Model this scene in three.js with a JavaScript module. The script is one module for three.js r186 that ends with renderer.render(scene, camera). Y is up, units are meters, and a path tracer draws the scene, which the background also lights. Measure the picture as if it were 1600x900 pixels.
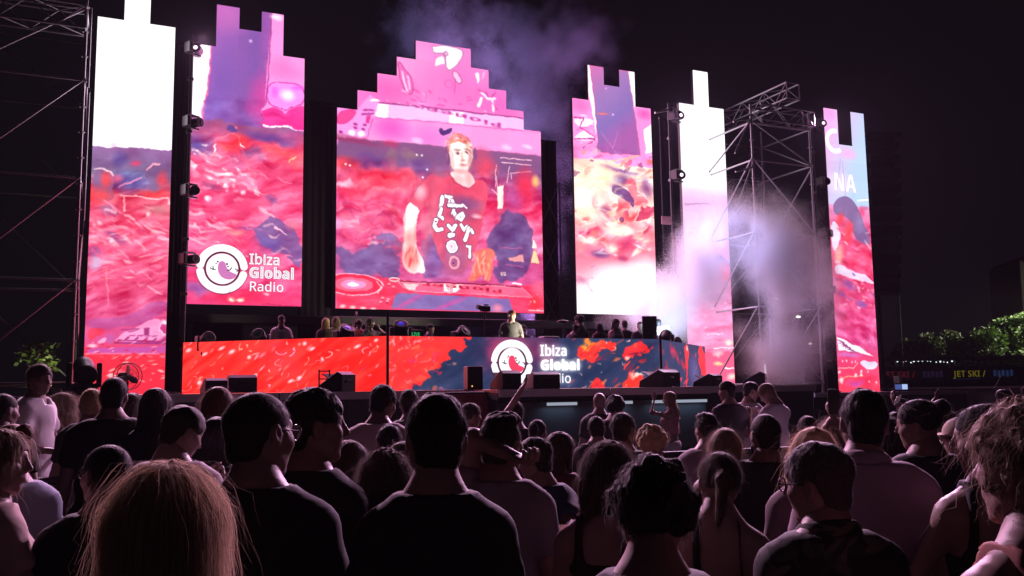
import * as THREE from 'three';
import { mergeGeometries } from 'three/addons/utils/BufferGeometryUtils.js';
import { RoundedBoxGeometry } from 'three/addons/geometries/RoundedBoxGeometry.js';
import { RectAreaLightUniformsLib } from 'three/addons/lights/RectAreaLightUniformsLib.js';
RectAreaLightUniformsLib.init();

// ---------------------------------------------------------------- camera, night sky, exposure
const scene = new THREE.Scene();
const renderer = new THREE.WebGLRenderer({ antialias: true });
renderer.toneMapping = THREE.LinearToneMapping;
renderer.toneMappingExposure = 1.0;
renderer.shadowMap.enabled = true;
const camera = new THREE.PerspectiveCamera(36.29, 16 / 9, 0.1, 600);
camera.position.set(-7.478, 1.75, 20.603);
camera.rotation.order = 'YXZ';
camera.rotation.set(0.11273, -0.42497, -0.0139);
scene.background = new THREE.Color().setRGB(0.0026, 0.0021, 0.0034);   // night sky

// light that the LED walls throw on the place (one area light just in front of each glowing face)
function screenLight(x, y, z, w, h, rgb, power, yaw = 0) {
  const l = new THREE.RectAreaLight(new THREE.Color().setRGB(...rgb), power, w, h);
  l.position.set(x + Math.sin(yaw) * 0.06, y, z + Math.cos(yaw) * 0.06);
  l.lookAt(x + Math.sin(yaw) * 5, y, z + Math.cos(yaw) * 5);
  l.name = 'led_wall_light';
  scene.add(l);
}
const GAIN = 6.0;
screenLight(0, 6.6, 0, 5.4, 6.6, [0.95, 0.3, 0.66], GAIN * 0.85);
screenLight(-4.86, 6.6, 0.31, 2.4, 6.4, [0.9, 0.3, 0.68], GAIN * 0.85);
screenLight(4.82, 6.6, 0.31, 2.4, 6.4, [1.0, 0.52, 0.82], GAIN * 1.2);
screenLight(-7.28, 7.6, 1.25, 1.5, 3.6, [1.0, 0.8, 0.97], GAIN * 1.0);
screenLight(-7.28, 3.7, 1.25, 1.5, 4.0, [0.9, 0.2, 0.32], GAIN * 0.5);
screenLight(7.12, 7.2, 1.25, 1.5, 4.4, [1.0, 0.88, 0.97], GAIN * 0.35);
screenLight(7.12, 3.2, 1.25, 1.5, 3.0, [1.0, 0.5, 0.7], GAIN * 0.25);
screenLight(11.12, 5.4, 2.46, 1.5, 7.6, [0.95, 0.36, 0.66], GAIN * 0.8);
screenLight(0, 2.2, 5.0, 5.8, 0.95, [0.6, 0.2, 0.26], GAIN * 0.35);
screenLight(-4.6, 2.2, 3.575, 4.2, 0.95, [1.0, 0.12, 0.1], GAIN * 0.35, -0.713);
screenLight(4.6, 2.2, 3.575, 4.2, 0.95, [0.6, 0.13, 0.17], GAIN * 0.3, 0.713);

// moving lights at the tops of the poles aimed over the audience
for (const [x, y, z, tx, tz, c, p] of [[-6.0, 9.2, 1.6, -6.5, 16, [1, 0.55, 0.86], 1000], [6.2, 9.1, 1.6, -3, 15, [1, 0.55, 0.92], 1000], [10.3, 9.1, 2.7, 0, 14, [1, 0.52, 0.88], 860]]) {
  const s = new THREE.SpotLight(new THREE.Color().setRGB(...c), p, 0, 0.42, 0.8);
  s.position.set(x, y, z); s.target.position.set(tx, 1.5, tz); s.shadow.radius = 5; s.castShadow = true; s.name = 'moving_head_beam'; scene.add(s, s.target);
}
// wash lights of the mixing tower behind the audience (the tower itself is built with the gear)
for (const [x, y, z] of [[-13.5, 6.2, 37.0], [-6.5, 6.2, 38.5]]) {
  const l = new THREE.RectAreaLight(rgbLight(0.7, 0.5, 0.95), 1.2, 2.4, 0.5);
  l.position.set(x, y, z - 0.1); l.lookAt(-2, 2.2, 8); l.name = 'wash_light'; scene.add(l);
}
function rgbLight(r, g, b) { return new THREE.Color().setRGB(r, g, b); }

// ---------------------------------------------------------------- helpers
let seed = 7;
const rnd = () => { seed = (seed + 0x6d2b79f5) | 0; let t = Math.imul(seed ^ (seed >>> 15), 1 | seed); t = (t + Math.imul(t ^ (t >>> 7), 61 | t)) ^ t; return ((t ^ (t >>> 14)) >>> 0) / 4294967296; };
const rr = (a, b) => a + (b - a) * rnd();
const V = (x, y, z) => new THREE.Vector3(x, y, z);
const taken = {};
function numbered(n) { taken[n] = (taken[n] ?? -1) + 1; return taken[n] ? n + '_' + String(taken[n]).padStart(3, '0') : n; }
const rgb = (r, g, b) => new THREE.Color().setRGB(r, g, b);
const std = (r, g, b, roughness = 0.8, metalness = 0, more = {}) => new THREE.MeshStandardMaterial({ color: rgb(r, g, b), roughness, metalness, ...more });
function tag(o, label, category, group) { o.userData.label = label; o.userData.category = category; if (group) o.userData.group = group; return o; }
function mesh(name, geo, mat, parent) {
  const m = new THREE.Mesh(Array.isArray(geo) ? (geo.length > 1 ? mergeGeometries(geo.map((g) => clean(g))) : geo[0]) : geo, mat);
  m.castShadow = m.receiveShadow = true;
  m.name = parent && parent !== scene ? name : numbered(name);
  (parent || scene).add(m);
  return m;
}
const clean = (g) => { const o = g.index ? g.toNonIndexed() : g; for (const k of Object.keys(o.attributes)) if (!['position', 'normal', 'uv'].includes(k)) o.deleteAttribute(k); if (!o.attributes.uv) o.setAttribute('uv', new THREE.BufferAttribute(new Float32Array(o.attributes.position.count * 2), 2)); return o; };
function thing(name, label, category, pos = [0, 0, 0], turn = 0, group) {
  const g = new THREE.Group();
  g.name = numbered(name); g.position.set(...pos); g.rotation.y = turn; scene.add(g);
  return tag(g, label, category, group);
}
function structure(name, geo, mat) { const m = mesh(name, geo, mat); m.userData.kind = 'structure'; return m; }
const box = (w, h, d, x = 0, y = 0, z = 0) => new THREE.BoxGeometry(w, h, d).translate(x, y, z);
const rbox = (w, h, d, x = 0, y = 0, z = 0, r = 0.02) => new RoundedBoxGeometry(w, h, d, 2, Math.min(r, w * 0.45, h * 0.45, d * 0.45)).translate(x, y, z);
function bar(a, b, r, seg = 7) {           // round bar between two points
  const d = b.clone().sub(a), g = new THREE.CylinderGeometry(r, r, d.length(), seg, 1);
  g.applyQuaternion(new THREE.Quaternion().setFromUnitVectors(V(0, 1, 0), d.clone().normalize()));
  return g.translate((a.x + b.x) / 2, (a.y + b.y) / 2, (a.z + b.z) / 2);
}
// value noise
const HS = new Float32Array(4096); for (let i = 0; i < 4096; i++) HS[i] = rnd();
const hash3 = (x, y, z) => HS[(Math.imul(x, 73856093) ^ Math.imul(y, 19349663) ^ Math.imul(z, 83492791)) & 4095];
function noise(x, y, z) {
  const X = Math.floor(x), Y = Math.floor(y), Z = Math.floor(z); let a = x - X, b = y - Y, c = z - Z;
  a = a * a * (3 - 2 * a); b = b * b * (3 - 2 * b); c = c * c * (3 - 2 * c);
  const l = (p, q, t) => p + (q - p) * t;
  return l(l(l(hash3(X, Y, Z), hash3(X + 1, Y, Z), a), l(hash3(X, Y + 1, Z), hash3(X + 1, Y + 1, Z), a), b),
    l(l(hash3(X, Y, Z + 1), hash3(X + 1, Y, Z + 1), a), l(hash3(X, Y + 1, Z + 1), hash3(X + 1, Y + 1, Z + 1), a), b), c);
}
const fbm = (x, y, z, o = 4) => { let s = 0, w = 0.5; for (let i = 0; i < o; i++) { s += w * noise(x, y, z); x = x * 2.03 + 3.1; y = y * 2.03 + 1.7; z = z * 2.03 + 5.3; w *= 0.5; } return s; };
function noiseTexture(size, fn) {          // greyscale data texture for colour grain and relief
  const d = new Uint8Array(size * size * 4);
  for (let y = 0; y < size; y++) for (let x = 0; x < size; x++) { const v = Math.max(0, Math.min(255, fn(x / size, y / size) * 255)); d.set([v, v, v, 255], (y * size + x) * 4); }
  const t = new THREE.DataTexture(d, size, size); t.wrapS = t.wrapT = THREE.RepeatWrapping; t.magFilter = THREE.LinearFilter; t.needsUpdate = true; return t;
}

// ---------------------------------------------------------------- what the LED walls show (pictures on screens, 96 pixels a metre)
const PX = 96;
function canvas(w, h) { const c = document.createElement('canvas'); c.width = w; c.height = h; return c; }
function soft(g, x, y, rx, ry, rot, c, a = 1) {
  g.save(); g.translate(x, y); g.rotate(rot); g.scale(rx, ry);
  const q = g.createRadialGradient(0, 0, 0, 0, 0, 1);
  q.addColorStop(0, `rgba(${c},${a})`); q.addColorStop(0.5, `rgba(${c},${a * 0.62})`); q.addColorStop(1, `rgba(${c},0)`);
  g.fillStyle = q; g.fillRect(-1, -1, 2, 2); g.restore();
}
function poly(g, fill, p, stroke, lw = 2, smooth = true) {
  g.beginPath();
  const n = p.length / 2;
  if (smooth) { for (let i = 0; i < n; i++) { const j = (i + 1) % n, mx = (p[2 * i] + p[2 * j]) / 2, my = (p[2 * i + 1] + p[2 * j + 1]) / 2; if (!i) g.moveTo((p[0] + p[2 * n - 2]) / 2, (p[1] + p[2 * n - 1]) / 2); g.quadraticCurveTo(p[2 * i], p[2 * i + 1], mx, my); } }
  else for (let i = 0; i < n; i++) g[i ? 'lineTo' : 'moveTo'](p[2 * i], p[2 * i + 1]);
  g.closePath();
  if (fill) { g.fillStyle = fill; g.fill(); }
  if (stroke) { g.strokeStyle = stroke; g.lineWidth = lw; g.lineJoin = 'round'; g.stroke(); }
}
function line(g, color, lw, p) { g.strokeStyle = color; g.lineWidth = lw; g.lineCap = g.lineJoin = 'round'; g.beginPath(); for (let i = 0; i < p.length; i += 2) g[i ? 'lineTo' : 'moveTo'](p[i], p[i + 1]); g.stroke(); }
function specks(g, x0, y0, x1, y1, n, cols, len, th, ang, spread = 0.4) {
  for (let i = 0; i < n; i++) soft(g, rr(x0, x1), rr(y0, y1), len * rr(0.3, 1.3), th * rr(0.4, 1.4), ang + rr(-spread, spread), cols[(rnd() * cols.length) | 0], rr(0.35, 0.95));
}
function hooks(g, x0, y0, x1, y1, n, cols, r, ang) {       // bright curled flecks of the lava picture
  for (let i = 0; i < n; i++) {
    g.strokeStyle = `rgba(${cols[(rnd() * cols.length) | 0]},${rr(0.35, 1)})`; g.lineWidth = rr(1, 3.6); g.lineCap = 'round';
    g.save(); g.translate(rr(x0, x1), rr(y0, y1)); g.rotate(ang + rr(-0.5, 0.5)); g.scale(1, 0.5); g.beginPath(); const s = rr(0, 6.3), q = r * rr(0.4, 1.3); g.arc(0, 0, q, s, s + rr(0.8, 3.2)); g.stroke(); g.restore();
  }
}
function streaks(g, w, h, y0, y1, amp, tint, sx = 0.02, sy = 0.09, shear = 0.15, k = 0) {   // flowing water or lava
  const im = g.getImageData(0, 0, w, h), d = im.data;
  for (let y = Math.max(0, y0 | 0); y < Math.min(h, y1); y++) for (let x = 0; x < w; x++) {
    const q = fbm(x * sx + 9 * k, (y + x * shear) * sy, k * 3.7, 4) - 0.47, i = (y * w + x) * 4, f = Math.min(1, Math.min(y - y0, y1 - y) / 14);
    for (let c = 0; c < 3; c++) d[i + c] = Math.max(0, Math.min(255, d[i + c] + q * amp * tint[c] * f));
  }
  g.putImageData(im, 0, 0);
}
function warp(g, w, h, amp, sc, y0 = 0, y1 = h, k = 1) {      // lets drawn shapes run like out-of-focus video
  const im = g.getImageData(0, 0, w, h), src = new Uint8ClampedArray(im.data), d = im.data;
  for (let y = y0 | 0; y < y1; y++) for (let x = 0; x < w; x++) {
    const a = Math.min(1, Math.min(y - y0, y1 - y) / 12) * amp, X = Math.max(0, Math.min(w - 1, Math.round(x + (fbm(x * sc, y * sc, 3 + k, 4) - 0.47) * a * 2.4))), Y = Math.max(0, Math.min(h - 1, Math.round(y + (fbm(x * sc, y * sc, 31 + k, 4) - 0.47) * a * 2.4)));
    const i = (y * w + x) * 4, j = (Y * w + X) * 4; d[i] = src[j]; d[i + 1] = src[j + 1]; d[i + 2] = src[j + 2];
  }
  g.putImageData(im, 0, 0);
}
function melt(g, w, h, f) {                                // softens edges
  const c = canvas(Math.round(w / f), Math.round(h / f)), q = c.getContext('2d'); q.imageSmoothingEnabled = true; q.imageSmoothingQuality = 'high'; q.drawImage(g.canvas, 0, 0, c.width, c.height);
  g.imageSmoothingEnabled = true; g.imageSmoothingQuality = 'high'; g.drawImage(c, 0, 0, w, h);
}
function shards(g, x0, y0, x1, y1, n, cols, a, b, ang) {   // ragged flecks of colour, as in fast moving water or lava
  for (let i = 0; i < n; i++) { const x = rr(x0, x1), y = rr(y0, y1), l = a * rr(0.3, 1.4), t = b * rr(0.3, 1.3), r = ang + rr(-0.5, 0.5), c = Math.cos(r), q = Math.sin(r), p = []; for (let k = 0; k < 7; k++) { const e = k / 7 * 6.283, m = rr(0.45, 1.1), u0 = Math.cos(e) * l * m, v0 = Math.sin(e) * t * m; p.push(x + u0 * c - v0 * q, y + u0 * q + v0 * c); } poly(g, `rgba(${cols[(rnd() * cols.length) | 0]},${rr(0.25, 0.8)})`, p); }
}
function ledGrain(g, w, h) {                               // seams of the half-metre cabinets, pixel grain
  const im = g.getImageData(0, 0, w, h), d = im.data, tone = Array.from({ length: 400 }, () => 0.98 + 0.03 * rnd());
  for (let y = 0; y < h; y++) for (let x = 0; x < w; x++) { const i = (y * w + x) * 4, k = (1 + (rnd() - 0.5) * 0.07) * tone[((x / 48) | 0) + 20 * ((y / 48) | 0)] * (x % 48 === 0 || y % 48 === 0 ? 0.975 : 1); const m = (d[i] + d[i + 1] + d[i + 2]) / 3; for (let c = 0; c < 3; c++) d[i + c] = Math.min(255, 255 * Math.pow((d[i + c] * 0.965 + m * 0.02 + [5, 1, 3][c]) * k / 255, 1.16)); }
  g.putImageData(im, 0, 0);
}
function picture(w, h, draw) {
  const c = canvas(w, h), g = c.getContext('2d');
  draw(g, w, h); ledGrain(g, w, h);
  const t = new THREE.CanvasTexture(c); t.colorSpace = THREE.SRGBColorSpace; t.anisotropy = 4; return t;
}
function emblem(g, x, y, r, hole) {                        // ring broken in three with an island and a lizard-like sign inside
  g.lineWidth = r * 0.30; g.strokeStyle = '#fff';
  g.save(); g.shadowColor = 'rgba(60,20,50,.85)'; g.shadowBlur = r * 0.06; g.shadowOffsetY = r * 0.02;
  for (const [a, b] of [[-Math.PI * 0.95, -Math.PI * 0.04], [Math.PI * 0.08, Math.PI * 0.40], [Math.PI * 0.435, Math.PI * 0.95]]) { g.beginPath(); g.arc(x, y, r * 0.85, a, b); g.stroke(); }
  g.restore();
  g.fillStyle = '#fff'; g.beginPath(); g.arc(x, y, r * 0.62, 0, 7); g.fill();
  g.strokeStyle = '#2b2230'; g.lineWidth = r * 0.05; g.beginPath(); g.arc(x, y, r * 0.66, 0, 7); g.stroke();
  const P = (...p) => p.map((q, i) => (i % 2 ? y : x) + q * r);
  poly(g, hole, P(-0.12, -0.3, 0.1, -0.32, 0.16, -0.05, 0.3, 0.12, 0.6, 0.2, 0.5, 0.36, 0.3, 0.45, 0, 0.38, -0.16, 0.16, -0.18, -0.1));
  g.fillStyle = '#2b2230';
  for (const [a, b, q] of [[-0.18, -0.28, 0.035], [0.18, -0.2, 0.04], [-0.24, -0.2, 0.025], [0.22, -0.1, 0.03]]) { g.beginPath(); g.arc(x + a * r, y + b * r, q * r, 0, 7); g.fill(); }
  line(g, '#2b2230', r * 0.035, P(-0.46, -0.02, -0.36, 0.04, -0.26, 0.05)); line(g, '#2b2230', r * 0.03, P(-0.36, -0.1, -0.34, 0.04));
  line(g, '#2b2230', r * 0.035, P(0.2, 0.05, 0.3, 0.04, 0.36, -0.06)); line(g, '#2b2230', r * 0.03, P(0.5, -0.02, 0.62, 0.04, 0.56, 0.08));
}
function words3(g, x, y, s, glow) {
  g.save(); g.fillStyle = '#fff'; g.shadowColor = glow || 'rgba(60,20,50,.9)'; g.shadowBlur = glow ? s * 0.35 : s * 0.1;
  g.font = `${s * 1.04}px sans-serif`; g.lineWidth = s * 0.045; g.strokeStyle = '#fff';
  g.fillText('Ibiza', x, y); g.strokeText('Ibiza', x, y);
  g.font = `bold ${s * 1.06}px sans-serif`; g.fillText('Global', x, y + s * 1.02); g.lineWidth = s * 0.05; g.strokeText('Global', x, y + s * 1.02);
  g.font = `${s}px sans-serif`; g.fillText('Radio', x, y + s * 2.02);
  g.restore();
}
function tilted(g, text, x, y, size, turn, sx, color) { g.save(); g.translate(x, y); g.rotate(turn); g.scale(sx, 1); g.font = `bold ${size}px sans-serif`; g.fillStyle = color; g.textAlign = 'center'; g.fillText(text, 0, 0); g.restore(); }

// centre screen: a man with headphones behind the decks, over a second picture of the decks
const mainPicture = picture(528, 662, (g, w, h) => {
  g.fillStyle = '#f98fd0'; g.fillRect(0, 0, w, h);
  // upper picture
  soft(g, 165,93, 150, 120, 0, '255,170,220', 0.9); soft(g, 291,111, 150, 90, 0, '255,120,195', 0.7); soft(g, 124,133, 90, 60, 0, '246,92,178', 0.7);
  soft(g, 414,135, 80, 60, 0, '240,110,190', 0.8); soft(g, 68,177, 60, 60, 0, '250,120,200', 0.6);
  poly(g, '#f27cc2', [144,52, 165,78, 184,98, 185,140, 165,135, 150,95], '#b0468f', 2);
  line(g, '#ffe4f6', 4, [158,83, 163,112, 171,130]); line(g, '#ffe4f6', 3, [171,92, 177,126]);
  poly(g, '#fff6ff', [232,6, 243,9, 259,0, 308,3, 318,13, 312,30, 295,52, 279,66, 269,56, 271,28, 255,20, 237,27], '#9b6a9c', 2);
  poly(g, '#fff2fb', [243,36, 267,26, 269,50, 255,52, 239,62], '#d08bbb', 1.5);
  poly(g, '#f4b3d6', [263,20, 273,14, 277,23, 268,30], '#8d5f90', 1.5);
  poly(g, '#fcc4e4', [287,65, 299,63, 315,88, 303,96, 291,84], '#8f4d86', 1.8);
  g.strokeStyle = '#c765a9'; g.lineWidth = 1.5; g.beginPath(); g.arc(277,99, 10, 0, 7); g.stroke(); line(g, '#a8458e', 1.5, [293,83, 293,119]);
  line(g, '#c765a9', 1.2, [219,124, 215,152]); line(g, '#d875b5', 1.2, [348,68, 354,103, 347,127]);
  for (let i = 0; i < 26; i++) { const x = rr(150, 400), y = rr(125, 175); soft(g, x, y, rr(4, 16), rr(2, 5), rr(-0.3, 0.6), rnd() < 0.5 ? '255,225,245' : '214,60,160', 0.6); }
  poly(g, '#fff0fa', [346,60, 361,58, 356,95]); poly(g, '#f7b7de', [369,53, 379,52, 364,82]);
  line(g, '#9d3f89', 2.2, [356,103, 377,108, 385,123, 402,105]); line(g, '#ffeaf8', 6, [364,109, 381,123, 401,120]); line(g, '#ffeaf8', 7, [393,126, 397,153]); line(g, '#fff', 7, [364,125, 356,146]); line(g, '#9d3f89', 1.6, [389,130, 409,151]);
  // mixer strip with the maker's word upside down
  poly(g, '#f6c3ee', [99,168, 481,163, 483,195, 79,206], null, 0, false);
  line(g, '#8f2a7c', 2.5, [99,168, 290,164, 479,162]);
  poly(g, '#fff', [99,170, 125,170, 120,203, 92,202], null, 0, false); poly(g, '#fff', [280,169, 317,168, 316,197, 278,198], null, 0, false);
  tilted(g, 'Pioneer', 306,171, 17, Math.PI + 0.1, 3.7, '#c94fa4');
  for (let i = 0; i < 8; i++) poly(g, '#fff', [116,158, 131,160, 120,163].map((q, k) => q + (k % 2 ? i * 2.1 : i * 27)), '#a53c8d', 1);
  line(g, '#cf4fa8', 2, [79,206, 278,198, 481,195]);
  // left deck of the upper picture
  poly(g, '#f5a3e2', [0,193, 46,195, 79,150, 99,166, 72,256, 0,261], null, 0, false);
  poly(g, '#f0569f', [0,206, 32,193, 46,195, 32,220, 0,235], '#d9369a', 2);
  line(g, '#b23a97', 4, [59,201, 88,197]); line(g, '#b23a97', 4, [62,191, 86,188]); poly(g, '#e3459d', [70,203, 81,202, 77,221, 68,222], null, 0, false);
  for (const [x, y] of [[44,228], [66,226], [43,236], [63,237], [9,249]]) { g.fillStyle = '#a92f8d'; g.beginPath(); g.ellipse(x, y, 5, 2.6, 0.2, 0, 7); g.fill(); }
  for (const [x, y] of [[35,249], [58,249]]) { soft(g, x, y, 12, 10, 0, '255,255,255', 1); g.fillStyle = '#fff'; g.beginPath(); g.ellipse(x, y, 7, 6, 0, 0, 7); g.fill(); }
  line(g, '#b3419a', 2, [72,256, 85,209]); line(g, '#fff', 3, [5,259, 19,259]);
  poly(g, '#fff', [75,163, 101,158, 105,165, 79,169], '#d48cc8', 1);
  // pale pink band below the strip
  const band = [87,206, 529,196, 528,253, 279,257, 71,260];
  poly(g, '#f7a2dc', band, null, 0, false); g.save(); g.beginPath(); for (let i = 0; i < band.length; i += 2) g[i ? 'lineTo' : 'moveTo'](band[i], band[i + 1]); g.clip();
  soft(g, 131,227, 60, 40, 0, '236,95,195', 0.9); soft(g, 223,241, 70, 40, 0, '240,130,215', 0.8); soft(g, 195,251, 20, 12, 0, '255,225,250', 0.8); soft(g, 432,243, 20, 10, 0, '255,225,250', 0.8); soft(g, 490,236, 20, 7, 0.1, '255,235,252', 0.9); g.restore();
  // lower picture: dusk haze over red light
  const low = g.createLinearGradient(0, 255, 0, 560); low.addColorStop(0, '#93608f'); low.addColorStop(0.16, '#8a5f8e'); low.addColorStop(0.3, '#b64c86'); low.addColorStop(0.46, '#f4527f'); low.addColorStop(0.7, '#ee6f9c'); low.addColorStop(1, '#d8609a');
  g.fillStyle = low; g.beginPath(); g.moveTo(1,263); g.lineTo(279,257); g.lineTo(530,256); g.lineTo(w, h); g.lineTo(0, h); g.closePath(); g.fill();
  soft(g, 32,266, 90, 14, 0.1, '165,60,110', 0.9);
  soft(g, 10,319, 60, 26, 0, '255,84,92', 0.9); soft(g, 131,344, 150, 40, 0, '255,78,96', 0.95); soft(g, 72,368, 120, 45, 0, '255,95,120', 0.8); soft(g, 365,299, 40, 60, 0, '248,84,110', 0.9);
  soft(g, 137,297, 20, 30, 0, '178,140,120', 0.9); soft(g, 175,293, 34, 24, 0, '180,150,130', 0.8); soft(g, 127,264, 30, 10, 0, '205,60,110', 0.8);
  soft(g, 188,308, 80, 24, 0.3, '124,84,150', 0.9); soft(g, 88,315, 80, 22, 0, '110,74,150', 0.7);
  soft(g, 14,363, 26, 14, 0, '255,200,220', 0.9);
  streaks(g, w, h, 330, 540, 190, [0.5, 1, 0.8], 0.012, 0.07, 0.2, 1);
  specks(g, 0, 420, 190, 545, 44, ['255,170,195', '255,140,170', '250,120,150', '226,70,120'], 24, 4, 0.1);
  // purple shapes
  poly(g, 'rgba(118,100,158,.78)', [3,512, 44,535, 76,520, 98,487, 121,476, 144,481, 156,536, 158,581, 3,586]);
  poly(g, 'rgba(135,106,160,.7)', [195,495, 229,479, 263,484, 267,544, 242,584, 215,587, 201,550]); soft(g, 249,544, 40, 60, 0, '120,100,175', 0.7);
  poly(g, 'rgba(108,90,146,.8)', [385,463, 411,420, 449,404, 483,419, 505,459, 489,471, 487,582, 391,585, 399,507, 377,488]);
  shards(g, 0, 400, 200, 520, 60, ['255,190,205', '255,120,140', '236,90,130', '250,160,190', '190,70,130'], 26, 5, 0.15);
  soft(g, 56,556, 90, 50, 0, '126,104,164', 0.5); soft(g, 440,474, 60, 90, 0, '96,80,140', 0.5);
  warp(g, w, h, 20, 0.03, 262, 610, 2); streaks(g, w, h, 300, 600, 90, [0.7, 1, 0.9], 0.03, 0.05, 0.1, 3); melt(g, w, h, 1.8);
  // the man
  const skin = '#fff0ec', edge = (c, lw, p) => { g.globalAlpha = 0.55; line(g, c, lw, p); g.globalAlpha = 1; };
  // shirt: red cloth with folds
  poly(g, '#e4607c', [275,319, 233,324, 216,346, 174,396, 169,413, 202,424, 222,402, 229,479, 263,560, 312,575, 348,509, 371,409, 386,342, 343,332]);
  for (let i = 0; i < 60; i++) { const x = rr(130, 290), y = rr(330, 520); soft(g, x, y, rr(5, 16), rr(18, 50), rr(-0.35, 0.35), ['255,140,160', '205,70,105', '240,110,135', '190,80,120', '250,160,175'][(rnd() * 5) | 0], rr(0.12, 0.4)); }
  soft(g, 254,326, 34, 12, 0, '150,112,150', 0.8); soft(g, 205,377, 22, 26, 0.5, '255,205,215', 0.9); soft(g, 222,453, 24, 40, 0, '240,160,180', 0.8); soft(g, 317,395, 60, 24, 0.1, '118,92,146', 0.9); soft(g, 313,424, 50, 24, 0, '140,86,138', 0.6); soft(g, 291,536, 46, 60, 0, '172,116,160', 0.9); soft(g, 277,563, 50, 30, 0, '205,116,160', 0.7);
  edge('#a0476c', 1.6, [275,321, 229,326, 205,354, 174,396, 169,410]); edge('#b8587c', 1.4, [222,342, 219,376, 229,415]); edge('#8d4068', 1.6, [343,332, 365,333, 386,342, 397,362]);
  // arms
  poly(g, skin, [169,410, 181,402, 202,421, 202,425, 190,452, 191,508, 205,533, 213,546, 214,575, 201,573, 188,575, 174,574, 161,561, 156,536, 163,477, 159,438]);
  for (const [x, y, r] of [[163,451, 26], [162,483, 26], [159,516, 26], [188,469, 24], [188,495, 24]]) soft(g, x, y, 5, r, 0.04, '226,140,140', 0.6);
  soft(g, 176,492, 18, 34, 0, '250,150,146', 0.75); soft(g, 179,541, 28, 38, 0, '250,104,104', 0.95); for (let i = 0; i < 30; i++) soft(g, [166,529][0] + rr(0, 28), rr(515, 560), 2.5, 12, 0.1, rnd() < 0.5 ? '255,190,170' : '214,66,76', 0.6);
  poly(g, '#fb8272', [345,510, 377,501, 399,514, 388,541, 387,585, 373,588, 362,566, 344,587, 315,588, 341,557]); specks(g, 334,514, 387,579, 40, ['255,214,180', '232,76,66', '255,150,120'], 3.5, 14, 0.15, 0.25); edge('#fff0d8', 3, [350,530, 355,566]); edge('#fff0d8', 3, [366,532, 367,566]);
  // neck and head
  poly(g, skin, [286,316, 325,313, 345,335, 341,347, 323,359, 293,343, 279,327]); soft(g, 328,333, 14, 24, 0, '226,160,150', 0.6); soft(g, 303,335, 18, 14, 0.4, '236,186,178', 0.6); edge('#7e3c52', 2, [275,322, 289,347, 323,360, 343,346]);
  poly(g, skin, [275,249, 283,238, 308,230, 333,240, 340,256, 340,284, 330,305, 325,320, 303,323, 287,313, 279,293]);
  soft(g, 333,285, 8, 46, 0.12, '196,128,122', 0.75); soft(g, 307,316, 30, 9, 0, '214,150,146', 0.7); soft(g, 284,293, 9, 36, -0.1, '232,176,176', 0.7); soft(g, 299,247, 40, 12, 0, '255,250,246', 0.8);
  for (const [x, y] of [[298,264], [324,260]]) { soft(g, x, y, 12, 4, -0.06, '140,84,84', 0.85); } for (const [x, y] of [[299,272], [323,268]]) { soft(g, x, y, 9, 5, 0, '150,96,100', 0.8); soft(g, x, y, 4, 3, 0, '70,40,50', 0.95); }
  soft(g, 310,283, 5, 22, 0.1, '226,176,166', 0.8); soft(g, 313,288, 9, 4, 0, '196,124,120', 0.8); soft(g, 314,300, 15, 4, 0.05, '196,92,100', 0.9); soft(g, 314,304, 12, 3, 0, '232,176,170', 0.8);
  for (let i = 0; i < 150; i++) { const q = rr(0, 1), [x, y] = [271,250], X = x + q * 62 + rr(-4, 4), Y = y - Math.sin(q * 3.1) * 17 + rr(-12, 8) + (q < 0.1 ? rr(0, 26) : 0) + (q > 0.93 ? rr(0, 20) : 0); soft(g, X, Y, rr(4, 10), rr(1.2, 2.6), (q - 0.5) * 1.6 + rr(-0.5, 0.5), ['236,150,120', '214,110,96', '250,190,160', '170,76,74', '240,130,120'][(rnd() * 5) | 0], 0.75); }
  poly(g, '#7a4a76', [266,262, 274,263, 281,296, 274,305, 267,291]); soft(g, 271,280, 5, 22, 0, '200,140,180', 0.6); edge('#fbd3e0', 2.2, [265,260, 270,244, 286,226, 308,216]); poly(g, '#85588a', [343,251, 349,255, 349,283, 343,287]);
  poly(g, '#5c3a80', [249,214, 258,212, 261,221, 286,207, 286,219, 270,229, 254,231]);
  warp(g, w, h, 2.6, 0.06, 250, 600, 5); streaks(g, w, h, 330, 560, 46, [0.6, 1, 0.9], 0.05, 0.04, 0.2, 9); melt(g, w, h, 2.0);
  soft(g, 321,361, 120, 60, 0, '236,70,110', 0.2); soft(g, 292,469, 90, 120, 0, '150,80,130', 0.2);
  // lettering on his shirt
  const ink = (pts, lw = 7) => { line(g, '#6c4a6c', lw + 5, pts); line(g, '#fff', lw + 2, pts); };
  ink([259,383, 257,400, 253,417]); ink([268,382, 282,384, 274,405]); ink([285,391, 288,414, 285,422]); ink([274,404, 310,403], 6); line(g, '#fff', 4, [310,399, 322,407]);
  ink([257,414, 250,431, 260,437]); ink([288,415, 294,435]); ink([310,421, 295,432, 306,438, 313,427], 6); ink([243,442, 238,456, 246,468, 257,464], 8); ink([274,453, 285,463, 292,452]); ink([306,451, 315,461, 322,454], 6); ink([327,458, 318,488], 8); ink([334,460, 338,468], 6);
  poly(g, '#fff', [269,470, 293,467, 292,481, 272,488], '#5c3a60', 2);
  g.lineWidth = 9; g.strokeStyle = '#5c3a60'; g.beginPath(); g.ellipse(283,506, 12, 13, 0, 0, 7); g.stroke(); g.lineWidth = 6; g.strokeStyle = '#fff'; g.stroke(); g.fillStyle = '#f8dbe6'; g.fill();
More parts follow.
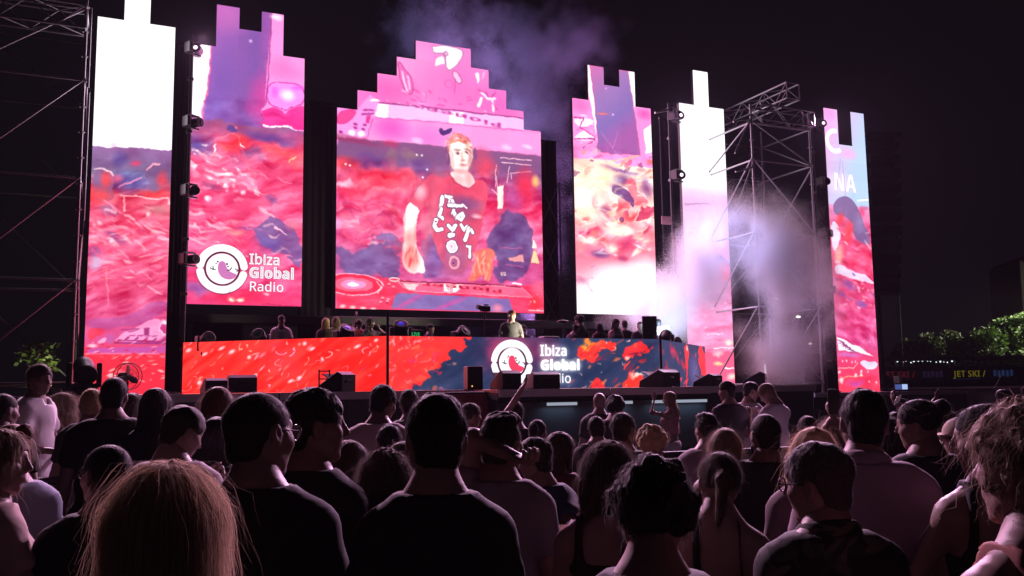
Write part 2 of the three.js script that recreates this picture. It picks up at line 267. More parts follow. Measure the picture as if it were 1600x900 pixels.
  g.lineWidth = 5; g.strokeStyle = '#efb4c0'; g.beginPath(); g.ellipse(288,544, 11, 14, 0, 0, 7); g.stroke(); g.fillStyle = '#5c3a60'; for (const [x, y] of [[242,446], [282,505], [287,545]]) { g.beginPath(); g.arc(x, y, 2, 0, 7); g.fill(); }
  ink([321,502, 331,502, 328,529], 5); soft(g, 349,426, 20, 8, 0, '255,215,225', 0.9);
  // right side: stage tubes, hot lamp
  for (const p of [[402,292, 399,348], [402,320, 406,382], [412,343, 408,402], [390,355, 421,384], [439,292, 431,335], [441,309, 500,299], [413,272, 500,270], [417,283, 500,283], [443,309, 444,323]]) line(g, '#ffd9df', 2, p);
  poly(g, '#ffe9df', [405,347, 422,342, 419,402, 404,403], null, 0, false);
  soft(g, 484,337, 40, 60, 0, '250,60,90', 0.9); soft(g, 511,324, 16, 20, 0, '255,214,130', 1); soft(g, 449,379, 36, 40, 0, '190,110,180', 0.7);
  poly(g, '#ffd9b0', [493,537, 502,501, 511,504, 518,535], '#c76a6a', 1.4, false); poly(g, '#fff0e0', [497,496, 501,477, 504,475, 512,497], null, 0, false);
  poly(g, '#e8a3a4', [432,526, 473,515, 475,534, 436,533], null, 0, false); line(g, '#d8719f', 2, [410,501, 474,499]); line(g, '#c9689e', 2, [424,543, 473,546]);
  tilted(g, 'U2', 418,571, 12, 0, 1, '#ffe4c8');
  // decks at the bottom
  poly(g, '#f4486f', [2,585, 89,586, 195,593, 465,594, 529,587, 529,663, 3,663], null, 0, false);
  streaks(g, w, h, 560, 662, 90, [0.6, 1, 0.9], 0.03, 0.09, 0, 5);
  g.save(); g.translate(41,606); g.scale(1, 0.36); for (const [r, c] of [[72, '#ffc0cd'], [66, '#f5305a'], [46, '#ff6f8e'], [30, '#f39ac8'], [14, '#fff0fa']]) { g.fillStyle = c; g.beginPath(); g.arc(0, 0, r, 0, 7); g.fill(); } g.restore();
  line(g, '#ffd9df', 2, [95,596, 105,609, 99,625]); line(g, '#a82245', 1.6, [103,597, 112,612]);
  poly(g, '#8d78b4', [144,622, 434,628, 445,661, 131,659], null, 0, false);
  soft(g, 174,642, 60, 8, -0.5, '225,90,165', 0.8); soft(g, 276,645, 90, 8, -0.4, '215,90,165', 0.8); soft(g, 401,652, 20, 14, 0, '255,150,170', 0.9);
  poly(g, '#fb6f92', [148,596, 468,598, 498,622, 194,617, 161,610], '#ffb9c8', 1.4, false); line(g, '#6e1234', 2, [151,594, 326,594, 464,597]);
  poly(g, '#fdd3d4', [158,599, 198,599, 188,614, 169,613], null, 0, false); poly(g, '#fff1ee', [261,598, 312,598, 291,617, 261,616], null, 0, false); tilted(g, '10', 277,616, 14, 0, 1, '#f06a8c');
  tilted(g, 'Pioneer', 312,600, 13, Math.PI + 0.05, 4.4, '#c2304f');
  g.lineWidth = 3; g.strokeStyle = '#ffe9dd'; g.beginPath(); g.ellipse(139,591, 12, 4, 0, 0, 7); g.stroke(); line(g, '#fff', 4, [442,589, 466,590]);
  for (const [x, y] of [[110,635], [123,637], [105,645], [121,642], [125,602], [135,608]]) { soft(g, x, y, 5, 4, 0, '255,220,220', 0.9); g.fillStyle = '#b02a50'; g.beginPath(); g.ellipse(x, y + 3, 3, 1.6, 0, 0, 7); g.fill(); }
  for (let i = 0; i < 4; i++) { const [x, y] = [16,657]; soft(g, x + i * 24, y + i * 1.5, 10, 5, 0, '255,236,225', 1); }
  soft(g, 514,598, 30, 26, 0, '250,130,160', 0.9); soft(g, 505,636, 26, 26, 0, '255,60,70', 0.9); line(g, '#ffd0d4', 3, [486,655, 526,656]); specks(g, 479,613, 528,659, 10, ['255,230,230'], 6, 3, 0, 1);
  warp(g, w, h, 2.4, 0.08, 0, h, 8); melt(g, w, h, 1.7); streaks(g, w, h, 540, 662, 50, [0.7, 1, 0.9], 0.03, 0.05, 0, 12);
  for (const [x, y] of [[21,325], [31,327], [194,286], [207,286], [220,320], [209,340]]) soft(g, x, y, 4, 4, 0, '255,255,255', 1);
});

const leftPicture = picture(240, 662, (g, w, h) => {
  const q = g.createLinearGradient(0, 0, w, 0); q.addColorStop(0, '#c06ab8'); q.addColorStop(0.3, '#9c67b2'); q.addColorStop(0.55, '#8a62ae'); q.addColorStop(0.85, '#cf5fae'); q.addColorStop(1, '#d963ad');
  g.fillStyle = q; g.fillRect(0, 0, w, h);
  soft(g, 70,13, 80, 60, 0, '205,120,190', 0.8); soft(g, 148,206, 40, 80, 0, '232,80,165', 0.8); soft(g, 58,172, 50, 120, 0, '120,98,182', 0.6); soft(g, 45,238, 40, 60, 0, '130,100,185', 0.7);
  poly(g, '#ffffff', [-6,94, 39,95, 38,129, 33,188, 29,218, 25,263, -2,257], null, 0, false); line(g, '#ff77a8', 3, [39,95, 38,129, 33,188, 25,263]);
  soft(g, 16,245, 20, 12, 0, '255,190,225', 0.6);
  poly(g, '#fb9ddc', [166,0, 195,-2, 241,93, 242,260, 149,262], null, 0, false); line(g, '#9c3b8c', 2, [166,2, 160,158, 149,262]);
  soft(g, 176,8, 18, 10, 0, '255,255,255', 0.9); soft(g, 197,127, 50, 34, 0, '255,130,200', 0.8); soft(g, 228,109, 30, 24, 0, '255,160,220', 0.8);
  poly(g, '#ff9aea', [159,163, 197,157, 240,158, 240,206, 198,215, 157,218], '#c83aa0', 2); soft(g, 204,186, 22, 18, 0, '255,255,255', 1); soft(g, 229,166, 20, 8, 0, '220,90,220', 0.7); soft(g, 175,183, 12, 16, 0, '230,90,220', 0.7);
  poly(g, '#f43f9c', [156,220, 198,218, 240,208, 240,255, 150,259], null, 0, false); soft(g, 179,235, 40, 8, 0, '200,30,120', 0.6);
  for (let i = 0; i < 4; i++) line(g, '#fff', 4, [152,258, 167,259].map((v, k) => v + (k % 2 ? i * 1 : i * 17)));
  for (const [x, y] of [[121,72]]) soft(g, x, y, 5, 5, 0, '255,210,245', 1);
  // lower picture
  const p = g.createLinearGradient(0, 195, 0, 662); p.addColorStop(0, '#a45aa2'); p.addColorStop(0.12, '#8a6796'); p.addColorStop(0.24, '#e0507e'); p.addColorStop(0.45, '#f76d98'); p.addColorStop(0.75, '#ee5b8c'); p.addColorStop(1, '#e8518a');
  g.fillStyle = p; g.beginPath(); g.moveTo(-3,264); g.lineTo(150,263); g.lineTo(240,261); g.lineTo(w, h); g.lineTo(0, h); g.closePath(); g.fill();
  soft(g, 13,316, 50, 34, 0, '98,88,164', 0.95); soft(g, 166,290, 80, 20, 0.1, '110,84,162', 0.9); soft(g, 220,275, 40, 14, 0, '190,80,150', 0.7);
  soft(g, 101,300, 34, 18, 0, '255,84,84', 0.9); soft(g, 190,317, 80, 22, 0, '255,76,90', 0.95); soft(g, 225,336, 40, 30, 0, '250,84,100', 0.9); soft(g, 79,319, 30, 18, 0, '255,80,80', 0.8); soft(g, 124,324, 26, 16, 0, '130,90,150', 0.8); soft(g, 148,336, 18, 16, 0, '190,130,180', 0.7);
  streaks(g, w, h, 290, 655, 170, [0.45, 1, 0.85], 0.018, 0.075, 0.25, 7);
  poly(g, null, [29,366, 44,329, 63,299, 80,290, 101,293, 115,339, 132,383], '#f27a92', 2); line(g, '#ffb3c0', 2, [37,351, 51,348, 60,337]); line(g, '#fff', 3, [46,329, 55,321]); line(g, '#fff', 3, [104,305, 111,308]); line(g, '#f0859c', 2, [88,339, 110,342, 122,355, 132,383]);
  poly(g, '#6c4f96', [71,274, 82,270, 98,276, 91,285, 74,287]); soft(g, 92,274, 6, 7, 0, '255,150,170', 1); soft(g, 97,357, 26, 30, 0, '205,110,160', 0.6);
  line(g, '#ffcf9a', 4, [221,324, 212,332, 210,342]);
  for (const [x, y] of [[7,332], [14,331], [12,341], [31,313], [36,313]]) soft(g, x, y, 4, 4, 0, '255,240,250', 1);
  specks(g, 4,368, 157,421, 40, ['255,220,230', '255,190,210', '255,255,255'], 10, 5, 0.4); specks(g, 0, 330, 80, 400, 26, ['255,235,240', '250,150,180'], 22, 5, 0.3);
  for (const [x, y, a, b] of [[76,384, 20, 6], [43,393, 8, 5], [74,409, 10, 9], [115,420, 8, 7], [90,399, 8, 6], [139,405, 10, 7], [42,438, 10, 5], [14,372, 8, 12]]) soft(g, x, y, a, b, 0.3, '255,255,255', 1);
  soft(g, 169,427, 24, 12, 0.5, '120,80,140', 0.8); soft(g, 46,411, 30, 12, 0.4, '140,80,130', 0.7);
  poly(g, 'rgba(112,98,158,.78)', [134,487, 172,459, 198,472, 237,505, 238,581, 210,555, 173,544, 142,524]); soft(g, 163,528, 40, 30, 0, '120,102,178', 0.8);
  line(g, '#ffc9dd', 4, [176,487, 193,496, 205,509]); soft(g, 225,487, 20, 16, 0.5, '248,150,170', 0.8); soft(g, 131,490, 30, 8, 0, '110,80,160', 0.7);
  specks(g, 2,457, 107,531, 46, ['250,190,200', '255,225,232', '240,110,140', '214,60,110'], 22, 4, 0.15); soft(g, 96,506, 30, 14, 0, '222,170,150', 0.6); soft(g, 107,531, 80, 16, 0.2, '255,72,120', 0.8);
  soft(g, 21,629, 40, 16, 0, '130,90,165', 0.8); soft(g, 114,644, 110, 24, 0, '240,48,92', 0.8); soft(g, 198,647, 70, 26, 0, '240,70,120', 0.7);
  for (const [x, y] of [[92,646], [110,646]]) { soft(g, x, y, 11, 7, 0, '255,240,200', 1); soft(g, x, y, 7, 4, 0, '255,250,225', 1); } soft(g, 167,638, 9, 4, 0, '255,225,225', 1);
  for (let i = 0; i < 7; i++) line(g, '#bf2f62', 2, [157,658, 173,657].map((v, k) => v + (k % 2 ? i * 0.8 : i * 12)));
  shards(g, 0, 330, w, 560, 60, ['255,205,215', '240,110,150', '250,150,180', '205,70,120'], 20, 4, 0.25);
  warp(g, w, h, 14, 0.035, 195, h, 4); warp(g, w, h, 3, 0.06, 0, 200, 4); streaks(g, w, h, 200, h, 80, [0.6, 1, 0.9], 0.03, 0.05, 0.15, 14); melt(g, w, h, 1.9);
  emblem(g, 72,585, 53, '#c77fb6');
  words3(g, 127,572, 29.5);
});

const tallLeftPicture = picture(144, 842, (g, w, h) => {
  g.fillStyle = '#fff'; g.fillRect(0, 0, w, h);
  soft(g, 38,354, 10, 8, 0, '235,200,225', 0.8); line(g, '#ecd4e6', 2, [6,360, 19,352]);
  const p = g.createLinearGradient(0, 320, 0, 842); p.addColorStop(0, '#d05a9a'); p.addColorStop(0.05, '#a06fa6'); p.addColorStop(0.17, '#857299'); p.addColorStop(0.24, '#e0556f'); p.addColorStop(0.4, '#f0688c'); p.addColorStop(0.63, '#e55f8c'); p.addColorStop(0.8, '#d75c94'); p.addColorStop(0.86, '#ef3d52'); p.addColorStop(1, '#f2354c');
  g.fillStyle = p; g.beginPath(); g.moveTo(-1,360); g.lineTo(47,358); g.lineTo(145,357); g.lineTo(w, h); g.lineTo(0, h); g.closePath(); g.fill();
  soft(g, 70,428, 60, 28, 0, '92,88,160', 1); soft(g, 48,382, 20, 22, 0, '100,88,160', 0.8); soft(g, 76,389, 12, 8, 0, '235,70,110', 0.9);
  streaks(g, w, h, 400, 700, 190, [0.5, 1, 0.9], 0.03, 0.09, 0.3, 11);
  poly(g, '#96709b', [2,403, 20,399, 35,407, 40,422, 35,443, 45,459, 28,472, 3,468]); soft(g, 26,421, 14, 24, 0, '255,84,90', 0.95); soft(g, 17,458, 34, 24, 0, '255,80,84', 0.9); line(g, '#ffdbe2', 3, [2,403, 18,399, 33,405, 39,414]); soft(g, 45,421, 14, 12, 0, '235,110,150', 0.9);
  line(g, '#ee9ac0', 3, [47,438, 65,429, 90,417]); poly(g, '#8a6f9a', [94,412, 100,391, 115,383, 131,388, 139,414, 138,434, 101,446, 106,423]); line(g, '#ffb9c6', 3, [97,400, 108,386, 123,385]); soft(g, 130,418, 16, 28, 0, '255,90,100', 0.9); soft(g, 109,445, 40, 10, 0, '255,84,84', 0.8);
  line(g, '#ffc2c6', 3, [55,455, 139,453, 143,466]); line(g, '#ffb0bb', 3, [63,455, 60,481]); soft(g, 121,479, 34, 16, 0, '190,130,130', 0.8); soft(g, 33,485, 22, 14, 0, '160,120,165', 0.9); soft(g, 105,490, 8, 6, 0.6, '255,230,230', 1);
  specks(g, 2,502, 144,555, 40, ['255,230,235', '255,200,212', '255,160,185'], 13, 4, 0.45); soft(g, 48,538, 30, 10, 0.5, '140,80,140', 0.9); soft(g, 10,571, 14, 14, 0, '150,110,170', 0.9); soft(g, 15,587, 18, 16, 0, '205,180,215', 0.9); soft(g, 43,551, 10, 6, 0.5, '255,255,255', 1);
  specks(g, 0, 520, w, 640, 50, ['255,200,205', '250,150,170', '232,70,100'], 18, 2.5, -0.1);
  soft(g, 14,594, 14, 16, 0, '214,190,222', 0.8); line(g, 'rgba(255,190,200,.5)', 2, [34,602, 40,675]);
  poly(g, 'rgba(180,95,165,.55)', [2,697, 62,696, 145,648, 146,688, 73,714, 5,718]); poly(g, 'rgba(236,70,95,.8)', [5,715, 40,714, 14,739, 6,739]);
  poly(g, '#f3a3cf', [55,735, 101,701, 143,694, 144,742, 52,741]); poly(g, '#c765a5', [38,729, 52,726, 51,744, 37,744]); poly(g, '#efa9d2', [17,745, 38,729, 37,744]);
  poly(g, '#d24b8e', [127,713, 144,700, 144,728, 133,725], '#ffd0e2', 2); poly(g, '#a83d7e', [101,713, 110,712, 110,727, 102,727], null, 0, false);
  for (let i = 0; i < 5; i++) line(g, '#a0317a', 3, [58,738, 70,738, 77,732].map((v, k) => v + (k % 2 ? i * 0.6 : i * 16.5))); for (let i = 0; i < 4; i++) line(g, '#b04588', 2, [79,729, 88,728].map((v, k) => v + (k % 2 ? 0 : i * 13))); line(g, '#b04588', 2, [74,723, 93,715]); line(g, '#b04588', 2, [65,720, 87,715]);
  line(g, '#a33e86', 3, [52,743, 143,744]); poly(g, '#c95ba6', [5,754, 144,748, 143,763, 4,763], null, 0, false); soft(g, 14,749, 12, 5, 0, '255,225,240', 1); soft(g, 141,702, 6, 8, 0, '255,255,255', 1);
  line(g, 'rgba(255,170,200,.7)', 2, [2,764, 144,764]);
  shards(g, 0, 470, w, 640, 50, ['255,205,215', '240,110,150', '250,150,180', '205,70,120'], 18, 4, 0.3); warp(g, w, h, 7, 0.035, 330, 735, 6); streaks(g, w, h, 330, 735, 70, [0.6, 1, 0.9], 0.03, 0.05, 0.15, 16); melt(g, w, h, 1.9);
  specks(g, 0, 735, w, h, 90, ['255,215,205', '255,170,160', '255,240,235', '210,30,50'], 8, 2.6, -0.15, 0.5);
});

const rightPicture = picture(240, 658, (g, w, h) => {
  g.fillStyle = '#ff9fdc'; g.fillRect(0, 0, w, h);
  soft(g, 23,113, 40, 30, 0, '255,120,190', 0.9); for (const p of [[2,148, 62,144, 62,159, 31,175, 5,163], [4,199, 28,178, 67,192, 54,206, 4,208]]) poly(g, '#ffe9fb', p); line(g, '#c13f9c', 3, [2,148, 32,148, 21,173, 64,192]); line(g, '#b93a98', 3, [4,205, 67,198, 36,225]); specks(g, 2,136, 70,231, 22, ['255,255,255', '220,70,165', '255,230,250'], 12, 3, 0.3, 1);
  poly(g, '#fff', [47,0, 56,2, 72,158, 68,186, 61,132, 49,79], null, 0, false); line(g, '#ff86b0', 2, [56,2, 72,158, 76,233]);
  poly(g, '#ff9cda', [191,105, 245,98, 242,217, 201,221], null, 0, false); soft(g, 219,114, 30, 20, 0, '250,90,180', 0.8); poly(g, '#fff', [172,1, 195,-1, 193,92, 188,99], null, 0, false); poly(g, '#fff', [217,157, 243,136, 242,217, 222,219], null, 0, false);
  const q = g.createLinearGradient(56,5, 175,162); q.addColorStop(0, '#d67dba'); q.addColorStop(0.4, '#a582bd'); q.addColorStop(0.75, '#8f78ba'); q.addColorStop(1, '#b06bb0');
  poly(g, q, [54,1, 172,1, 190,129, 204,230, 76,235, 68,119], '#d873a8', 2, false); soft(g, 91,127, 24, 4, 0, '255,130,110', 0.9); for (const [x, y] of [[101,57], [120,126]]) soft(g, x, y, 4, 4, 0, '255,220,245', 1); line(g, '#c99ac9', 1.5, [81,178, 131,228]); line(g, '#c99ac9', 1.5, [133,173, 117,229]);
  const low = g.createLinearGradient(0, 205, 0, 658); low.addColorStop(0, '#c470b8'); low.addColorStop(0.06, '#f3a9d6'); low.addColorStop(0.12, '#ffe3d0'); low.addColorStop(0.4, '#ffd5d0'); low.addColorStop(0.65, '#ff7f9a'); low.addColorStop(1, '#ffffff');
  g.fillStyle = low; g.beginPath(); g.moveTo(0,254); g.lineTo(74,252); g.lineTo(246,258); g.lineTo(w, h); g.lineTo(0, h); g.closePath(); g.fill();
  line(g, '#ffc6a8', 3, [114,253, 198,232]); soft(g, 149,275, 80, 8, 0.1, '140,90,170', 0.8); line(g, '#fff', 4, [130,301, 232,293]);
  soft(g, 154,300, 40, 22, 0, '132,96,160', 0.9); soft(g, 219,315, 26, 34, 0, '150,92,150', 0.9);
  soft(g, 37,325, 60, 60, 0, '255,252,220', 1); soft(g, 84,301, 40, 30, 0, '255,240,190', 1); soft(g, 30,391, 60, 60, 0, '255,248,214', 0.9);
  for (const [x, y, a, b, c] of [[62,364, 16, 20, '205,70,110'], [93,387, 18, 26, '180,80,130'], [32,414, 16, 10, '255,130,130'], [124,326, 18, 16, '150,80,140'], [142,383, 24, 40, '250,90,105'], [174,397, 46, 14, '255,84,90'], [40,451, 50, 9, '214,60,110'], [215,428, 26, 12, '205,66,110'], [160,472, 44, 24, '214,70,120'], [67,500, 44, 18, '130,90,150'], [141,511, 26, 12, '190,80,130'], [17,571, 16, 12, '190,90,140'], [16,487, 12, 20, '255,160,160'], [85,463, 30, 8, '255,120,130']]) soft(g, x, y, a, b, rr(-0.3, 0.3), c, 0.95);
  poly(g, '#fb8f9d', [163,294, 187,289, 191,333, 218,342, 224,357, 184,375, 163,367, 159,331]); line(g, '#ffe6de', 2, [192,302, 193,333, 218,343]); poly(g, '#8b5f95', [109,324, 133,315, 159,326, 181,370, 169,382, 141,348, 114,339]); poly(g, '#fff3ee', [117,347, 136,348, 128,385, 115,375]);
  poly(g, '#d84f74', [202,364, 242,361, 240,403, 174,412], '#ffd7c4', 3, false);
  specks(g, 0, 360, w, 500, 60, ['255,245,225', '255,230,190', '255,255,255', '250,110,130'], 20, 5, -0.3, 0.7);
  for (const [x, y, a, b] of [[155,439, 30, 16], [106,422, 20, 9], [39,471, 40, 12], [107,482, 24, 20]]) soft(g, x, y, a, b, 0, '255,255,235', 1);
  shards(g, 0, 230, w, 470, 70, ['255,250,230', '255,140,130', '205,70,110', '255,225,190', '150,70,120', '255,255,255'], 20, 8, -0.3); warp(g, w, h, 12, 0.03, 205, h, 7); warp(g, w, h, 3, 0.06, 0, 205, 4); streaks(g, w, h, 215, 520, 120, [0.5, 1, 0.9], 0.03, 0.05, -0.1, 18); melt(g, w, h, 1.9);
  soft(g, 121,582, 130, 70, 0, '255,255,255', 1); soft(g, 211,538, 70, 50, 0, '255,255,255', 1); soft(g, 63,614, 110, 50, 0, '255,255,255', 1); soft(g, 179,600, 100, 60, 0, '255,255,255', 1); soft(g, 151,571, 110, 60, 0, '255,255,255', 1); soft(g, 37,351, 60, 50, 0, '255,255,240', 0.8); soft(g, 126,436, 60, 20, 0, '255,255,235', 0.9);
  specks(g, 0, 520, 60, 600, 10, ['235,150,200', '220,110,170'], 10, 3, 0.2, 0.8);
});

const tallRightPicture = picture(144, 838, (g, w, h) => {
  g.fillStyle = '#fff'; g.fillRect(0, 0, w, h);
  const p = g.createLinearGradient(0, 300, 0, 838); p.addColorStop(0, '#ffffff'); p.addColorStop(0.1, '#ecc0e2'); p.addColorStop(0.35, '#e9b3dc'); p.addColorStop(0.6, '#ea9ccc'); p.addColorStop(0.8, '#f49bc4'); p.addColorStop(1, '#fb7fae');
  g.fillStyle = p; g.fillRect(0, 300, w, h);
  line(g, '#c69cc8', 5, [6,367, 89,362]); poly(g, '#efc9e6', [7,385, 45,385, 43,425, 6,454], null, 0, false); soft(g, 32,497, 22, 22, 0, '255,140,180', 0.95); soft(g, 118,444, 30, 46, 0, '255,246,214', 0.9); soft(g, 72,429, 24, 40, 0, '252,230,248', 0.8);
  poly(g, '#d9b5e0', [10,528, 77,471, 95,548, 36,568, 7,581]); poly(g, '#b78cc4', [91,488, 141,510, 152,522, 103,536]); soft(g, 125,541, 36, 34, 0, '255,96,140', 0.95); soft(g, 50,580, 26, 18, 0, '190,130,190', 0.9); soft(g, 85,608, 44, 16, 0, '190,120,190', 0.8);
  for (const [x, y, r] of [[105,590, 5], [128,622, 5], [71,597, 4], [126,538, 4]]) soft(g, x, y, r, r, 0, '255,255,240', 1);
  streaks(g, w, h, 520, 838, 120, [0.4, 1, 0.9], 0.03, 0.08, 0.1, 15);
  specks(g, 0, 610, w, 700, 16, ['255,255,235', '230,150,190'], 16, 3, -0.2); soft(g, 130,726, 20, 14, 0, '255,255,225', 1); line(g, '#fff', 3, [78,743, 151,743]); line(g, '#fff', 2, [58,709, 109,703]);
  g.fillStyle = '#f66f96'; g.fillRect(0, 752, w, 90); soft(g, 95,780, 20, 9, 0, '255,240,170', 1); soft(g, 133,815, 20, 12, 0, '255,240,220', 1); line(g, '#fff', 3, [105,794, 152,792]); soft(g, 92,756, 24, 8, 0, '255,225,225', 0.9); warp(g, w, h, 9, 0.035, 300, h, 9); melt(g, w, h, 1.9);
});

const farPicture = picture(144, 760, (g, w, h) => {
  const q = g.createLinearGradient(0, 0, w, 60); q.addColorStop(0, '#f2aadf'); q.addColorStop(0.5, '#d9c4e8'); q.addColorStop(1, '#bcd6f2'); g.fillStyle = q; g.fillRect(0, 0, w, h);
  soft(g, 80,119, 40, 20, 0, '240,180,228', 0.9); soft(g, 20,16, 30, 20, 0, '246,150,216', 0.7); soft(g, 43,206, 60, 40, 0, '240,225,250', 0.9);
  g.strokeStyle = '#fff'; g.lineWidth = 12; g.lineCap = 'butt'; g.beginPath(); g.arc(35,88, 28, 0.9, 5.0); g.stroke();
  g.save(); g.shadowColor = '#a28cb8'; g.shadowBlur = 3; tilted(g, 'NA', 60,224, 66, 0.03, 0.86, '#ffffff'); g.restore(); line(g, '#b9a0c6', 1.5, [33,217, 51,135]); line(g, '#b9a0c6', 1.5, [61,242, 57,140]); line(g, '#fff', 4, [104,246, 144,241]);
  const p = g.createLinearGradient(0, 250, 0, 760); p.addColorStop(0, '#e6b7dc'); p.addColorStop(0.1, '#e27aa8'); p.addColorStop(0.3, '#f05a84'); p.addColorStop(0.55, '#e85f94'); p.addColorStop(0.75, '#dd5c98'); p.addColorStop(0.9, '#ee4a72'); p.addColorStop(1, '#f44a68'); g.fillStyle = p; g.fillRect(0, 262, w, h);
  streaks(g, w, h, 300, 640, 200, [0.5, 1, 0.9], 0.03, 0.06, -0.3, 19);
  poly(g, '#9178a6', [11,269, 34,242, 71,235, 100,258, 121,303, 142,349, 134,373, 86,352, 78,302, 43,290, 19,287]); soft(g, 36,300, 16, 26, 0.4, '255,80,90', 1); soft(g, 63,335, 24, 40, 0.4, '255,86,96', 0.95); soft(g, 117,276, 14, 20, 0, '236,70,120', 0.8); soft(g, 130,265, 20, 8, 0, '205,110,160', 0.8);
  poly(g, '#e8dff0', [6,302, 29,319, 38,350, 17,393, 3,380]); soft(g, 29,399, 20, 40, 0.3, '248,235,190', 0.8); poly(g, '#e7d4ea', [3,423, 50,430, 103,451, 148,461, 147,472, 90,467, 37,451, 8,443]); specks(g, 4,455, 139,537, 26, ['255,235,240', '255,190,210'], 12, 4, 0.3); soft(g, 53,476, 30, 16, 0.4, '150,90,170', 0.9); soft(g, 94,527, 24, 10, 0.2, '130,100,180', 0.9); soft(g, 27,504, 16, 12, 0, '150,90,170', 0.8); soft(g, 56,516, 60, 4, 0.2, '180,100,170', 0.7);
  poly(g, '#fff4fa', [2,614, 59,634, 129,665, 81,656, 4,652], null, 0, false); for (let i = 0; i < 5; i++) line(g, '#8a3f78', 2, [4,623, 29,632].map((v, k) => v + (k % 2 ? i * 6 : i * 9))); for (let i = 0; i < 4; i++) line(g, '#8a3f78', 1.5, [6,632, 17,635].map((v, k) => v + (k % 2 ? i * 7 : i * 12)));
  specks(g, 41,629, 129,656, 8, ['255,235,245'], 10, 3, 0.4); soft(g, 39,663, 60, 7, 0, '205,130,205', 0.9);
  line(g, '#ffc7c0', 2.5, [1,696, 54,695, 73,683]); poly(g, '#d9d2e6', [79,678, 140,676, 135,699, 108,702, 84,696]); line(g, '#ffb58e', 2.5, [2,727, 52,716, 88,719]);
  for (const [x, y, r] of [[3,707, 6], [60,712, 7], [83,709, 6], [82,717, 6], [108,708, 4], [8,729, 11], [109,734, 4], [134,736, 5], [14,678, 4], [29,678, 4], [52,678, 4], [64,678, 4]]) soft(g, x, y, r, r, 0, '255,245,240', 1); soft(g, 63,736, 40, 10, 0, '190,90,190', 0.8); shards(g, 0, 330, w, 560, 30, ['255,215,225', '240,100,140', '150,100,180'], 18, 5, 0.3); warp(g, w, h, 7, 0.035, 262, h, 11); streaks(g, w, h, 262, h, 60, [0.6, 1, 0.9], 0.03, 0.05, 0.15, 20); melt(g, w, h, 1.8);
});

const fasciaLeft = picture(418, 96, (g, w, h) => {
  g.fillStyle = '#f63a34'; g.fillRect(0, 0, w, h); streaks(g, w, h, -20, 120, 70, [0.3, 1, 0.9], 0.02, 0.08, 0.6, 23); soft(g, 210,35, 60, 40, 0.6, '250,70,80', 0.7);
  hooks(g, 0, 0, w, h, 46, ['255,205,205', '255,170,150', '250,190,230'], 9, -0.4); specks(g, 0, 0, w, h, 40, ['255,190,190', '250,200,235', '255,150,130'], 10, 3, -0.6, 0.4); specks(g, 0, 0, w, h, 14, ['190,60,110'], 12, 3, -0.7);
  for (const [x, y, a, b] of [[38,76, 8, 6], [157,64, 7, 4], [12,15, 9, 5], [48,23, 9, 4], [247,70, 8, 4], [230,76, 9, 4], [272,19, 9, 4], [143,31, 6, 5], [293,38, 4, 6], [257,9, 6, 5], [84,13, 11, 4], [106,20, 10, 5], [362,17, 10, 4], [398,7, 6, 4]]) soft(g, x, y, a, b, -0.4, '255,225,235', 1);
});
const fasciaCentre = picture(566, 96, (g, w, h) => {
  g.fillStyle = '#364467'; g.fillRect(0, 0, w, h); streaks(g, w, h, -20, 120, 26, [0.8, 1, 1], 0.012, 0.03, 0.1, 27);
  poly(g, '#f6403f', [-12,-9, 155,0, 145,14, 153,22, 126,27, 101,50, 103,60, 79,65, 81,80, 54,81, 46,95, -12,94], null, 0, false);
  hooks(g, 0, 0, 120, 60, 14, ['255,205,205', '255,170,150'], 8, -0.4); specks(g, 0, 0, 110, 96, 26, ['255,160,150', '230,60,110', '255,190,200'], 11, 3, -0.4);
  soft(g, 240,31, 80, 60, 0, '170,60,110', 0.65); soft(g, 205,27, 30, 40, 0, '200,60,110', 0.5); soft(g, 310,19, 40, 40, 0, '190,60,110', 0.5);
  poly(g, '#f4413a', [376,30, 403,6, 465,2, 460,18, 435,20, 421,43, 395,47]); soft(g, 402,14, 16, 8, -0.3, '255,170,60', 1); soft(g, 426,10, 24, 8, -0.3, '255,110,60', 0.9);
  poly(g, '#ee3d44', [479,30, 494,7, 539,1, 558,17, 513,30, 493,39]); soft(g, 496,33, 11, 5, 0, '255,235,220', 1); poly(g, '#e8433f', [478,55, 500,39, 502,47, 482,62]); poly(g, '#ee4238', [482,70, 531,74, 538,98, 472,97]); soft(g, 514,75, 24, 6, 0, '255,250,235', 1); poly(g, '#ea3b3f', [401,88, 419,82, 443,90, 419,96]);
  for (let i = 0; i < 4; i++) line(g, '#2b3452', 1.5, [539,30, 539,66].map((v, k) => v + (k % 2 ? 0 : i * 6)));
  warp(g, w, h, 15, 0.05, -12, h + 12, 12); shards(g, 0, 0, 110, h, 30, ['255,120,90', '230,40,60', '255,80,60'], 16, 5, -0.5); shards(g, 360, 0, 480, h, 26, ['200,40,60', '255,90,60', '150,40,70', '255,150,90'], 14, 4, -0.5); shards(g, 470, 0, 560, h, 22, ['210,44,60', '255,90,70', '120,44,80'], 14, 4, -0.4); hooks(g, 360, 0, 560, h, 14, ['255,205,190'], 6, -0.4); streaks(g, w, h, -20, 120, 60, [1, 0.8, 0.9], 0.03, 0.06, 0.4, 22); melt(g, w, h, 1.5);
  soft(g, 240,27, 52, 40, 0, '255,120,150', 0.5); emblem(g, 241,47, 43, '#ee4a6c'); soft(g, 242,17, 34, 12, 0, '255,255,255', 0.9);
  words3(g, 299,34, 26, '#ffffff'); soft(g, 351,53, 40, 14, 0, '255,255,255', 0.7);
});
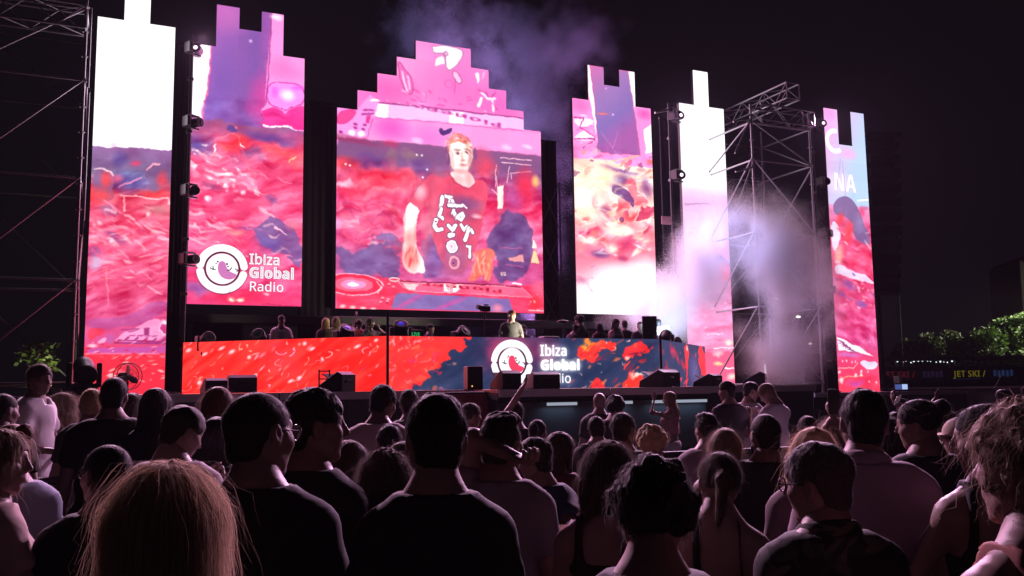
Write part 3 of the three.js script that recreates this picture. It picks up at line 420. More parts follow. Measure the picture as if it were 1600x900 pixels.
const fasciaRight = picture(418, 96, (g, w, h) => {
  g.fillStyle = '#434d70'; g.fillRect(0, 0, w, h); streaks(g, w, h, -20, 120, 40, [1, 0.8, 0.8], 0.012, 0.03, 0.2, 31);
  for (const [x, y, a, b] of [[20, 20, 20, 12], [60, 60, 14, 20], [110, 24, 30, 12], [150, 40, 34, 10], [200, 50, 26, 16], [230, 20, 20, 20], [90, 84, 20, 9]]) soft(g, x, y, a, b, 0.5, '238,64,92', 0.9);
  poly(g, '#f2454f', [190, 0, 262, 0, 240, 50, 236, 96, 210, 96, 226, 50]); poly(g, '#f2454f', [330, 0, 418, 0, 418, 96, 380, 96, 350, 40]); soft(g, 236, 10, 16, 10, 0, '255,235,225', 1); soft(g, 300, 60, 50, 50, 0, '120,110,170', 0.8); warp(g, w, h, 15, 0.05, -12, h + 12, 13); shards(g, 0, 0, w, h, 50, ['210,44,70', '255,90,90', '120,60,110'], 14, 5, -0.4);
});

// ---------------------------------------------------------------- LED walls
const blackMetal = std(0.012, 0.011, 0.014, 0.55, 0.3), blackMatte = std(0.010, 0.009, 0.012, 0.9), cloth = std(0.012, 0.010, 0.015, 0.95);
function outline(pts) { const s = new THREE.Shape(); pts.forEach(([x, y], i) => s[i ? 'lineTo' : 'moveTo'](x, y)); s.closePath(); return s; }
function ledScreen(label, tex, w, h, pts, pos, turn = 0) {    // pts: outline in metres, x right from the left edge, y down from the top
  const t = thing('led_screen', label, 'LED screen', pos, turn, 'LED walls of the stage');
  const s = outline(pts.map(([x, y]) => [x, -y]));
  const g = new THREE.ShapeGeometry(s), p = g.attributes.position, uv = g.attributes.uv;
  for (let i = 0; i < p.count; i++) uv.setXY(i, p.getX(i) / w, 1 + p.getY(i) / h);
  g.translate(0, 0, 0.004);
  mesh('display', g, new THREE.MeshStandardMaterial({ color: 0x020202, roughness: 0.7, emissive: 0xffffff, emissiveMap: tex, emissiveIntensity: 1.3 }), t);
  mesh('cabinet_housing', new THREE.ExtrudeGeometry(s, { depth: 0.1, bevelEnabled: false }).translate(0, 0, -0.1), blackMetal, t);
  return t;
}
const u = 0.5, steps = [];
for (let i = 0; i < 4; i++) steps.push([i * u, (4 - i) * u], [(i + 1) * u, (4 - i) * u]);
steps.push([4 * u, 0], [7 * u, 0]);
for (let i = 0; i < 4; i++) steps.push([(7 + i) * u, (i + 1) * u], [(8 + i) * u, (i + 1) * u]);
ledScreen('stepped pyramid LED screen showing a person with headphones', mainPicture, 5.5, 6.9, [...steps, [5.5, 6.9], [0, 6.9]], [-2.75, 10.57, 0]);
const crown = (b) => [[0, 2 * u], [u, 2 * u], [u, 0], [2 * u, 0], [2 * u, u], [3 * u, u], [3 * u, 0], [4 * u, 0], [4 * u, 2 * u], [5 * u, 2 * u], [5 * u, b], [0, b]];
ledScreen('castle-topped LED screen with white round radio logo on pink picture', leftPicture, 2.5, 6.9, crown(6.9), [-6.11, 10.56, 0.31]);
ledScreen('castle-topped LED screen with white glare, right of the pyramid screen', rightPicture, 2.5, 6.85, crown(6.85), [3.57, 10.51, 0.31]);
const spike = (b) => [[0, 2 * u], [u, 2 * u], [u, 0], [2 * u, 0], [2 * u, 2 * u], [3 * u, 2 * u], [3 * u, b], [0, b]];
ledScreen('tall spiked LED screen, white above and red below, leftmost of all', tallLeftPicture, 1.5, 8.77, spike(8.77), [-8.03, 10.49, 1.25]);
ledScreen('tall spiked LED screen, white on top, behind the smoke', tallRightPicture, 1.5, 8.71, spike(8.71), [6.37, 10.43, 1.25]);
ledScreen('narrow forked LED screen with the letters NA, rightmost of all', farPicture, 1.5, 7.92, [[0, 0], [u, 0], [u, 2 * u], [2 * u, 2 * u], [2 * u, 0], [3 * u, 0], [3 * u, 7.92], [0, 7.92]], [10.37, 9.41, 2.46]);
const strip = (w) => [[0, 0], [w, 0], [w, 1], [0, 1]];
const wing = Math.hypot(3.3, 2.85), wingTurn = Math.atan2(2.85, 3.3);
ledScreen('red low LED wall angled at left of the DJ booth', fasciaLeft, wing, 1, strip(wing), [-6.25, 2.72, 2.15], -wingTurn);
ledScreen('low LED wall with radio logo in front of the DJ', fasciaCentre, 5.9, 1, strip(5.9), [-2.95, 2.72, 5.0]);
ledScreen('low LED wall angled away at right end of the DJ booth', fasciaRight, wing, 1, strip(wing), [2.95, 2.72, 5.0], wingTurn);

// ---------------------------------------------------------------- ground and stage
const asphaltNoise = noiseTexture(512, (x, y) => 0.55 + 0.5 * (fbm(x * 24, y * 24, 1, 5) - 0.5) + 0.25 * (fbm(x * 150, y * 150, 4, 2) - 0.4));
const asphaltMap = asphaltNoise.clone(); asphaltMap.repeat.set(60, 60); asphaltMap.colorSpace = THREE.SRGBColorSpace;
const asphalt = new THREE.MeshStandardMaterial({ color: rgb(0.06, 0.055, 0.053), map: asphaltMap, roughness: 0.92, bumpMap: asphaltMap, bumpScale: 0.006 });
structure('ground', new THREE.PlaneGeometry(600, 600).rotateX(-Math.PI / 2), asphalt);

const alu = std(0.24, 0.235, 0.255, 0.48, 0.7), aluDull = std(0.075, 0.072, 0.08, 0.6, 0.6), darkWood = std(0.03, 0.026, 0.028, 0.7), edgeAlu = std(0.62, 0.58, 0.6, 0.6, 0.1), panelBlack = std(0.04, 0.042, 0.05, 0.6);
const DECK = 1.72;
{
  const t = thing('stage', 'long black stage platform with grey edge under the LED walls', 'stage');
  const deckTex = noiseTexture(256, (x, y) => 0.5 + 0.6 * (fbm(x * 8, y * 60, 2, 4) - 0.45)); deckTex.repeat.set(3, 3);
  const deckMat = new THREE.MeshStandardMaterial({ color: rgb(0.03, 0.027, 0.03), roughness: 0.45, roughnessMap: deckTex, bumpMap: deckTex, bumpScale: 0.002 });
  // decks of 2 x 1.8 m boards; the right end steps back
  const rowsAt = (i) => (i < 10 ? 6 : i < 11 ? 4 : 3);
  for (let i = 0; i < 12; i++) for (let j = 0; j < rowsAt(i); j++) mesh('deck_board', box(1.992, 0.05, 1.792, -14.3 + i * 2, DECK - 0.025, -2.3 + j * 1.8), deckMat, t);
  for (let i = 0; i < 2; i++) mesh('deck_board', box(1.892, 0.05, 0.99, -1.35 + i * 1.9, DECK - 0.025, 8.1), deckMat, t);
  mesh('deck_frame', [box(20, 0.1, 10.7, -5.3, DECK - 0.105, 2.2), box(3.8, 0.1, 1, -0.4, DECK - 0.105, 8.1), box(2, 0.1, 7.1, 5.7, DECK - 0.105, 0.4), box(2, 0.1, 5.3, 7.7, DECK - 0.105, -0.5)], darkWood, t);
  for (let i = 0; i < 10; i++) { const x = -14.3 + i * 2, a = Math.max(x - 0.99, -99), b = x + 0.99; if (b < -2.2) mesh('edge_trim', box(1.98, 0.115, 0.03, x, DECK - 0.055, 7.625), edgeAlu, t); else if (a > 1.6) mesh('edge_trim', box(1.98, 0.115, 0.03, x, DECK - 0.055, 7.625), edgeAlu, t); }
  for (let i = 0; i < 2; i++) mesh('edge_trim', box(1.88, 0.115, 0.03, -1.35 + i * 1.9, DECK - 0.055, 8.625), edgeAlu, t);
  mesh('edge_trim', box(0.03, 0.115, 0.98, 1.53, DECK - 0.055, 8.1), edgeAlu, t); mesh('edge_trim', box(1.1, 0.115, 0.03, 2.1, DECK - 0.055, 7.624), edgeAlu, t); mesh('edge_trim', box(0.95, 0.115, 0.03, -2.8, DECK - 0.055, 7.624), edgeAlu, t);
  for (let i = 0; i < 20; i++) { const x = -14.8 + i; if (x < -2.7 || x > 1.9) mesh('front_panel', box(0.985, 1.58, 0.03, x, 0.8, 7.55), panelBlack, t); }
  for (let i = 0; i < 2; i++) { mesh('front_panel', box(1.88, 0.78, 0.05, -1.35 + i * 1.9, 1.13, 8.5), panelBlack, t); mesh('front_panel', box(1.88, 0.70, 0.05, -1.35 + i * 1.9, 0.37, 8.5), panelBlack, t); }
  for (const x of [-2.26, 1.46]) mesh('side_panel', box(0.03, 1.58, 0.95, x, 0.8, 8.02), panelBlack, t);
  for (let j = 0; j < 3; j++) mesh('side_panel', box(0.03, 1.58, 1.78, 4.68, 0.8, 6.65 - j * 1.8), panelBlack, t);
  for (let i = 0; i < 9; i++) for (const z of [-2.6, 2]) mesh('support_leg', bar(V(-14 + i * 2.6, 0, z), V(-14 + i * 2.6, 1.57, z), 0.03), aluDull, t);
  mesh('back_drape', box(15, 1.75, 0.05, 0, DECK + 0.875, -2.6), cloth, t);
}
{
  const t = thing('side_platform', 'lower side platform carrying loudspeakers beside the rightmost LED screen', 'platform', [11.6, 0.02, 0.4]);
  mesh('deck', box(5.6, 0.1, 5.6, 0, 1.43, 0), darkWood, t); mesh('edge_trim', box(5.6, 0.1, 0.03, 0, 1.43, 2.82), edgeAlu, t);
  for (let i = 0; i < 5; i++) mesh('front_panel', box(1.1, 1.34, 0.03, -2.24 + i * 1.12, 0.69, 2.75), panelBlack, t);
}
// LED battens tucked under the lip of the front platform
const battenMat = new THREE.MeshStandardMaterial({ color: 0x333338, emissive: rgb(0.45, 0.5, 0.62), emissiveIntensity: 0.7 });
for (const [x, w, l] of [[-1.25, 0.55, 'short white light batten under stage lip, left of the three'], [-0.28, 0.6, 'short white light batten under stage lip, middle of the three'], [0.9, 1.1, 'long white light batten under stage lip, right of the three']]) {
  const t = thing('light_batten', l, 'light batten', [x, 1.52, 8.6], 0, 'battens under the stage lip');
  mesh('housing', rbox(w, 0.05, 0.08, 0, 0.02, 0), blackMetal, t); mesh('led_tube_light', box(w - 0.04, 0.045, 0.02, 0, -0.028, 0.03), battenMat, t);
  const l2 = new THREE.RectAreaLight(rgb(0.45, 0.68, 1), 8, w, 0.06); l2.position.set(x, 1.46, 8.64); l2.lookAt(x, 0, 8.72); l2.name = 'batten_light'; scene.add(l2);
}
// header beam below the hung screens, black towers between them
{
  const t = thing('header_beam', 'grey box beam running under the hung LED screens', 'beam', [0, 3.36, 0.2]);
  mesh('beam', rbox(12.6, 0.2, 0.22, 0, 0, 0), aluDull, t);
  for (const x of [-6, -3.2, 3.2, 6]) mesh('post', box(0.12, 1.54, 0.12, x, -0.87, 0), aluDull, t);
  for (let i = 0; i < 5; i++) mesh('rail', bar(V(-5.9 + i * 2.4, -0.55, -0.9), V(-3.7 + i * 2.4, -0.55, -0.9), 0.025), alu, t);
}
for (const [x, w, z, l, h] of [[-3.18, 0.8, -0.25, 'black drape strip between the logo screen and the pyramid screen', 7.0], [3.16, 0.75, -0.6, 'black drape strip between the pyramid screen and the glare screen', 6.8], [-6.32, 0.42, 0.7, 'narrow black drape beside the leftmost white screen', 7.6], [6.22, 0.3, 0.7, 'narrow black drape left of the smoky white screen', 7.4]]) {
  const s = []; for (let i = 0; i <= 24; i++) s.push(V(-w / 2 + w * i / 24, 0, Math.sin(i * 1.3) * 0.03 + Math.sin(i * 0.47) * 0.02));
  const g = new THREE.BufferGeometry(), p = [], ix = []; for (const f of [0, 1]) for (const q of s) p.push(q.x, f ? h : 0, q.z); for (let i = 0; i < 24; i++) ix.push(i, i + 1, i + 25, i + 1, i + 26, i + 25);
  g.setAttribute('position', new THREE.Float32BufferAttribute(p, 3)); g.setIndex(ix); g.computeVertexNormals();
  const t = thing('drape', l, 'drape', [x, DECK, z]); mesh('fabric', g, new THREE.MeshStandardMaterial({ color: rgb(0.014, 0.011, 0.018), roughness: 0.95, side: THREE.DoubleSide }), t); mesh('batten_pipe', bar(V(-w / 2, h, 0), V(w / 2, h, 0), 0.03), blackMetal, t);
}
// lattice frame seen in the gap right of the pyramid screen
{
  const t = thing('truss_frame', 'thin crossed truss frame in the gap right of the pyramid screen', 'truss', [3.15, DECK, -0.35]);
  for (const x of [-0.32, 0.32]) mesh('chord', bar(V(x, 0, 0), V(x, 5.6, 0), 0.025), aluDull, t);
  for (let i = 0; i < 4; i++) { mesh('brace', bar(V(-0.32, i * 1.4, 0), V(0.32, i * 1.4 + 1.4, 0), 0.015), aluDull, t); mesh('brace', bar(V(0.32, i * 1.4, 0.03), V(-0.32, i * 1.4 + 1.4, 0.03), 0.015), aluDull, t); }
}

// ---------------------------------------------------------------- scaffold towers
function boxTruss(t, a, b, s, n, mat = alu) {      // square lattice girder from a to b inside group t
  const d = b.clone().sub(a), f = d.clone().normalize(), up = V(0, 1, 0), r = f.clone().cross(up).normalize();
  const c = [[-1, -1], [1, -1], [1, 1], [-1, 1]].map(([i, j]) => r.clone().multiplyScalar(i * s / 2).add(up.clone().multiplyScalar(j * s / 2)));
  for (const o of c) mesh('chord', bar(a.clone().add(o), b.clone().add(o), 0.026), mat, t);
  for (let i = 0; i < n; i++) for (let k = 0; k < 4; k++) {
    const p = a.clone().addScaledVector(d, i / n), q = a.clone().addScaledVector(d, (i + 1) / n), e = (i + k) % 2;
    mesh('brace', bar(p.clone().add(c[e ? k : (k + 1) % 4]), q.clone().add(c[e ? (k + 1) % 4 : k]), 0.013, 5), mat, t);
  }
  for (let k = 0; k < 4; k++) mesh('end_bar', bar(b.clone().add(c[k]), b.clone().add(c[(k + 1) % 4]), 0.016, 5), mat, t);
}
function scaffold(label, x0, x1, z0, z1, base, lifts, top, flip) {
  const t = thing('scaffold_tower', label, 'scaffold');
  for (const x of [x0, x1]) for (const z of [z0, z1]) {
    mesh('post', bar(V(x, base, z), V(x, top, z), 0.03, 8), alu, t);
    for (let y = base + 0.5; y < top; y += 0.5) mesh('rosette', new THREE.CylinderGeometry(0.062, 0.062, 0.012, 8).translate(x, y, z), alu, t);
  }
  let y = base + 0.12;
  for (let i = 0; i < lifts.length; i++) {
    const q = lifts[i];
    for (const z of [z0, z1]) mesh('ledger', bar(V(x0, q, z), V(x1, q, z), 0.024), alu, t);
    for (const x of [x0, x1]) mesh('ledger', bar(V(x, q, z0), V(x, q, z1), 0.024), alu, t);
    const a = flip ? x1 : x0, b = flip ? x0 : x1;
    mesh('diagonal', bar(V(a, y, z1 + 0.05), V(b, q, z1 + 0.05), 0.021), alu, t); mesh('diagonal', bar(V(b, y, z0 - 0.05), V(a, q, z0 - 0.05), 0.021), alu, t); mesh('diagonal', bar(V(x0 - 0.05, y, z0), V(x0 - 0.05, q, z1), 0.021), alu, t); mesh('diagonal', bar(V(x1 + 0.05, y, i % 2 ? z0 : z1), V(x1 + 0.05, q, i % 2 ? z1 : z0), 0.021), alu, t);
    y = q;
  }
  return t;
}
const lt = scaffold('aluminium scaffold tower left of the leftmost LED screen', -10.2, -8.2, 0.4, 2.3, DECK, [1.95, 3.87, 5.83, 7.75, 9.18], 9.5, false);
boxTruss(lt, V(-11.6, 8.95, 2.3), V(-8.2, 8.95, 2.3), 0.45, 7);
mesh('guard_pipe', bar(V(-8.12, 7.6, 2.36), V(-8.12, 9.2, 2.36), 0.022), alu, lt); mesh('guard_pipe', bar(V(-8.1, 5.0, 2.36), V(-8.1, 7.5, 2.36), 0.022), alu, lt); mesh('ledger', bar(V(-8.2, 3.68, 2.3), V(-12, 3.62, 2.3), 0.024), alu, lt);
const rt = scaffold('aluminium scaffold tower with a box truss on top, right of the smoke', 7.35, 9.3, 1.1, 3.0, 0.02, [1.75, 3.7, 5.62, 7.5, 8.5], 8.98, true);
boxTruss(rt, V(8.35, 9.3, 0.4), V(8.35, 9.3, 3.5), 0.42, 7); boxTruss(rt, V(7.5, 8.75, 3.0), V(9.3, 8.75, 3.0), 0.4, 4);
mesh('outrigger', bar(V(7.35, 8.7, 3), V(6.7, 8.4, 3.1), 0.024), alu, rt); mesh('outrigger', bar(V(7.35, 8.6, 3), V(6.75, 7.6, 3.05), 0.022), alu, rt); mesh('outrigger', bar(V(7.35, 7.3, 3), V(6.7, 7.1, 3.1), 0.024), alu, rt); mesh('outrigger', bar(V(7.35, 7.4, 3), V(6.72, 6.2, 3.05), 0.022), alu, rt);

// ---------------------------------------------------------------- stage lights, loudspeakers and other gear
const lensMat = std(0.05, 0.05, 0.07, 0.08, 0.2), gearBlack = std(0.014, 0.013, 0.016, 0.45, 0.1), grille = std(0.03, 0.029, 0.034, 0.7, 0.2);
const tilt = (g, rx, ry = 0, rz = 0) => g.rotateZ(rz).rotateX(rx).rotateY(ry);
function movingHead(label, pos, turn, pitch, s = 1, opt = {}) {   // base, yoke and head of a moving spotlight; hung sideways with opt.side, upright on its base otherwise
  const t = thing('moving_head_light', label, 'stage light', pos, turn, 'moving head stage lights');
  const R = opt.side ? (g) => g.rotateZ(opt.side * Math.PI / 2) : (g) => g;
  mesh('base', R(rbox(0.34 * s, 0.11 * s, 0.34 * s, 0, 0.055 * s, 0, 0.03)), gearBlack, t);
  mesh('yoke', [R(rbox(0.05 * s, 0.34 * s, 0.16 * s, -0.19 * s, 0.28 * s, 0, 0.02)), R(rbox(0.05 * s, 0.34 * s, 0.16 * s, 0.19 * s, 0.28 * s, 0, 0.02)), R(rbox(0.42 * s, 0.06 * s, 0.18 * s, 0, 0.14 * s, 0, 0.02))], gearBlack, t);
  const pts = [[0, -0.2], [0.08, -0.2], [0.125, -0.15], [0.14, -0.02], [0.13, 0.08], [0.145, 0.12], [0.145, 0.19], [0.125, 0.2], [0, 0.19]].map(([x, y]) => new THREE.Vector2(x * s, y * s));
  const head = new THREE.LatheGeometry(pts, 20).rotateX(Math.PI / 2).rotateX(-pitch).translate(0, 0.36 * s, 0);
  const h = mesh('head', R(head), gearBlack, t);
  mesh('lens', R(new THREE.SphereGeometry(0.118 * s, 20, 8, 0, 6.283, 0, 0.9).scale(1, 0.35, 1).translate(0, 0.16 * s, 0).rotateX(Math.PI / 2).rotateX(-pitch).translate(0, 0.36 * s, 0)), opt.lens || lensMat, h);
  return t;
}
const beamLens = new THREE.MeshStandardMaterial({ color: 0x222222, emissive: rgb(1, 0.75, 0.88), emissiveIntensity: 2 });
function pole(name, label, x, z, y0, y1, group) {
  const t = thing(name, label, 'light pole', [x, y0, z], 0, group);
  mesh('upright', bar(V(0, 0, 0), V(0, y1 - y0, 0), 0.035, 10), blackMetal, t); mesh('foot_plate', rbox(0.5, 0.03, 0.5, 0, 0.015, 0, 0.01), blackMetal, t);
  for (let y = 0.9; y < y1 - y0; y += 1.15) mesh('clamp', rbox(0.12, 0.07, 0.12, 0, y, 0, 0.02), aluDull, t);
  return t;
}
pole('light_pole', 'black lighting pole between the white screen and the logo screen', -6.2, 1.32, DECK, 9.35, 'poles for the side lights');
const ord = ['topmost', 'second from the top', 'third from the top', 'lowest'];
[9.05, 7.43, 5.95, 4.5].forEach((y, i) => movingHead(`black moving light on the pole left of the logo screen, ${ord[i]}`, [-6.3, y, 1.42], 0.5, [-0.9, 0.2, -0.4, 0.1][i], 0.72, { side: -1, lens: i ? null : beamLens }));
pole('light_pole', 'lighting pole left of the smoky white screen', 5.98, 1.32, DECK, 9.35, 'poles for the side lights');
[9.0, 7.35].forEach((y, i) => movingHead(`black moving light on the pole left of the smoky screen, ${['upper', 'lower'][i]}`, [5.98, y, 1.42], 0.3, [-0.3, -0.6][i], 0.8, { side: -1, lens: beamLens }));
{ const t = thing('arm_bar', 'short bar light arm at the top of the pole left of the smoky screen', 'bracket', [5.9, 9.12, 1.4]); mesh('arm', bar(V(-0.42, -0.12, 0), V(0.22, 0.08, 0), 0.03), alu, t); mesh('clamp', rbox(0.12, 0.12, 0.12, 0.05, 0.02, 0), blackMetal, t); }
{ const t = thing('amber_flag', 'small pinkish metal plate clamped to the pole left of the smoky screen', 'plate', [5.75, 6.1, 1.36]); mesh('plate', rbox(0.3, 0.22, 0.02, 0, 0, 0, 0.01), std(0.5, 0.2, 0.2, 0.4), t); mesh('clamp', bar(V(0.1, 0, 0), V(0.24, 0, -0.03), 0.018), aluDull, t); }
pole('light_pole', 'lighting pole on the left edge of the forked screen', 10.12, 2.3, 1.5, 9.2, 'poles for the side lights');
[8.95, 7.3, 5.85, 4.3].forEach((y, i) => movingHead(`black moving light on the left edge of the forked screen, ${ord[i]}`, [10.1, y, 2.45], 0.3, [-0.6, -0.4, 0.2, 0.3][i], 0.72, { side: -1, lens: i ? null : beamLens }));

const blueLens = std(0.06, 0.05, 0.45, 0.1, 0.1, { emissive: rgb(0.03, 0.03, 0.5), emissiveIntensity: 1 });
const riserY = DECK + 0.72;
{ // low riser behind the LED front that carries lights and decks
  const t = thing('dj_riser', 'black riser desk behind the low LED wall', 'desk', [0, DECK, 0]);
  mesh('left_shelf', tiltBox(-4.55, 3.25, 4.2, 0.5, -wingTurn), darkWood, t); mesh('front_shelf', box(5.7, 0.05, 0.6, 0, 0.69, 4.6), darkWood, t); mesh('right_shelf', tiltBox(4.55, 3.25, 4.2, 0.5, wingTurn), darkWood, t);
  for (const [x, z] of [[-5.9, 2.2], [-4.4, 3.4], [-2.7, 4.6], [-0.9, 4.6], [0.9, 4.6], [2.7, 4.6], [4.4, 3.4], [5.9, 2.2]]) mesh('leg', bar(V(x, 0, z), V(x, 0.67, z), 0.03), blackMetal, t);
  function tiltBox(x, z, w, d, a) { return new THREE.BoxGeometry(w, 0.05, d).rotateY(a).translate(x, 0.69, z); }
}
[[-5.85, 2.25, 0.4, 0.3, 'far left end of the booth'], [-4.9, 3.0, -0.5, 0.5, 'beside the white shirt']].forEach(([x, z, a, p, l]) => movingHead(`black moving light on the booth, ${l}`, [x, riserY, z], a, p, 0.9));
movingHead('moving light with dark blue lens beside the pair with backs turned', [-3.5, riserY, 4.0], 0.4, 0.9, 0.95, { lens: blueLens });
movingHead('moving light with bright blue lens beside the green sign', [-2.55, riserY + 0.05, 4.55], -0.2, 0.9, 0.95, { lens: blueLens });
movingHead('unlit moving light near the camera stand on the booth', [-1.35, riserY, 4.55], 0.5, 0.6, 0.9);
movingHead('moving light with white beam at the right corner of the booth', [3.85, riserY, 3.9], 2.3, 0.5, 1.0, { lens: new THREE.MeshStandardMaterial({ color: 0x222222, emissive: rgb(0.8, 0.9, 1), emissiveIntensity: 3 }) });
for (const [p, q, i, c] of [[[4.0, 2.95, 3.72], [4.9, 3.7, 2.0], 34, [0.5, 0.72, 1]], [[5.95, 7.1, 1.75], [6.9, 3.9, 3.3], 95, [0.3, 0.45, 1]]]) { const s = new THREE.SpotLight(rgb(...c), i, 0, 0.62, 0.7); s.position.set(...p); s.target.position.set(...q); s.shadow.radius = 5; s.castShadow = true; s.name = 'smoke_beam'; scene.add(s, s.target); }
 movingHead('small moving light on the right wing of the booth', [4.6, riserY, 3.2], 0.3, 0.4, 0.8);
movingHead('small moving light farthest along the right wing of the booth', [5.4, riserY - 0.05, 2.55], 0.2, 0.3, 0.6);
movingHead('large black moving light at the front left corner of the stage', [-7.85, DECK, 7.1], 0.2, -0.5, 1.0);

function wedge(label, pos, turn, w = 0.55, h = 0.34, d = 0.42, group = 'monitors on the stage front') {
  w *= 0.86; h *= 0.72;    // floor monitor: sloping grille towards the back of the stage
  const t = thing('stage_monitor', label, 'stage monitor', pos, turn, group);
  const s = outline([[-d / 2, 0], [d / 2, 0], [d / 2, h * 0.85], [d * 0.3, h], [-d / 2 + 0.02, h * 0.35]]);
  mesh('cabinet', new THREE.ExtrudeGeometry(s, { depth: w - 0.02, bevelEnabled: true, bevelSize: 0.01, bevelThickness: 0.01, bevelSegments: 1 }).translate(0, 0.01, -w / 2 + 0.01).rotateY(-Math.PI / 2), gearBlack, t);
  mesh('grille', new THREE.BoxGeometry(w - 0.06, 0.012, Math.hypot(d * 0.78, h * 0.65) - 0.06).rotateX(Math.atan2(h * 0.65, d * 0.78)).translate(0, h * 0.69, -d * 0.1), grille, t);
  mesh('handle', rbox(0.14, 0.04, 0.02, 0, h * 0.55, d / 2 + 0.012), blackMetal, t);
}
wedge('flat black monitor on the stage beside the tripod-like stand, far left', [-6.15, DECK, 7.1], 0.1, 0.36, 0.28, 0.4);
wedge('wide black monitor box standing in front of the red LED wall', [-5.75, DECK + 0.005, 6.9], 0.05, 0.48, 0.34, 0.4);
wedge('tilted black monitor on a small frame before the red LED wall', [-4.33, DECK, 7.05], 0.7, 0.42, 0.4, 0.42);
wedge('black monitor in front of the round logo, left of the pair', [-1.6, DECK, 7.3], 0.15, 0.42, 0.4, 0.4);
wedge('black monitor below the word Global, right of the pair', [-0.98, DECK, 7.4], -0.05, 0.56, 0.36, 0.4);
wedge('large black monitor at the right front corner of the stage', [1.5, DECK, 7.15], 0.45, 0.66, 0.4, 0.5);
wedge('black monitor behind the large one at the right corner', [2.0, DECK, 6.5], 0.2, 0.58, 0.44, 0.45);
wedge('low monitor lying below the smoky screen', [2.75, DECK, 6.9], 0.5, 0.5, 0.3, 0.4); wedge('last black monitor at the right end of the deck', [3.7, DECK, 7.1], 0.8, 0.5, 0.34, 0.4);
{ const t = thing('side_fill_speaker', 'upright black speaker box with a small amber lamp on the stage front', 'speaker', [-2.13, DECK, 7.2], -0.1); mesh('cabinet', rbox(0.26, 0.38, 0.26, 0, 0.19, 0, 0.015), gearBlack, t); mesh('grille', box(0.22, 0.33, 0.012, 0, 0.19, 0.135), grille, t); mesh('power_lamp', new THREE.SphereGeometry(0.012, 8, 6).translate(-0.06, 0.06, 0.145), std(0.6, 0.3, 0.05, 0.4, 0, { emissive: rgb(1, 0.45, 0.08), emissiveIntensity: 1.5 }), t); }
{ const t = thing('equipment_frame', 'small black tubular frame holding the tilted monitor', 'frame', [-4.62, DECK, 7.1]); for (const x of [0, 0.16]) mesh('upright', bar(V(x, 0, 0), V(x, 0.34, 0), 0.012), blackMetal, t); for (const y of [0.08, 0.2, 0.32]) mesh('rung', bar(V(0, y, 0), V(0.16, y, 0), 0.01), blackMetal, t); }
{ // red pleated cloth hung on the corner of the front platform
  const g = new THREE.PlaneGeometry(1.15, 0.5, 30, 6), p = g.attributes.position; for (let i = 0; i < p.count; i++) { const x = p.getX(i), y = p.getY(i); p.setZ(i, 0.05 * Math.sin(x * 5) + 0.02 * Math.sin(x * 17 + y * 4)); p.setY(i, y - 0.1 * (0.25 - y) * Math.cos(x * 2.6) * 2); } g.computeVertexNormals();
  const t = thing('red_cloth', 'dull red cloth hung over the left corner of the front platform', 'cloth', [-2.75, 1.42, 8.3], 0.35); mesh('fabric', g, std(0.30, 0.05, 0.07, 0.9, 0, { side: THREE.DoubleSide }), t); mesh('rail', bar(V(-0.6, 0.26, 0), V(0.6, 0.26, 0), 0.018), blackMetal, t);
}
{ // stand fan
  const t = thing('stand_fan', 'round wire cage stand fan before the leftmost LED screen', 'fan', [-7.3, DECK, 7.0], 0.5);
  mesh('base', new THREE.CylinderGeometry(0.15, 0.16, 0.03, 20).translate(0, 0.015, 0), gearBlack, t); mesh('stem', bar(V(0, 0.03, 0), V(0, 0.2, 0), 0.018), gearBlack, t);
  const cg = [new THREE.TorusGeometry(0.19, 0.006, 6, 40).translate(0, 0.26, 0.05), new THREE.TorusGeometry(0.19, 0.006, 6, 40).translate(0, 0.26, -0.04), new THREE.TorusGeometry(0.1, 0.003, 5, 30).translate(0, 0.26, 0.075)]; for (let i = 0; i < 28; i++) { const a = i / 28 * 6.283; cg.push(bar(V(0, 0.26, 0.085), V(Math.cos(a) * 0.19, 0.26 + Math.sin(a) * 0.19, 0.05), 0.0018, 4)); }
  mesh('cage', cg, std(0.2, 0.19, 0.2, 0.4, 0.8), t); mesh('motor', new THREE.CylinderGeometry(0.06, 0.06, 0.14, 16).rotateX(Math.PI / 2).translate(0, 0.26, -0.1), gearBlack, t);
  for (let i = 0; i < 3; i++) mesh('blade', new THREE.SphereGeometry(0.08, 12, 6).scale(0.6, 1, 0.06).rotateY(0.5).translate(0, 0.09, 0).rotateZ(i * 2.094).translate(0, 0.26, 0.01), std(0.2, 0.2, 0.22, 0.4), t);
}
// camera on a tall stand, microphone boom, mixer, decks
{ const t = thing('camera_stand', 'video camera on a thin stand rising above the booth', 'camera', [-0.78, riserY, 4.45], 0.3); mesh('stand', bar(V(0, 0, 0), V(0, 0.82, 0), 0.016), blackMetal, t); mesh('foot', rbox(0.2, 0.02, 0.2, 0, 0.01, 0), blackMetal, t); mesh('camera_body', rbox(0.2, 0.11, 0.12, 0.02, 0.88, 0, 0.02), gearBlack, t); mesh('lens', new THREE.CylinderGeometry(0.045, 0.05, 0.14, 14).rotateZ(Math.PI / 2 - 0.15).translate(-0.13, 0.9, 0.02), gearBlack, t); mesh('handle', rbox(0.12, 0.03, 0.03, 0.05, 0.96, 0), gearBlack, t); }
{ const t = thing('microphone_stand', 'thin stand with a flat black clip lamp right of the decks', 'stand', [0.92, riserY, 4.6]); mesh('stem', bar(V(0, 0, 0), V(0, 0.62, 0), 0.013), blackMetal, t); mesh('lamp_head', new THREE.SphereGeometry(0.11, 14, 8).scale(1.1, 0.35, 0.8).translate(-0.02, 0.64, 0), gearBlack, t); mesh('foot', rbox(0.2, 0.02, 0.2, 0, 0.01, 0), blackMetal, t); }
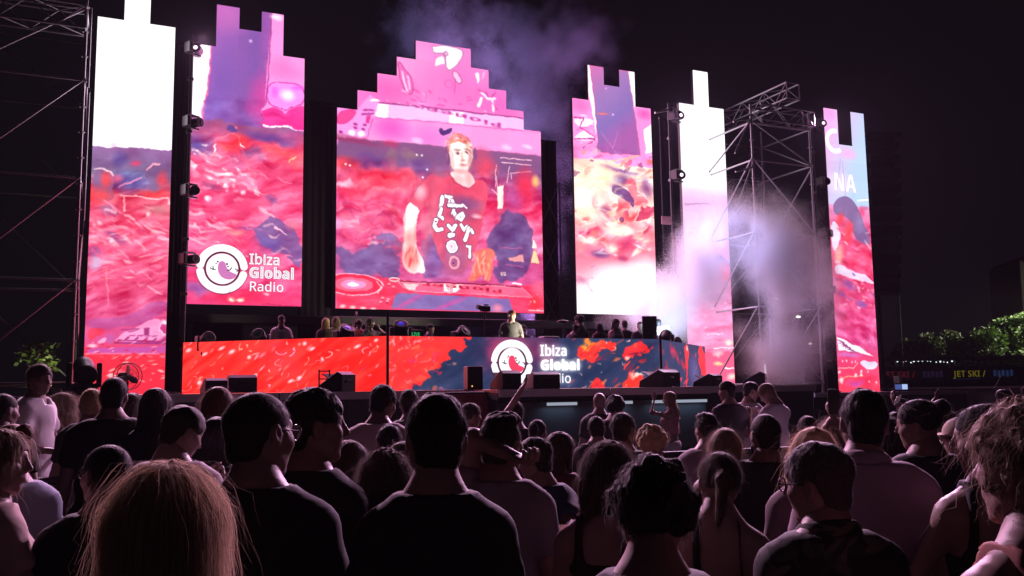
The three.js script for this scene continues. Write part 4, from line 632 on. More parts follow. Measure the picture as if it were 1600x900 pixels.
{ const t = thing('dj_decks', 'black player decks and mixer on the desk behind the low LED wall', 'DJ decks', [0.25, riserY, 4.6]); for (const x of [-0.42, 0.42]) { const d = mesh('player', rbox(0.36, 0.11, 0.42, x, 0.055, 0, 0.015), gearBlack, t); mesh('platter', new THREE.CylinderGeometry(0.12, 0.12, 0.02, 24).translate(x, 0.12, 0), lensMat, d); } const m = mesh('mixer', rbox(0.36, 0.12, 0.42, 0, 0.06, 0, 0.015), gearBlack, t); for (let i = 0; i < 4; i++) mesh('knob', new THREE.CylinderGeometry(0.012, 0.014, 0.02, 8).translate(-0.1 + i * 0.06, 0.13, 0.05), aluDull, m); }
{ const t = thing('monitor_box', 'dark rounded monitor box right of the decks', 'speaker', [0.6, riserY + 0.13, 4.35], 0.1); mesh('cabinet', rbox(0.4, 0.22, 0.3, 0.1, 0.11, 0, 0.05), gearBlack, t); mesh('grille', box(0.32, 0.16, 0.01, 0.1, 0.11, 0.152), grille, t); mesh('riser_box', rbox(0.3, 0.13, 0.25, 0.1, -0.065, 0), blackMetal, t); }
{ const t = thing('flight_case', 'black flight case next to the white shirt', 'case', [-4.05, riserY, 3.6], -0.6); mesh('shell', rbox(0.34, 0.2, 0.25, 0, 0.1, 0, 0.015), gearBlack, t); mesh('lid_band', box(0.345, 0.015, 0.255, 0, 0.14, 0), aluDull, t); }
{ // green neon sign
  const c = canvas(128, 96), g = c.getContext('2d'); g.fillStyle = '#000'; g.fillRect(0, 0, 128, 96); g.font = 'bold 36px sans-serif'; g.textAlign = 'center'; g.fillStyle = '#28f090'; g.fillText('LIVE', 64, 38); g.font = 'bold 29px sans-serif'; g.fillText('ON AIR', 64, 80);
  const tx = new THREE.CanvasTexture(c); tx.colorSpace = THREE.SRGBColorSpace;
  const t = thing('neon_sign', 'dark sign glowing green with LIVE ON AIR behind the booth', 'sign', [-1.62, DECK, 2.6], 0.35);
  mesh('back_board', rbox(0.44, 0.34, 0.03, 0, 1.12, 0, 0.01), blackMetal, t); mesh('lit_sign_face', new THREE.PlaneGeometry(0.4, 0.3).translate(0, 1.12, 0.018), new THREE.MeshStandardMaterial({ color: 0x050505, emissive: 0xffffff, emissiveMap: tx, emissiveIntensity: 0.55 }), t); mesh('stand', bar(V(0, 0, 0), V(0, 0.96, 0), 0.02), blackMetal, t); mesh('foot', rbox(0.3, 0.03, 0.3, 0, 0.015, 0), blackMetal, t);
}
{ const t = thing('screen_panel', 'tall narrow dark panel at the right corner of the booth', 'panel', [3.72, DECK, 3.5], -0.3); mesh('panel', rbox(0.34, 1.62, 0.05, 0, 0.81, 0, 0.01), panelBlack, t); mesh('foot', rbox(0.4, 0.03, 0.3, 0, 0.015, 0), blackMetal, t); }
for (const [x, l, y] of [[-2.95, 'thin black stand at the left bend of the low LED wall', 3.18], [2.95, 'thin black stand at the right bend of the low LED wall', 2.8]]) { const t = thing('black_stand', l, 'stand', [x, DECK, 5.07], 0, 'stands at the bends of the LED wall'); mesh('tube', bar(V(0, 0, 0), V(0, y - DECK, 0), 0.026, 8), blackMatte, t); mesh('foot', rbox(0.2, 0.02, 0.14, 0, 0.01, 0.05, 0.005), blackMatte, t); }
// strobe bars that light the smoke
const tubeMat = new THREE.MeshStandardMaterial({ color: 0x222222, emissive: rgb(0.8, 0.9, 1), emissiveIntensity: 3 });
for (const [x, y0, h, z, l] of [[4.95, 2.6, 1.1, 1.7, 'bright vertical light tube in the blue smoke'], [8.25, DECK, 0.55, 2.05, 'short pink-lit tube at the foot of the smoke']]) {
  const t = thing('light_tube', l, 'light tube', [x, y0 - 0.5, z]); mesh('tube_lamp', bar(V(0, 0.5, 0), V(0, 0.5 + h, 0), 0.022, 10), tubeMat, t); mesh('stem', bar(V(0, DECK - y0 + 0.5, 0), V(0, 0.5, 0), 0.014), blackMetal, t); mesh('foot', rbox(0.25, 0.03, 0.25, 0, DECK - y0 + 0.515, 0), blackMetal, t);
}
{ // strobe aimed through the smoke from the back of the stage
  const t = thing('strobe_light', 'white strobe lamp behind the smoke beside the glare screen', 'stage light', [5.6, 3.2, 1.3], 0.2);
  mesh('housing', rbox(0.5, 0.28, 0.2, 0, 0, -0.1, 0.03), gearBlack, t); mesh('lamp_face', box(0.44, 0.22, 0.01, 0, 0, 0.008), new THREE.MeshStandardMaterial({ color: 0x111111, emissive: rgb(0.85, 0.95, 1), emissiveIntensity: 6 }), t); mesh('stand', bar(V(0, -1.48, -0.1), V(0, -0.14, -0.1), 0.025), blackMetal, t);
  const l = new THREE.RectAreaLight(rgb(0.6, 0.78, 1), 40, 0.44, 0.22); l.position.set(5.61, 3.2, 1.34); l.lookAt(6.2, 3.9, 6); l.name = 'strobe_area_light'; scene.add(l);
}
// loudspeaker stacks and hanging array
function sub(label, pos, turn, w = 0.62, h = 0.5, d = 0.7) {
  const t = thing('subwoofer', label, 'speaker', pos, turn, 'loudspeaker cabinets'); const c = mesh('cabinet', rbox(w, h, d, 0, h / 2, 0, 0.02), gearBlack, t);
  mesh('grille', box(w * 0.72, h * 0.66, 0.012, 0, h * 0.52, d / 2 + 0.004), std(0.05, 0.045, 0.055, 0.8), t); mesh('bass_port', box(w * 0.36, h * 0.22, 0.014, 0, h * 0.83, d / 2 + 0.008), blackMatte, t);
  for (const x of [-1, 1]) mesh('handle', rbox(0.02, 0.1, 0.16, x * (w / 2 + 0.005), h * 0.5, 0), blackMetal, t);
}
sub('bass speaker with square port, lower left of the stack by the forked screen', [9.3, 1.5, 2.4], 0.05, 0.8, 0.52); sub('bass speaker, upper left of the stack by the forked screen', [9.3, 2.02, 2.4], 0.05, 0.8, 0.5); sub('narrow bass speaker, lower right of the stack by the forked screen', [10.02, 1.5, 1.75], 0.05, 0.55, 0.52); sub('narrow bass speaker, upper right of the stack by the forked screen', [10.02, 2.02, 1.75], 0.05, 0.55, 0.5);
sub('grey-framed speaker at the left picture edge, lower of two', [-10.1, DECK, 3.2], 0.2, 1.0, 0.5); sub('grey-framed speaker at the left picture edge, upper of two', [-10.1, DECK + 0.51, 3.2], 0.2, 1.0, 0.5);
{
  const t = thing('line_array', 'dim hanging column of line array speakers right of the forked screen', 'speaker', [13.05, 0, 1.9], -0.25);
  for (let i = 0; i < 11; i++) { const a = 0.02 * i * i * 0.12; const c = mesh('array_cabinet', new RoundedBoxGeometry(1.0, 0.29, 0.5, 2, 0.03).rotateX(-a).translate(0, 8.7 - i * 0.42, -i * i * 0.004), gearBlack, t); mesh('grille', box(0.9, 0.24, 0.012).translate(0, 0, 0.255).rotateX(-a).translate(0, 8.7 - i * 0.42, -i * i * 0.004), grille, c); }
  mesh('fly_frame', rbox(1.1, 0.08, 0.6, 0, 9.05, 0), aluDull, t); for (const x of [-0.45, 0.45]) mesh('rigging_rail', bar(V(x, 4.3, -0.2), V(x, 9.05, -0.02), 0.02), blackMetal, t); mesh('mast', bar(V(0, 0, -0.6), V(0, 9.1, -0.6), 0.09, 10), blackMetal, t); mesh('hoist_arm', box(0.1, 0.1, 0.7, 0, 9.12, -0.3), blackMetal, t);
}
{ // small lit monitor and bright case at the right end
  const t = thing('video_monitor', 'small monitor with white and blue picture right of the forked screen', 'monitor', [12.35, 1.5, 2.75], -0.2); mesh('bezel', rbox(0.42, 0.2, 0.05, 0, 0.12, 0, 0.01), gearBlack, t); mesh('screen_left', box(0.2, 0.14, 0.006, -0.1, 0.12, 0.027), new THREE.MeshStandardMaterial({ color: 0, emissive: rgb(0.06, 0.09, 0.3) }), t); mesh('screen_right', box(0.17, 0.14, 0.006, 0.1, 0.12, 0.027), new THREE.MeshStandardMaterial({ color: 0, emissive: rgb(0.42, 0.55, 0.9) }), t); mesh('stand', rbox(0.14, 0.03, 0.12, 0, 0.012, 0), gearBlack, t);
  const b = thing('par_can', 'round black stage lamp lying beside the small lit monitor', 'stage light', [12.2, 1.5, 2.2], -0.4); mesh('can', new THREE.CylinderGeometry(0.2, 0.22, 0.4, 20, 1, true).rotateX(Math.PI / 2).translate(0, 0.28, 0), new THREE.MeshStandardMaterial({ color: rgb(0.012, 0.011, 0.013), roughness: 0.5, side: THREE.DoubleSide }), b); mesh('yoke', new THREE.TorusGeometry(0.25, 0.02, 8, 24, Math.PI).rotateZ(Math.PI).translate(0, 0.27, 0), aluDull, b);
  const k = thing('white_case', 'upright pale case edge by the kiosk', 'case', [12.75, 1.5, 2.3]); mesh('shell', rbox(0.14, 0.42, 0.2, 0, 0.21, 0), std(0.7, 0.68, 0.66, 0.5), k); mesh('latch', rbox(0.03, 0.06, 0.02, 0, 0.25, 0.105), aluDull, k);
}

// ---------------------------------------------------------------- people: distance fields meshed with surface nets
function printUv(g) { const p = g.attributes.position, u0 = new Float32Array(p.count * 2); for (let i = 0; i < p.count; i++) { u0[2 * i] = (p.getX(i) + p.getZ(i) * 0.6) * 2.2; u0[2 * i + 1] = p.getY(i) * 2.2; } g.setAttribute('uv', new THREE.BufferAttribute(u0, 2)); return g; }
function surfaceNet(f, nx, ny, nz, o, c) {       // f < 0 inside; grid of nx*ny*nz samples from corner o with cell c
  const ids = new Int32Array(nx * ny * nz).fill(-1), pos = [], idx = [], sx = 1, sy = nx, sz = nx * ny;
  const cs = [0, sx, sy, sx + sy, sz, sz + sx, sz + sy, sz + sx + sy];
  const ed = [[0, 1], [0, 2], [0, 4], [1, 3], [1, 5], [2, 3], [2, 6], [3, 7], [4, 5], [4, 6], [5, 7], [6, 7]];
  for (let z = 0; z < nz - 1; z++) for (let y = 0; y < ny - 1; y++) for (let x = 0; x < nx - 1; x++) {
    const b = x + y * sy + z * sz; let m = 0;
    for (let k = 0; k < 8; k++) if (f[b + cs[k]] < 0) m |= 1 << k;
    if (m === 0 || m === 255) continue;
    let px = 0, py = 0, pz = 0, n = 0;
    for (const [p, q] of ed) {
      const a = (m >> p) & 1, d = (m >> q) & 1; if (a === d) continue;
      const u0 = f[b + cs[p]], u1 = f[b + cs[q]], t = u0 / (u0 - u1);
      px += (p & 1) + t * ((q & 1) - (p & 1)); py += ((p >> 1) & 1) + t * (((q >> 1) & 1) - ((p >> 1) & 1)); pz += (p >> 2) + t * ((q >> 2) - (p >> 2)); n++;
    }
    ids[b] = pos.length / 3; pos.push(o[0] + (x + px / n) * c, o[1] + (y + py / n) * c, o[2] + (z + pz / n) * c);
  }
  const quad = (a, b, d, e, flip) => { if (a < 0 || b < 0 || d < 0 || e < 0) return; flip ? idx.push(a, d, b, b, d, e) : idx.push(a, b, d, b, e, d); };
  for (let z = 1; z < nz - 1; z++) for (let y = 1; y < ny - 1; y++) for (let x = 1; x < nx - 1; x++) {
    const b = x + y * sy + z * sz, s = f[b] < 0;
    if (s !== f[b + sx] < 0) quad(ids[b - sy - sz], ids[b - sz], ids[b - sy], ids[b], !s);
    if (s !== f[b + sy] < 0) quad(ids[b - sx - sz], ids[b - sx], ids[b - sz], ids[b], !s);
    if (s !== f[b + sz] < 0) quad(ids[b - sx - sy], ids[b - sy], ids[b - sx], ids[b], !s);
  }
  const g = new THREE.BufferGeometry(); g.setAttribute('position', new THREE.Float32BufferAttribute(pos, 3)); g.setIndex(idx); g.computeVertexNormals(); return g;
}
const smin = (a, b, k) => { const h = Math.max(k - Math.abs(a - b), 0) / k; return Math.min(a, b) - h * h * k * 0.25; };
const smax = (a, b, k) => -smin(-a, -b, k);
function cone(px, py, pz, a, b, ra, rb) {        // tapered capsule
  const bx = b[0] - a[0], by = b[1] - a[1], bz = b[2] - a[2], qx = px - a[0], qy = py - a[1], qz = pz - a[2];
  let t = (qx * bx + qy * by + qz * bz) / (bx * bx + by * by + bz * bz + 1e-9); t = t < 0 ? 0 : t > 1 ? 1 : t;
  const dx = qx - bx * t, dy = qy - by * t, dz = qz - bz * t;
  return Math.sqrt(dx * dx + dy * dy + dz * dz) - (ra + (rb - ra) * t);
}
function ell(px, py, pz, c, r) {
  const x = (px - c[0]) / r[0], y = (py - c[1]) / r[1], z = (pz - c[2]) / r[2], k0 = Math.sqrt(x * x + y * y + z * z);
  const u0 = x / r[0], v0 = y / r[1], w0 = z / r[2], k1 = Math.sqrt(u0 * u0 + v0 * v0 + w0 * w0);
  return k1 < 1e-6 ? -Math.min(...r) : k0 * (k0 - 1) / k1;
}
function meshField(fn, lo, hi, c) {
  const n = [0, 1, 2].map((i) => Math.ceil((hi[i] - lo[i]) / c) + 2), f = new Float32Array(n[0] * n[1] * n[2]);
  let i = 0; for (let z = 0; z < n[2]; z++) for (let y = 0; y < n[1]; y++) for (let x = 0; x < n[0]; x++) f[i++] = fn(lo[0] + x * c, lo[1] + y * c, lo[2] + z * c);
  return surfaceNet(f, ...n, lo, c);
}
// --- head (origin half way between chin and crown, face towards +z)
function headField(fem, beard) {
  const jaw = fem ? 0.053 : 0.06;
  return (x, y, z) => {
    const ax = Math.abs(x);
    let d = ell(x, y, z, [0, 0.033, -0.012], [0.075, 0.085, 0.095]);
    d = smin(d, ell(x, y, z, [0, -0.034, 0.026], [jaw, 0.082, 0.064]), 0.03);
    d = smin(d, cone(ax, y, z, [0.028, -0.085, 0.03], [0.052, -0.045, -0.012], 0.02, 0.02), 0.03);
    d = smin(d, cone(x, y, z, [0, -0.098, 0.062], [0, -0.1, 0.06], fem ? 0.016 : 0.021, 0.02), 0.02);
    d = smin(d, cone(ax, y, z, [0, 0.031, 0.078], [0.036, 0.03, 0.066], 0.013, 0.012), 0.018);
    d = smin(d, cone(ax, y, z, [0.04, -0.02, 0.056], [0.052, -0.008, 0.03], 0.022, 0.02), 0.025);
    d = smax(d, -cone(ax, y, z, [0.028, 0.01, 0.1], [0.036, 0.009, 0.095], 0.016, 0.015), 0.016);
    d = smin(d, cone(ax, y, z, [0.031, 0.009, 0.071], [0.031, 0.0091, 0.071], 0.0125, 0.0125), 0.004);
    d = smin(d, cone(x, y, z, [0, 0.018, 0.088], [0, -0.024, 0.109], 0.007, 0.0105), 0.012);
    d = smin(d, cone(ax, y, z, [0.009, -0.03, 0.094], [0.0091, -0.03, 0.094], 0.0085, 0.0085), 0.008);
    d = smin(d, cone(ax, y, z, [0, -0.055, 0.088], [0.02, -0.058, 0.078], 0.007, 0.004), 0.008);
    d = smin(d, cone(ax, y, z, [0, -0.068, 0.086], [0.016, -0.066, 0.078], 0.0075, 0.004), 0.008);
    d = smin(d, Math.max(ell(ax, y, z, [0.078, -0.004, -0.008], [0.011, 0.032, 0.019]), -ell(ax, y, z, [0.088, 0, -0.003], [0.007, 0.02, 0.011])), 0.008);
    if (beard) d = smin(d, ell(x, y, z, [0, -0.088, 0.03], [0.062, 0.045, 0.062]), 0.02);
    return smin(d, cone(x, y, z, [0, -0.06, -0.024], [0, -0.2, -0.035], fem ? 0.045 : 0.053, fem ? 0.047 : 0.058), 0.025);
  };
}
const cache = {};
const cached = (k, f) => cache[k] || (cache[k] = f());
const CELLS = { near: [0.0068, 0.0055, 0.0195], mid: [0.0115, 0.0085, 0.026], far: [0.017, 0.013, 0.036] };
const headGeo = (fem, beard, lod) => cached('head' + fem + beard + lod, () => meshField(headField(fem, beard), [-0.1, -0.2, -0.125], [0.1, 0.132, 0.135], CELLS[lod][0]));
// --- hand (wrist at the origin, fingers towards -y, thumb towards +z, palm towards -x), curl 0 relaxed .. 1 gripping
function handGeo(curl, lod) {
  return cached('hand' + curl + lod, () => {
    const bones = [[[0, 0.01, 0], [0, -0.03, 0], 0.024, 0.022]];
    [[0.028, 0.068], [0.0095, 0.078], [-0.009, 0.072], [-0.027, 0.056]].forEach(([z, len], i) => {
      let p = [0, -0.088 + Math.abs(z - 0.008) * 0.3, z], a = 0.12 + curl * 0.55 + i * 0.03;
      bones.push([[0, -0.03, z * 0.6], p, 0.013, 0.0105]);
      for (const [s, r] of [[0.45, 0.0092], [0.3, 0.0085], [0.25, 0.0078]]) { const q = [p[0] - Math.sin(a) * len * s, p[1] - Math.cos(a) * len * s, p[2] + (curl < 0.2 ? z * 0.06 : 0)]; bones.push([p, q, r, r * 0.94]); p = q; a += 0.22 + curl * 0.75; }
    });
    const th = [[-0.002, -0.02, 0.02], [-0.008 - curl * 0.014, -0.05, 0.046 - curl * 0.006], [-0.014 - curl * 0.026, -0.078, 0.052 - curl * 0.018], [-0.018 - curl * 0.036, -0.1, 0.052 - curl * 0.026]];
    for (let i = 0; i < 3; i++) bones.push([th[i], th[i + 1], 0.0135 - i * 0.002, 0.0115 - i * 0.0015]);
    const fn = (x, y, z) => { let d = ell(x, y, z, [0, -0.055, 0], [0.0155, 0.046, 0.04]); for (const [a, b, ra, rb] of bones) d = smin(d, cone(x, y, z, a, b, ra, rb), 0.007); return d; };
    return meshField(fn, [-0.1, -0.19, -0.055], [0.04, 0.03, 0.075], CELLS[lod][1]);
  });
}
// --- hair
function hairField(style, len) {
  const cut = (x, y, z, back) => { let m = ell(x, y, z, [0, -0.055, 0.098], [0.066, 0.098, 0.062]); m = Math.min(m, ell(Math.abs(x), y, z, [0.085, -0.02, 0.012], [0.03, 0.036, 0.03])); return Math.max(-m, back - y - z * 0.35); };
  const tuft = (x, y, z, f, a) => a * (fbm(x * f, y * f * 0.6, z * f, 3) - 0.45);
  const nape = (x, y, z, d) => smin(d, ell(x, y, z, [0, -0.035, -0.052], [0.06, 0.062, 0.046]), 0.02);
  if (style === 'buzz') return (x, y, z) => smax(nape(x, y, z, ell(x, y, z, [0, 0.034, -0.014], [0.0785, 0.088, 0.0985])) + tuft(x, y, z, 90, 0.004), cut(x, y, z, -0.1), 0.01);
  if (style === 'short') return (x, y, z) => smax(nape(x, y, z, ell(x, y, z, [0, 0.042, -0.013], [0.083, 0.092, 0.104])) + tuft(x, y, z, 46, 0.022), cut(x, y, z, -0.105), 0.012);
  if (style === 'quiff') return (x, y, z) => smin(smax(nape(x, y, z, ell(x, y, z, [0, 0.036, -0.014], [0.080, 0.088, 0.1])) + tuft(x, y, z, 60, 0.008), cut(x, y, z, -0.1), 0.012), ell(x, y, z, [0, 0.105, 0.012], [0.068, 0.034, 0.08]) + tuft(x, y, z, 50, 0.03), 0.02);
  if (style === 'curly') return (x, y, z) => smax(ell(x, y, z, [0, 0.036, -0.022], [0.108, 0.105, 0.122]) + tuft(x, y, z, 34, 0.075), cut(x, y, z, -0.1 - len), 0.015);
  if (style === 'bun' || style === 'knot') { const c = style === 'bun' ? [0, 0.075, -0.115] : [0, 0.02, -0.125]; return (x, y, z) => smin(smax(ell(x, y, z, [0, 0.036, -0.013], [0.081, 0.09, 0.102]) + tuft(x, y * 0.5, z, 60, 0.008), cut(x, y, z, -0.05), 0.012), Math.hypot(x - c[0], y - c[1], z - c[2]) - 0.042 + tuft(x, y, z, 60, 0.02), 0.012); }
  if (style === 'pony') return (x, y, z) => smin(smax(ell(x, y, z, [0, 0.036, -0.013], [0.081, 0.09, 0.102]) + tuft(x, y * 0.4, z, 60, 0.008), cut(x, y, z, -0.05), 0.012), smin(cone(x, y, z, [0, 0.05, -0.105], [0, 0.01, -0.145], 0.022, 0.03), cone(x, y, z, [0, 0.01, -0.145], [0.01, -len, -0.125], 0.032, 0.012), 0.02) + tuft(x, y * 0.25, z, 70, 0.016), 0.015);
  // long hair falling over the back and shoulders; 'wavy' swells and curls
  const wav = style === 'wavy' ? 1 : 0;
  return (x, y, z) => {
    const sw = wav * 0.014 * Math.sin(y * 38 + x * 22 + z * 16), ax = Math.abs(x);
    let d = smax(ell(x, y, z, [0, 0.038, -0.015], [0.089, 0.094, 0.108]), cut(x, y, z, -0.25), 0.014);
    const t = Math.max(0, Math.min(1, (0.06 - y) / (len + 0.06))), half = 0.082 + (0.03 + wav * 0.03) * Math.sin(Math.min(1, t * 1.25) * 1.9) - 0.03 * t * t, th = 0.05 - 0.018 * t + wav * 0.01, cz = -0.045 - 0.045 * Math.min(1, t * 1.6);
    let s = Math.max(Math.sqrt((x / half) ** 2 + ((z - cz) / th) ** 2) - 1, 0) * th; s = Math.sqrt((x / half) ** 2 + ((z - cz) / th) ** 2) < 1 ? (Math.sqrt((x / half) ** 2 + ((z - cz) / th) ** 2) - 1) * th * 0.8 : s;
    s = smax(smax(s, y - 0.05, 0.02), -len - y + 0.02 * Math.sin(x * 60), 0.02);
    let side = cone(ax, y, z, [0.078, 0.03, -0.005], [0.088 + wav * 0.012, -Math.min(len, 0.22), -0.005], 0.022, 0.016);
    d = smin(smin(d, s, 0.03), side, 0.02);
    return d + sw * Math.min(1, t * 3) + tuft(x * 1.5, y * (0.16 + wav * 0.3), z * 1.5, 60, 0.02 + wav * 0.02);
  };
}
const hairBox = (style, len) => [[-0.15, -Math.max(0.16, ['long', 'wavy', 'pony'].includes(style) ? len + 0.04 : len + 0.15), -0.2], [0.15, 0.17, 0.12]];
function hairGeo(style, len, lod, variant) { return cached('hair' + style + len + lod + variant, () => { const f = hairField(style, len), [lo, hi] = hairBox(style, len), k = variant * 3.1; void k; return meshField(f, lo, hi, CELLS[lod][0] * (lod === 'near' ? 0.85 : 1)); }); }
function strandGeo(style, len, n, wid, L, wild, seg = 8) {      // loose hairs growing off the hair surface
  const f = hairField(style, len), pos = [], idx = [], col = [], e = 0.003;
  const grad = (p) => { const g = [f(p[0] + e, p[1], p[2]) - f(p[0] - e, p[1], p[2]), f(p[0], p[1] + e, p[2]) - f(p[0], p[1] - e, p[2]), f(p[0], p[1], p[2] + e) - f(p[0], p[1], p[2] - e)], l = Math.hypot(...g) || 1; return g.map((q) => q / l); };
  for (let i = 0; i < n; i++) {
    const a = rr(0, 6.283), v = rr(-0.75, 1), r = Math.sqrt(1 - v * v); let dir = [Math.cos(a) * r, v, Math.sin(a) * r], p = [dir[0] * 0.32, 0.02 + dir[1] * 0.32 - (v < 0 ? len * rnd() * 0.7 : 0), -0.03 + dir[2] * 0.32], ok = false;
    if (v < 0) { dir = [dir[0], 0, dir[2]]; }
    for (let k = 0; k < 26; k++) { const d = f(...p); if (d < 0.0015) { ok = true; break; } for (let j = 0; j < 3; j++) p[j] -= dir[j] * Math.max(d * 0.7, 0.002); if (Math.hypot(p[0], p[2] + 0.03) < 0.01) break; }
    if (!ok || p[2] > 0.07) continue;
    const fly = rnd() < 0.035 ? rr(1, 3) : rr(0, 0.5), st = L * rr(0.5, 1.2) / seg; let o = 0.0005; const tone = rr(0.45, 1.15), base = pos.length / 3, wdir = [rr(-1, 1), rr(-0.3, 0.3), rr(-1, 1)], wl = Math.hypot(...wdir), ph = rr(0, 6), q0 = rr(-1, 1), q1 = rr(-1, 1);
    for (let s = 0; s <= seg; s++) {
      const n2 = grad(p), w = wid * (1 - 0.85 * s / seg);
      for (const m of [-1, 1]) pos.push(p[0] + m * w * wdir[0] / wl, p[1] + m * w * wdir[1] / wl, p[2] + m * w * wdir[2] / wl), col.push(tone, tone, tone);
      if (s < seg) { const b = base + s * 2; idx.push(b, b + 1, b + 2, b + 1, b + 3, b + 2); }
      const t = [0 - n2[1] * -n2[0] * -1, 0, 0]; void t;
      const gd = [0, -1, 0], dn = -n2[1], tan = [gd[0] - dn * n2[0], gd[1] - dn * n2[1], gd[2] - dn * n2[2]]; const tl = Math.hypot(...tan) || 1;
      const crown = tl < 0.35 ? [n2[0] + q0, 0, n2[2] - 0.6] : tan.map((c) => c / tl);
      for (let j = 0; j < 3; j++) p[j] += crown[j] * st + n2[j] * wild * fly * st * 0.35;
      p[0] += q0 * st * 0.2 * wild + Math.sin(s * 1.3 + ph) * st * 0.25 * wild; p[2] += q1 * st * 0.2 * wild;
      const d = f(...p); o = 0.0012 + fly * 0.0016 * s; if (d < o) for (let j = 0; j < 3; j++) p[j] += n2[j] * (o - d);
    }
  }
  const g = new THREE.BufferGeometry(); g.setAttribute('position', new THREE.Float32BufferAttribute(pos, 3)); g.setAttribute('color', new THREE.Float32BufferAttribute(col, 3)); g.setIndex(idx); g.computeVertexNormals(); return g;
}
// --- body
const ARMS = { down: [0.25, 0.83, 0.05, 0.3], hang: [0.22, 0.84, 0.1, 0.3], bent: [0.17, 1.06, 0.26, 0.3], cross: [0.02, 1.12, 0.26, 0.5], phone: [0.1, 1.34, 0.3, 0.7], face: [0.1, 1.5, 0.2, 0.7], up: [0.2, 1.98, 0.1, 0.1], high: [0.3, 1.85, 0.2, 0.1], hip: [0.2, 1.0, -0.05, 0.6], side: [0.42, 1.1, 0.15, 0.3], cup: [0.16, 1.2, 0.3, 0.85] };
const skinTones = { light: [0.27, 0.172, 0.15], mid: [0.2, 0.122, 0.1], tan: [0.26, 0.15, 0.1] };
const hairTones = { black: [0.011, 0.009, 0.009], dark: [0.022, 0.015, 0.012], brown: [0.06, 0.036, 0.022], auburn: [0.11, 0.04, 0.02], light: [0.17, 0.11, 0.065], blonde: [0.42, 0.29, 0.17], grey: [0.2, 0.19, 0.18] };
const mats = {};
const shared = (k, f) => mats[k] || (mats[k] = f());
const weave = noiseTexture(256, (x, y) => 0.5 + 0.35 * (fbm(x * 120, y * 120, 7, 2) - 0.4) + 0.3 * (fbm(x * 9, y * 9, 2, 3) - 0.45));
const matOf = (kind, c, rough) => shared(kind + c.join(), () => new THREE.MeshPhysicalMaterial({ color: rgb(...c), roughness: rough, ...(kind === 'cloth' ? { sheen: 0.6, sheenColor: rgb(...c.map((q) => Math.min(1, q * 1.5 + 0.03))), sheenRoughness: 0.6 } : kind === 'hair' ? { specularIntensity: 0.6, side: THREE.DoubleSide, sheen: 1, sheenColor: rgb(...c.map((q) => Math.min(1, q * 1.6 + 0.12))), sheenRoughness: 0.6 } : { sheen: 0.15, sheenColor: rgb(0.8, 0.6, 0.55), sheenRoughness: 0.5 }) }));
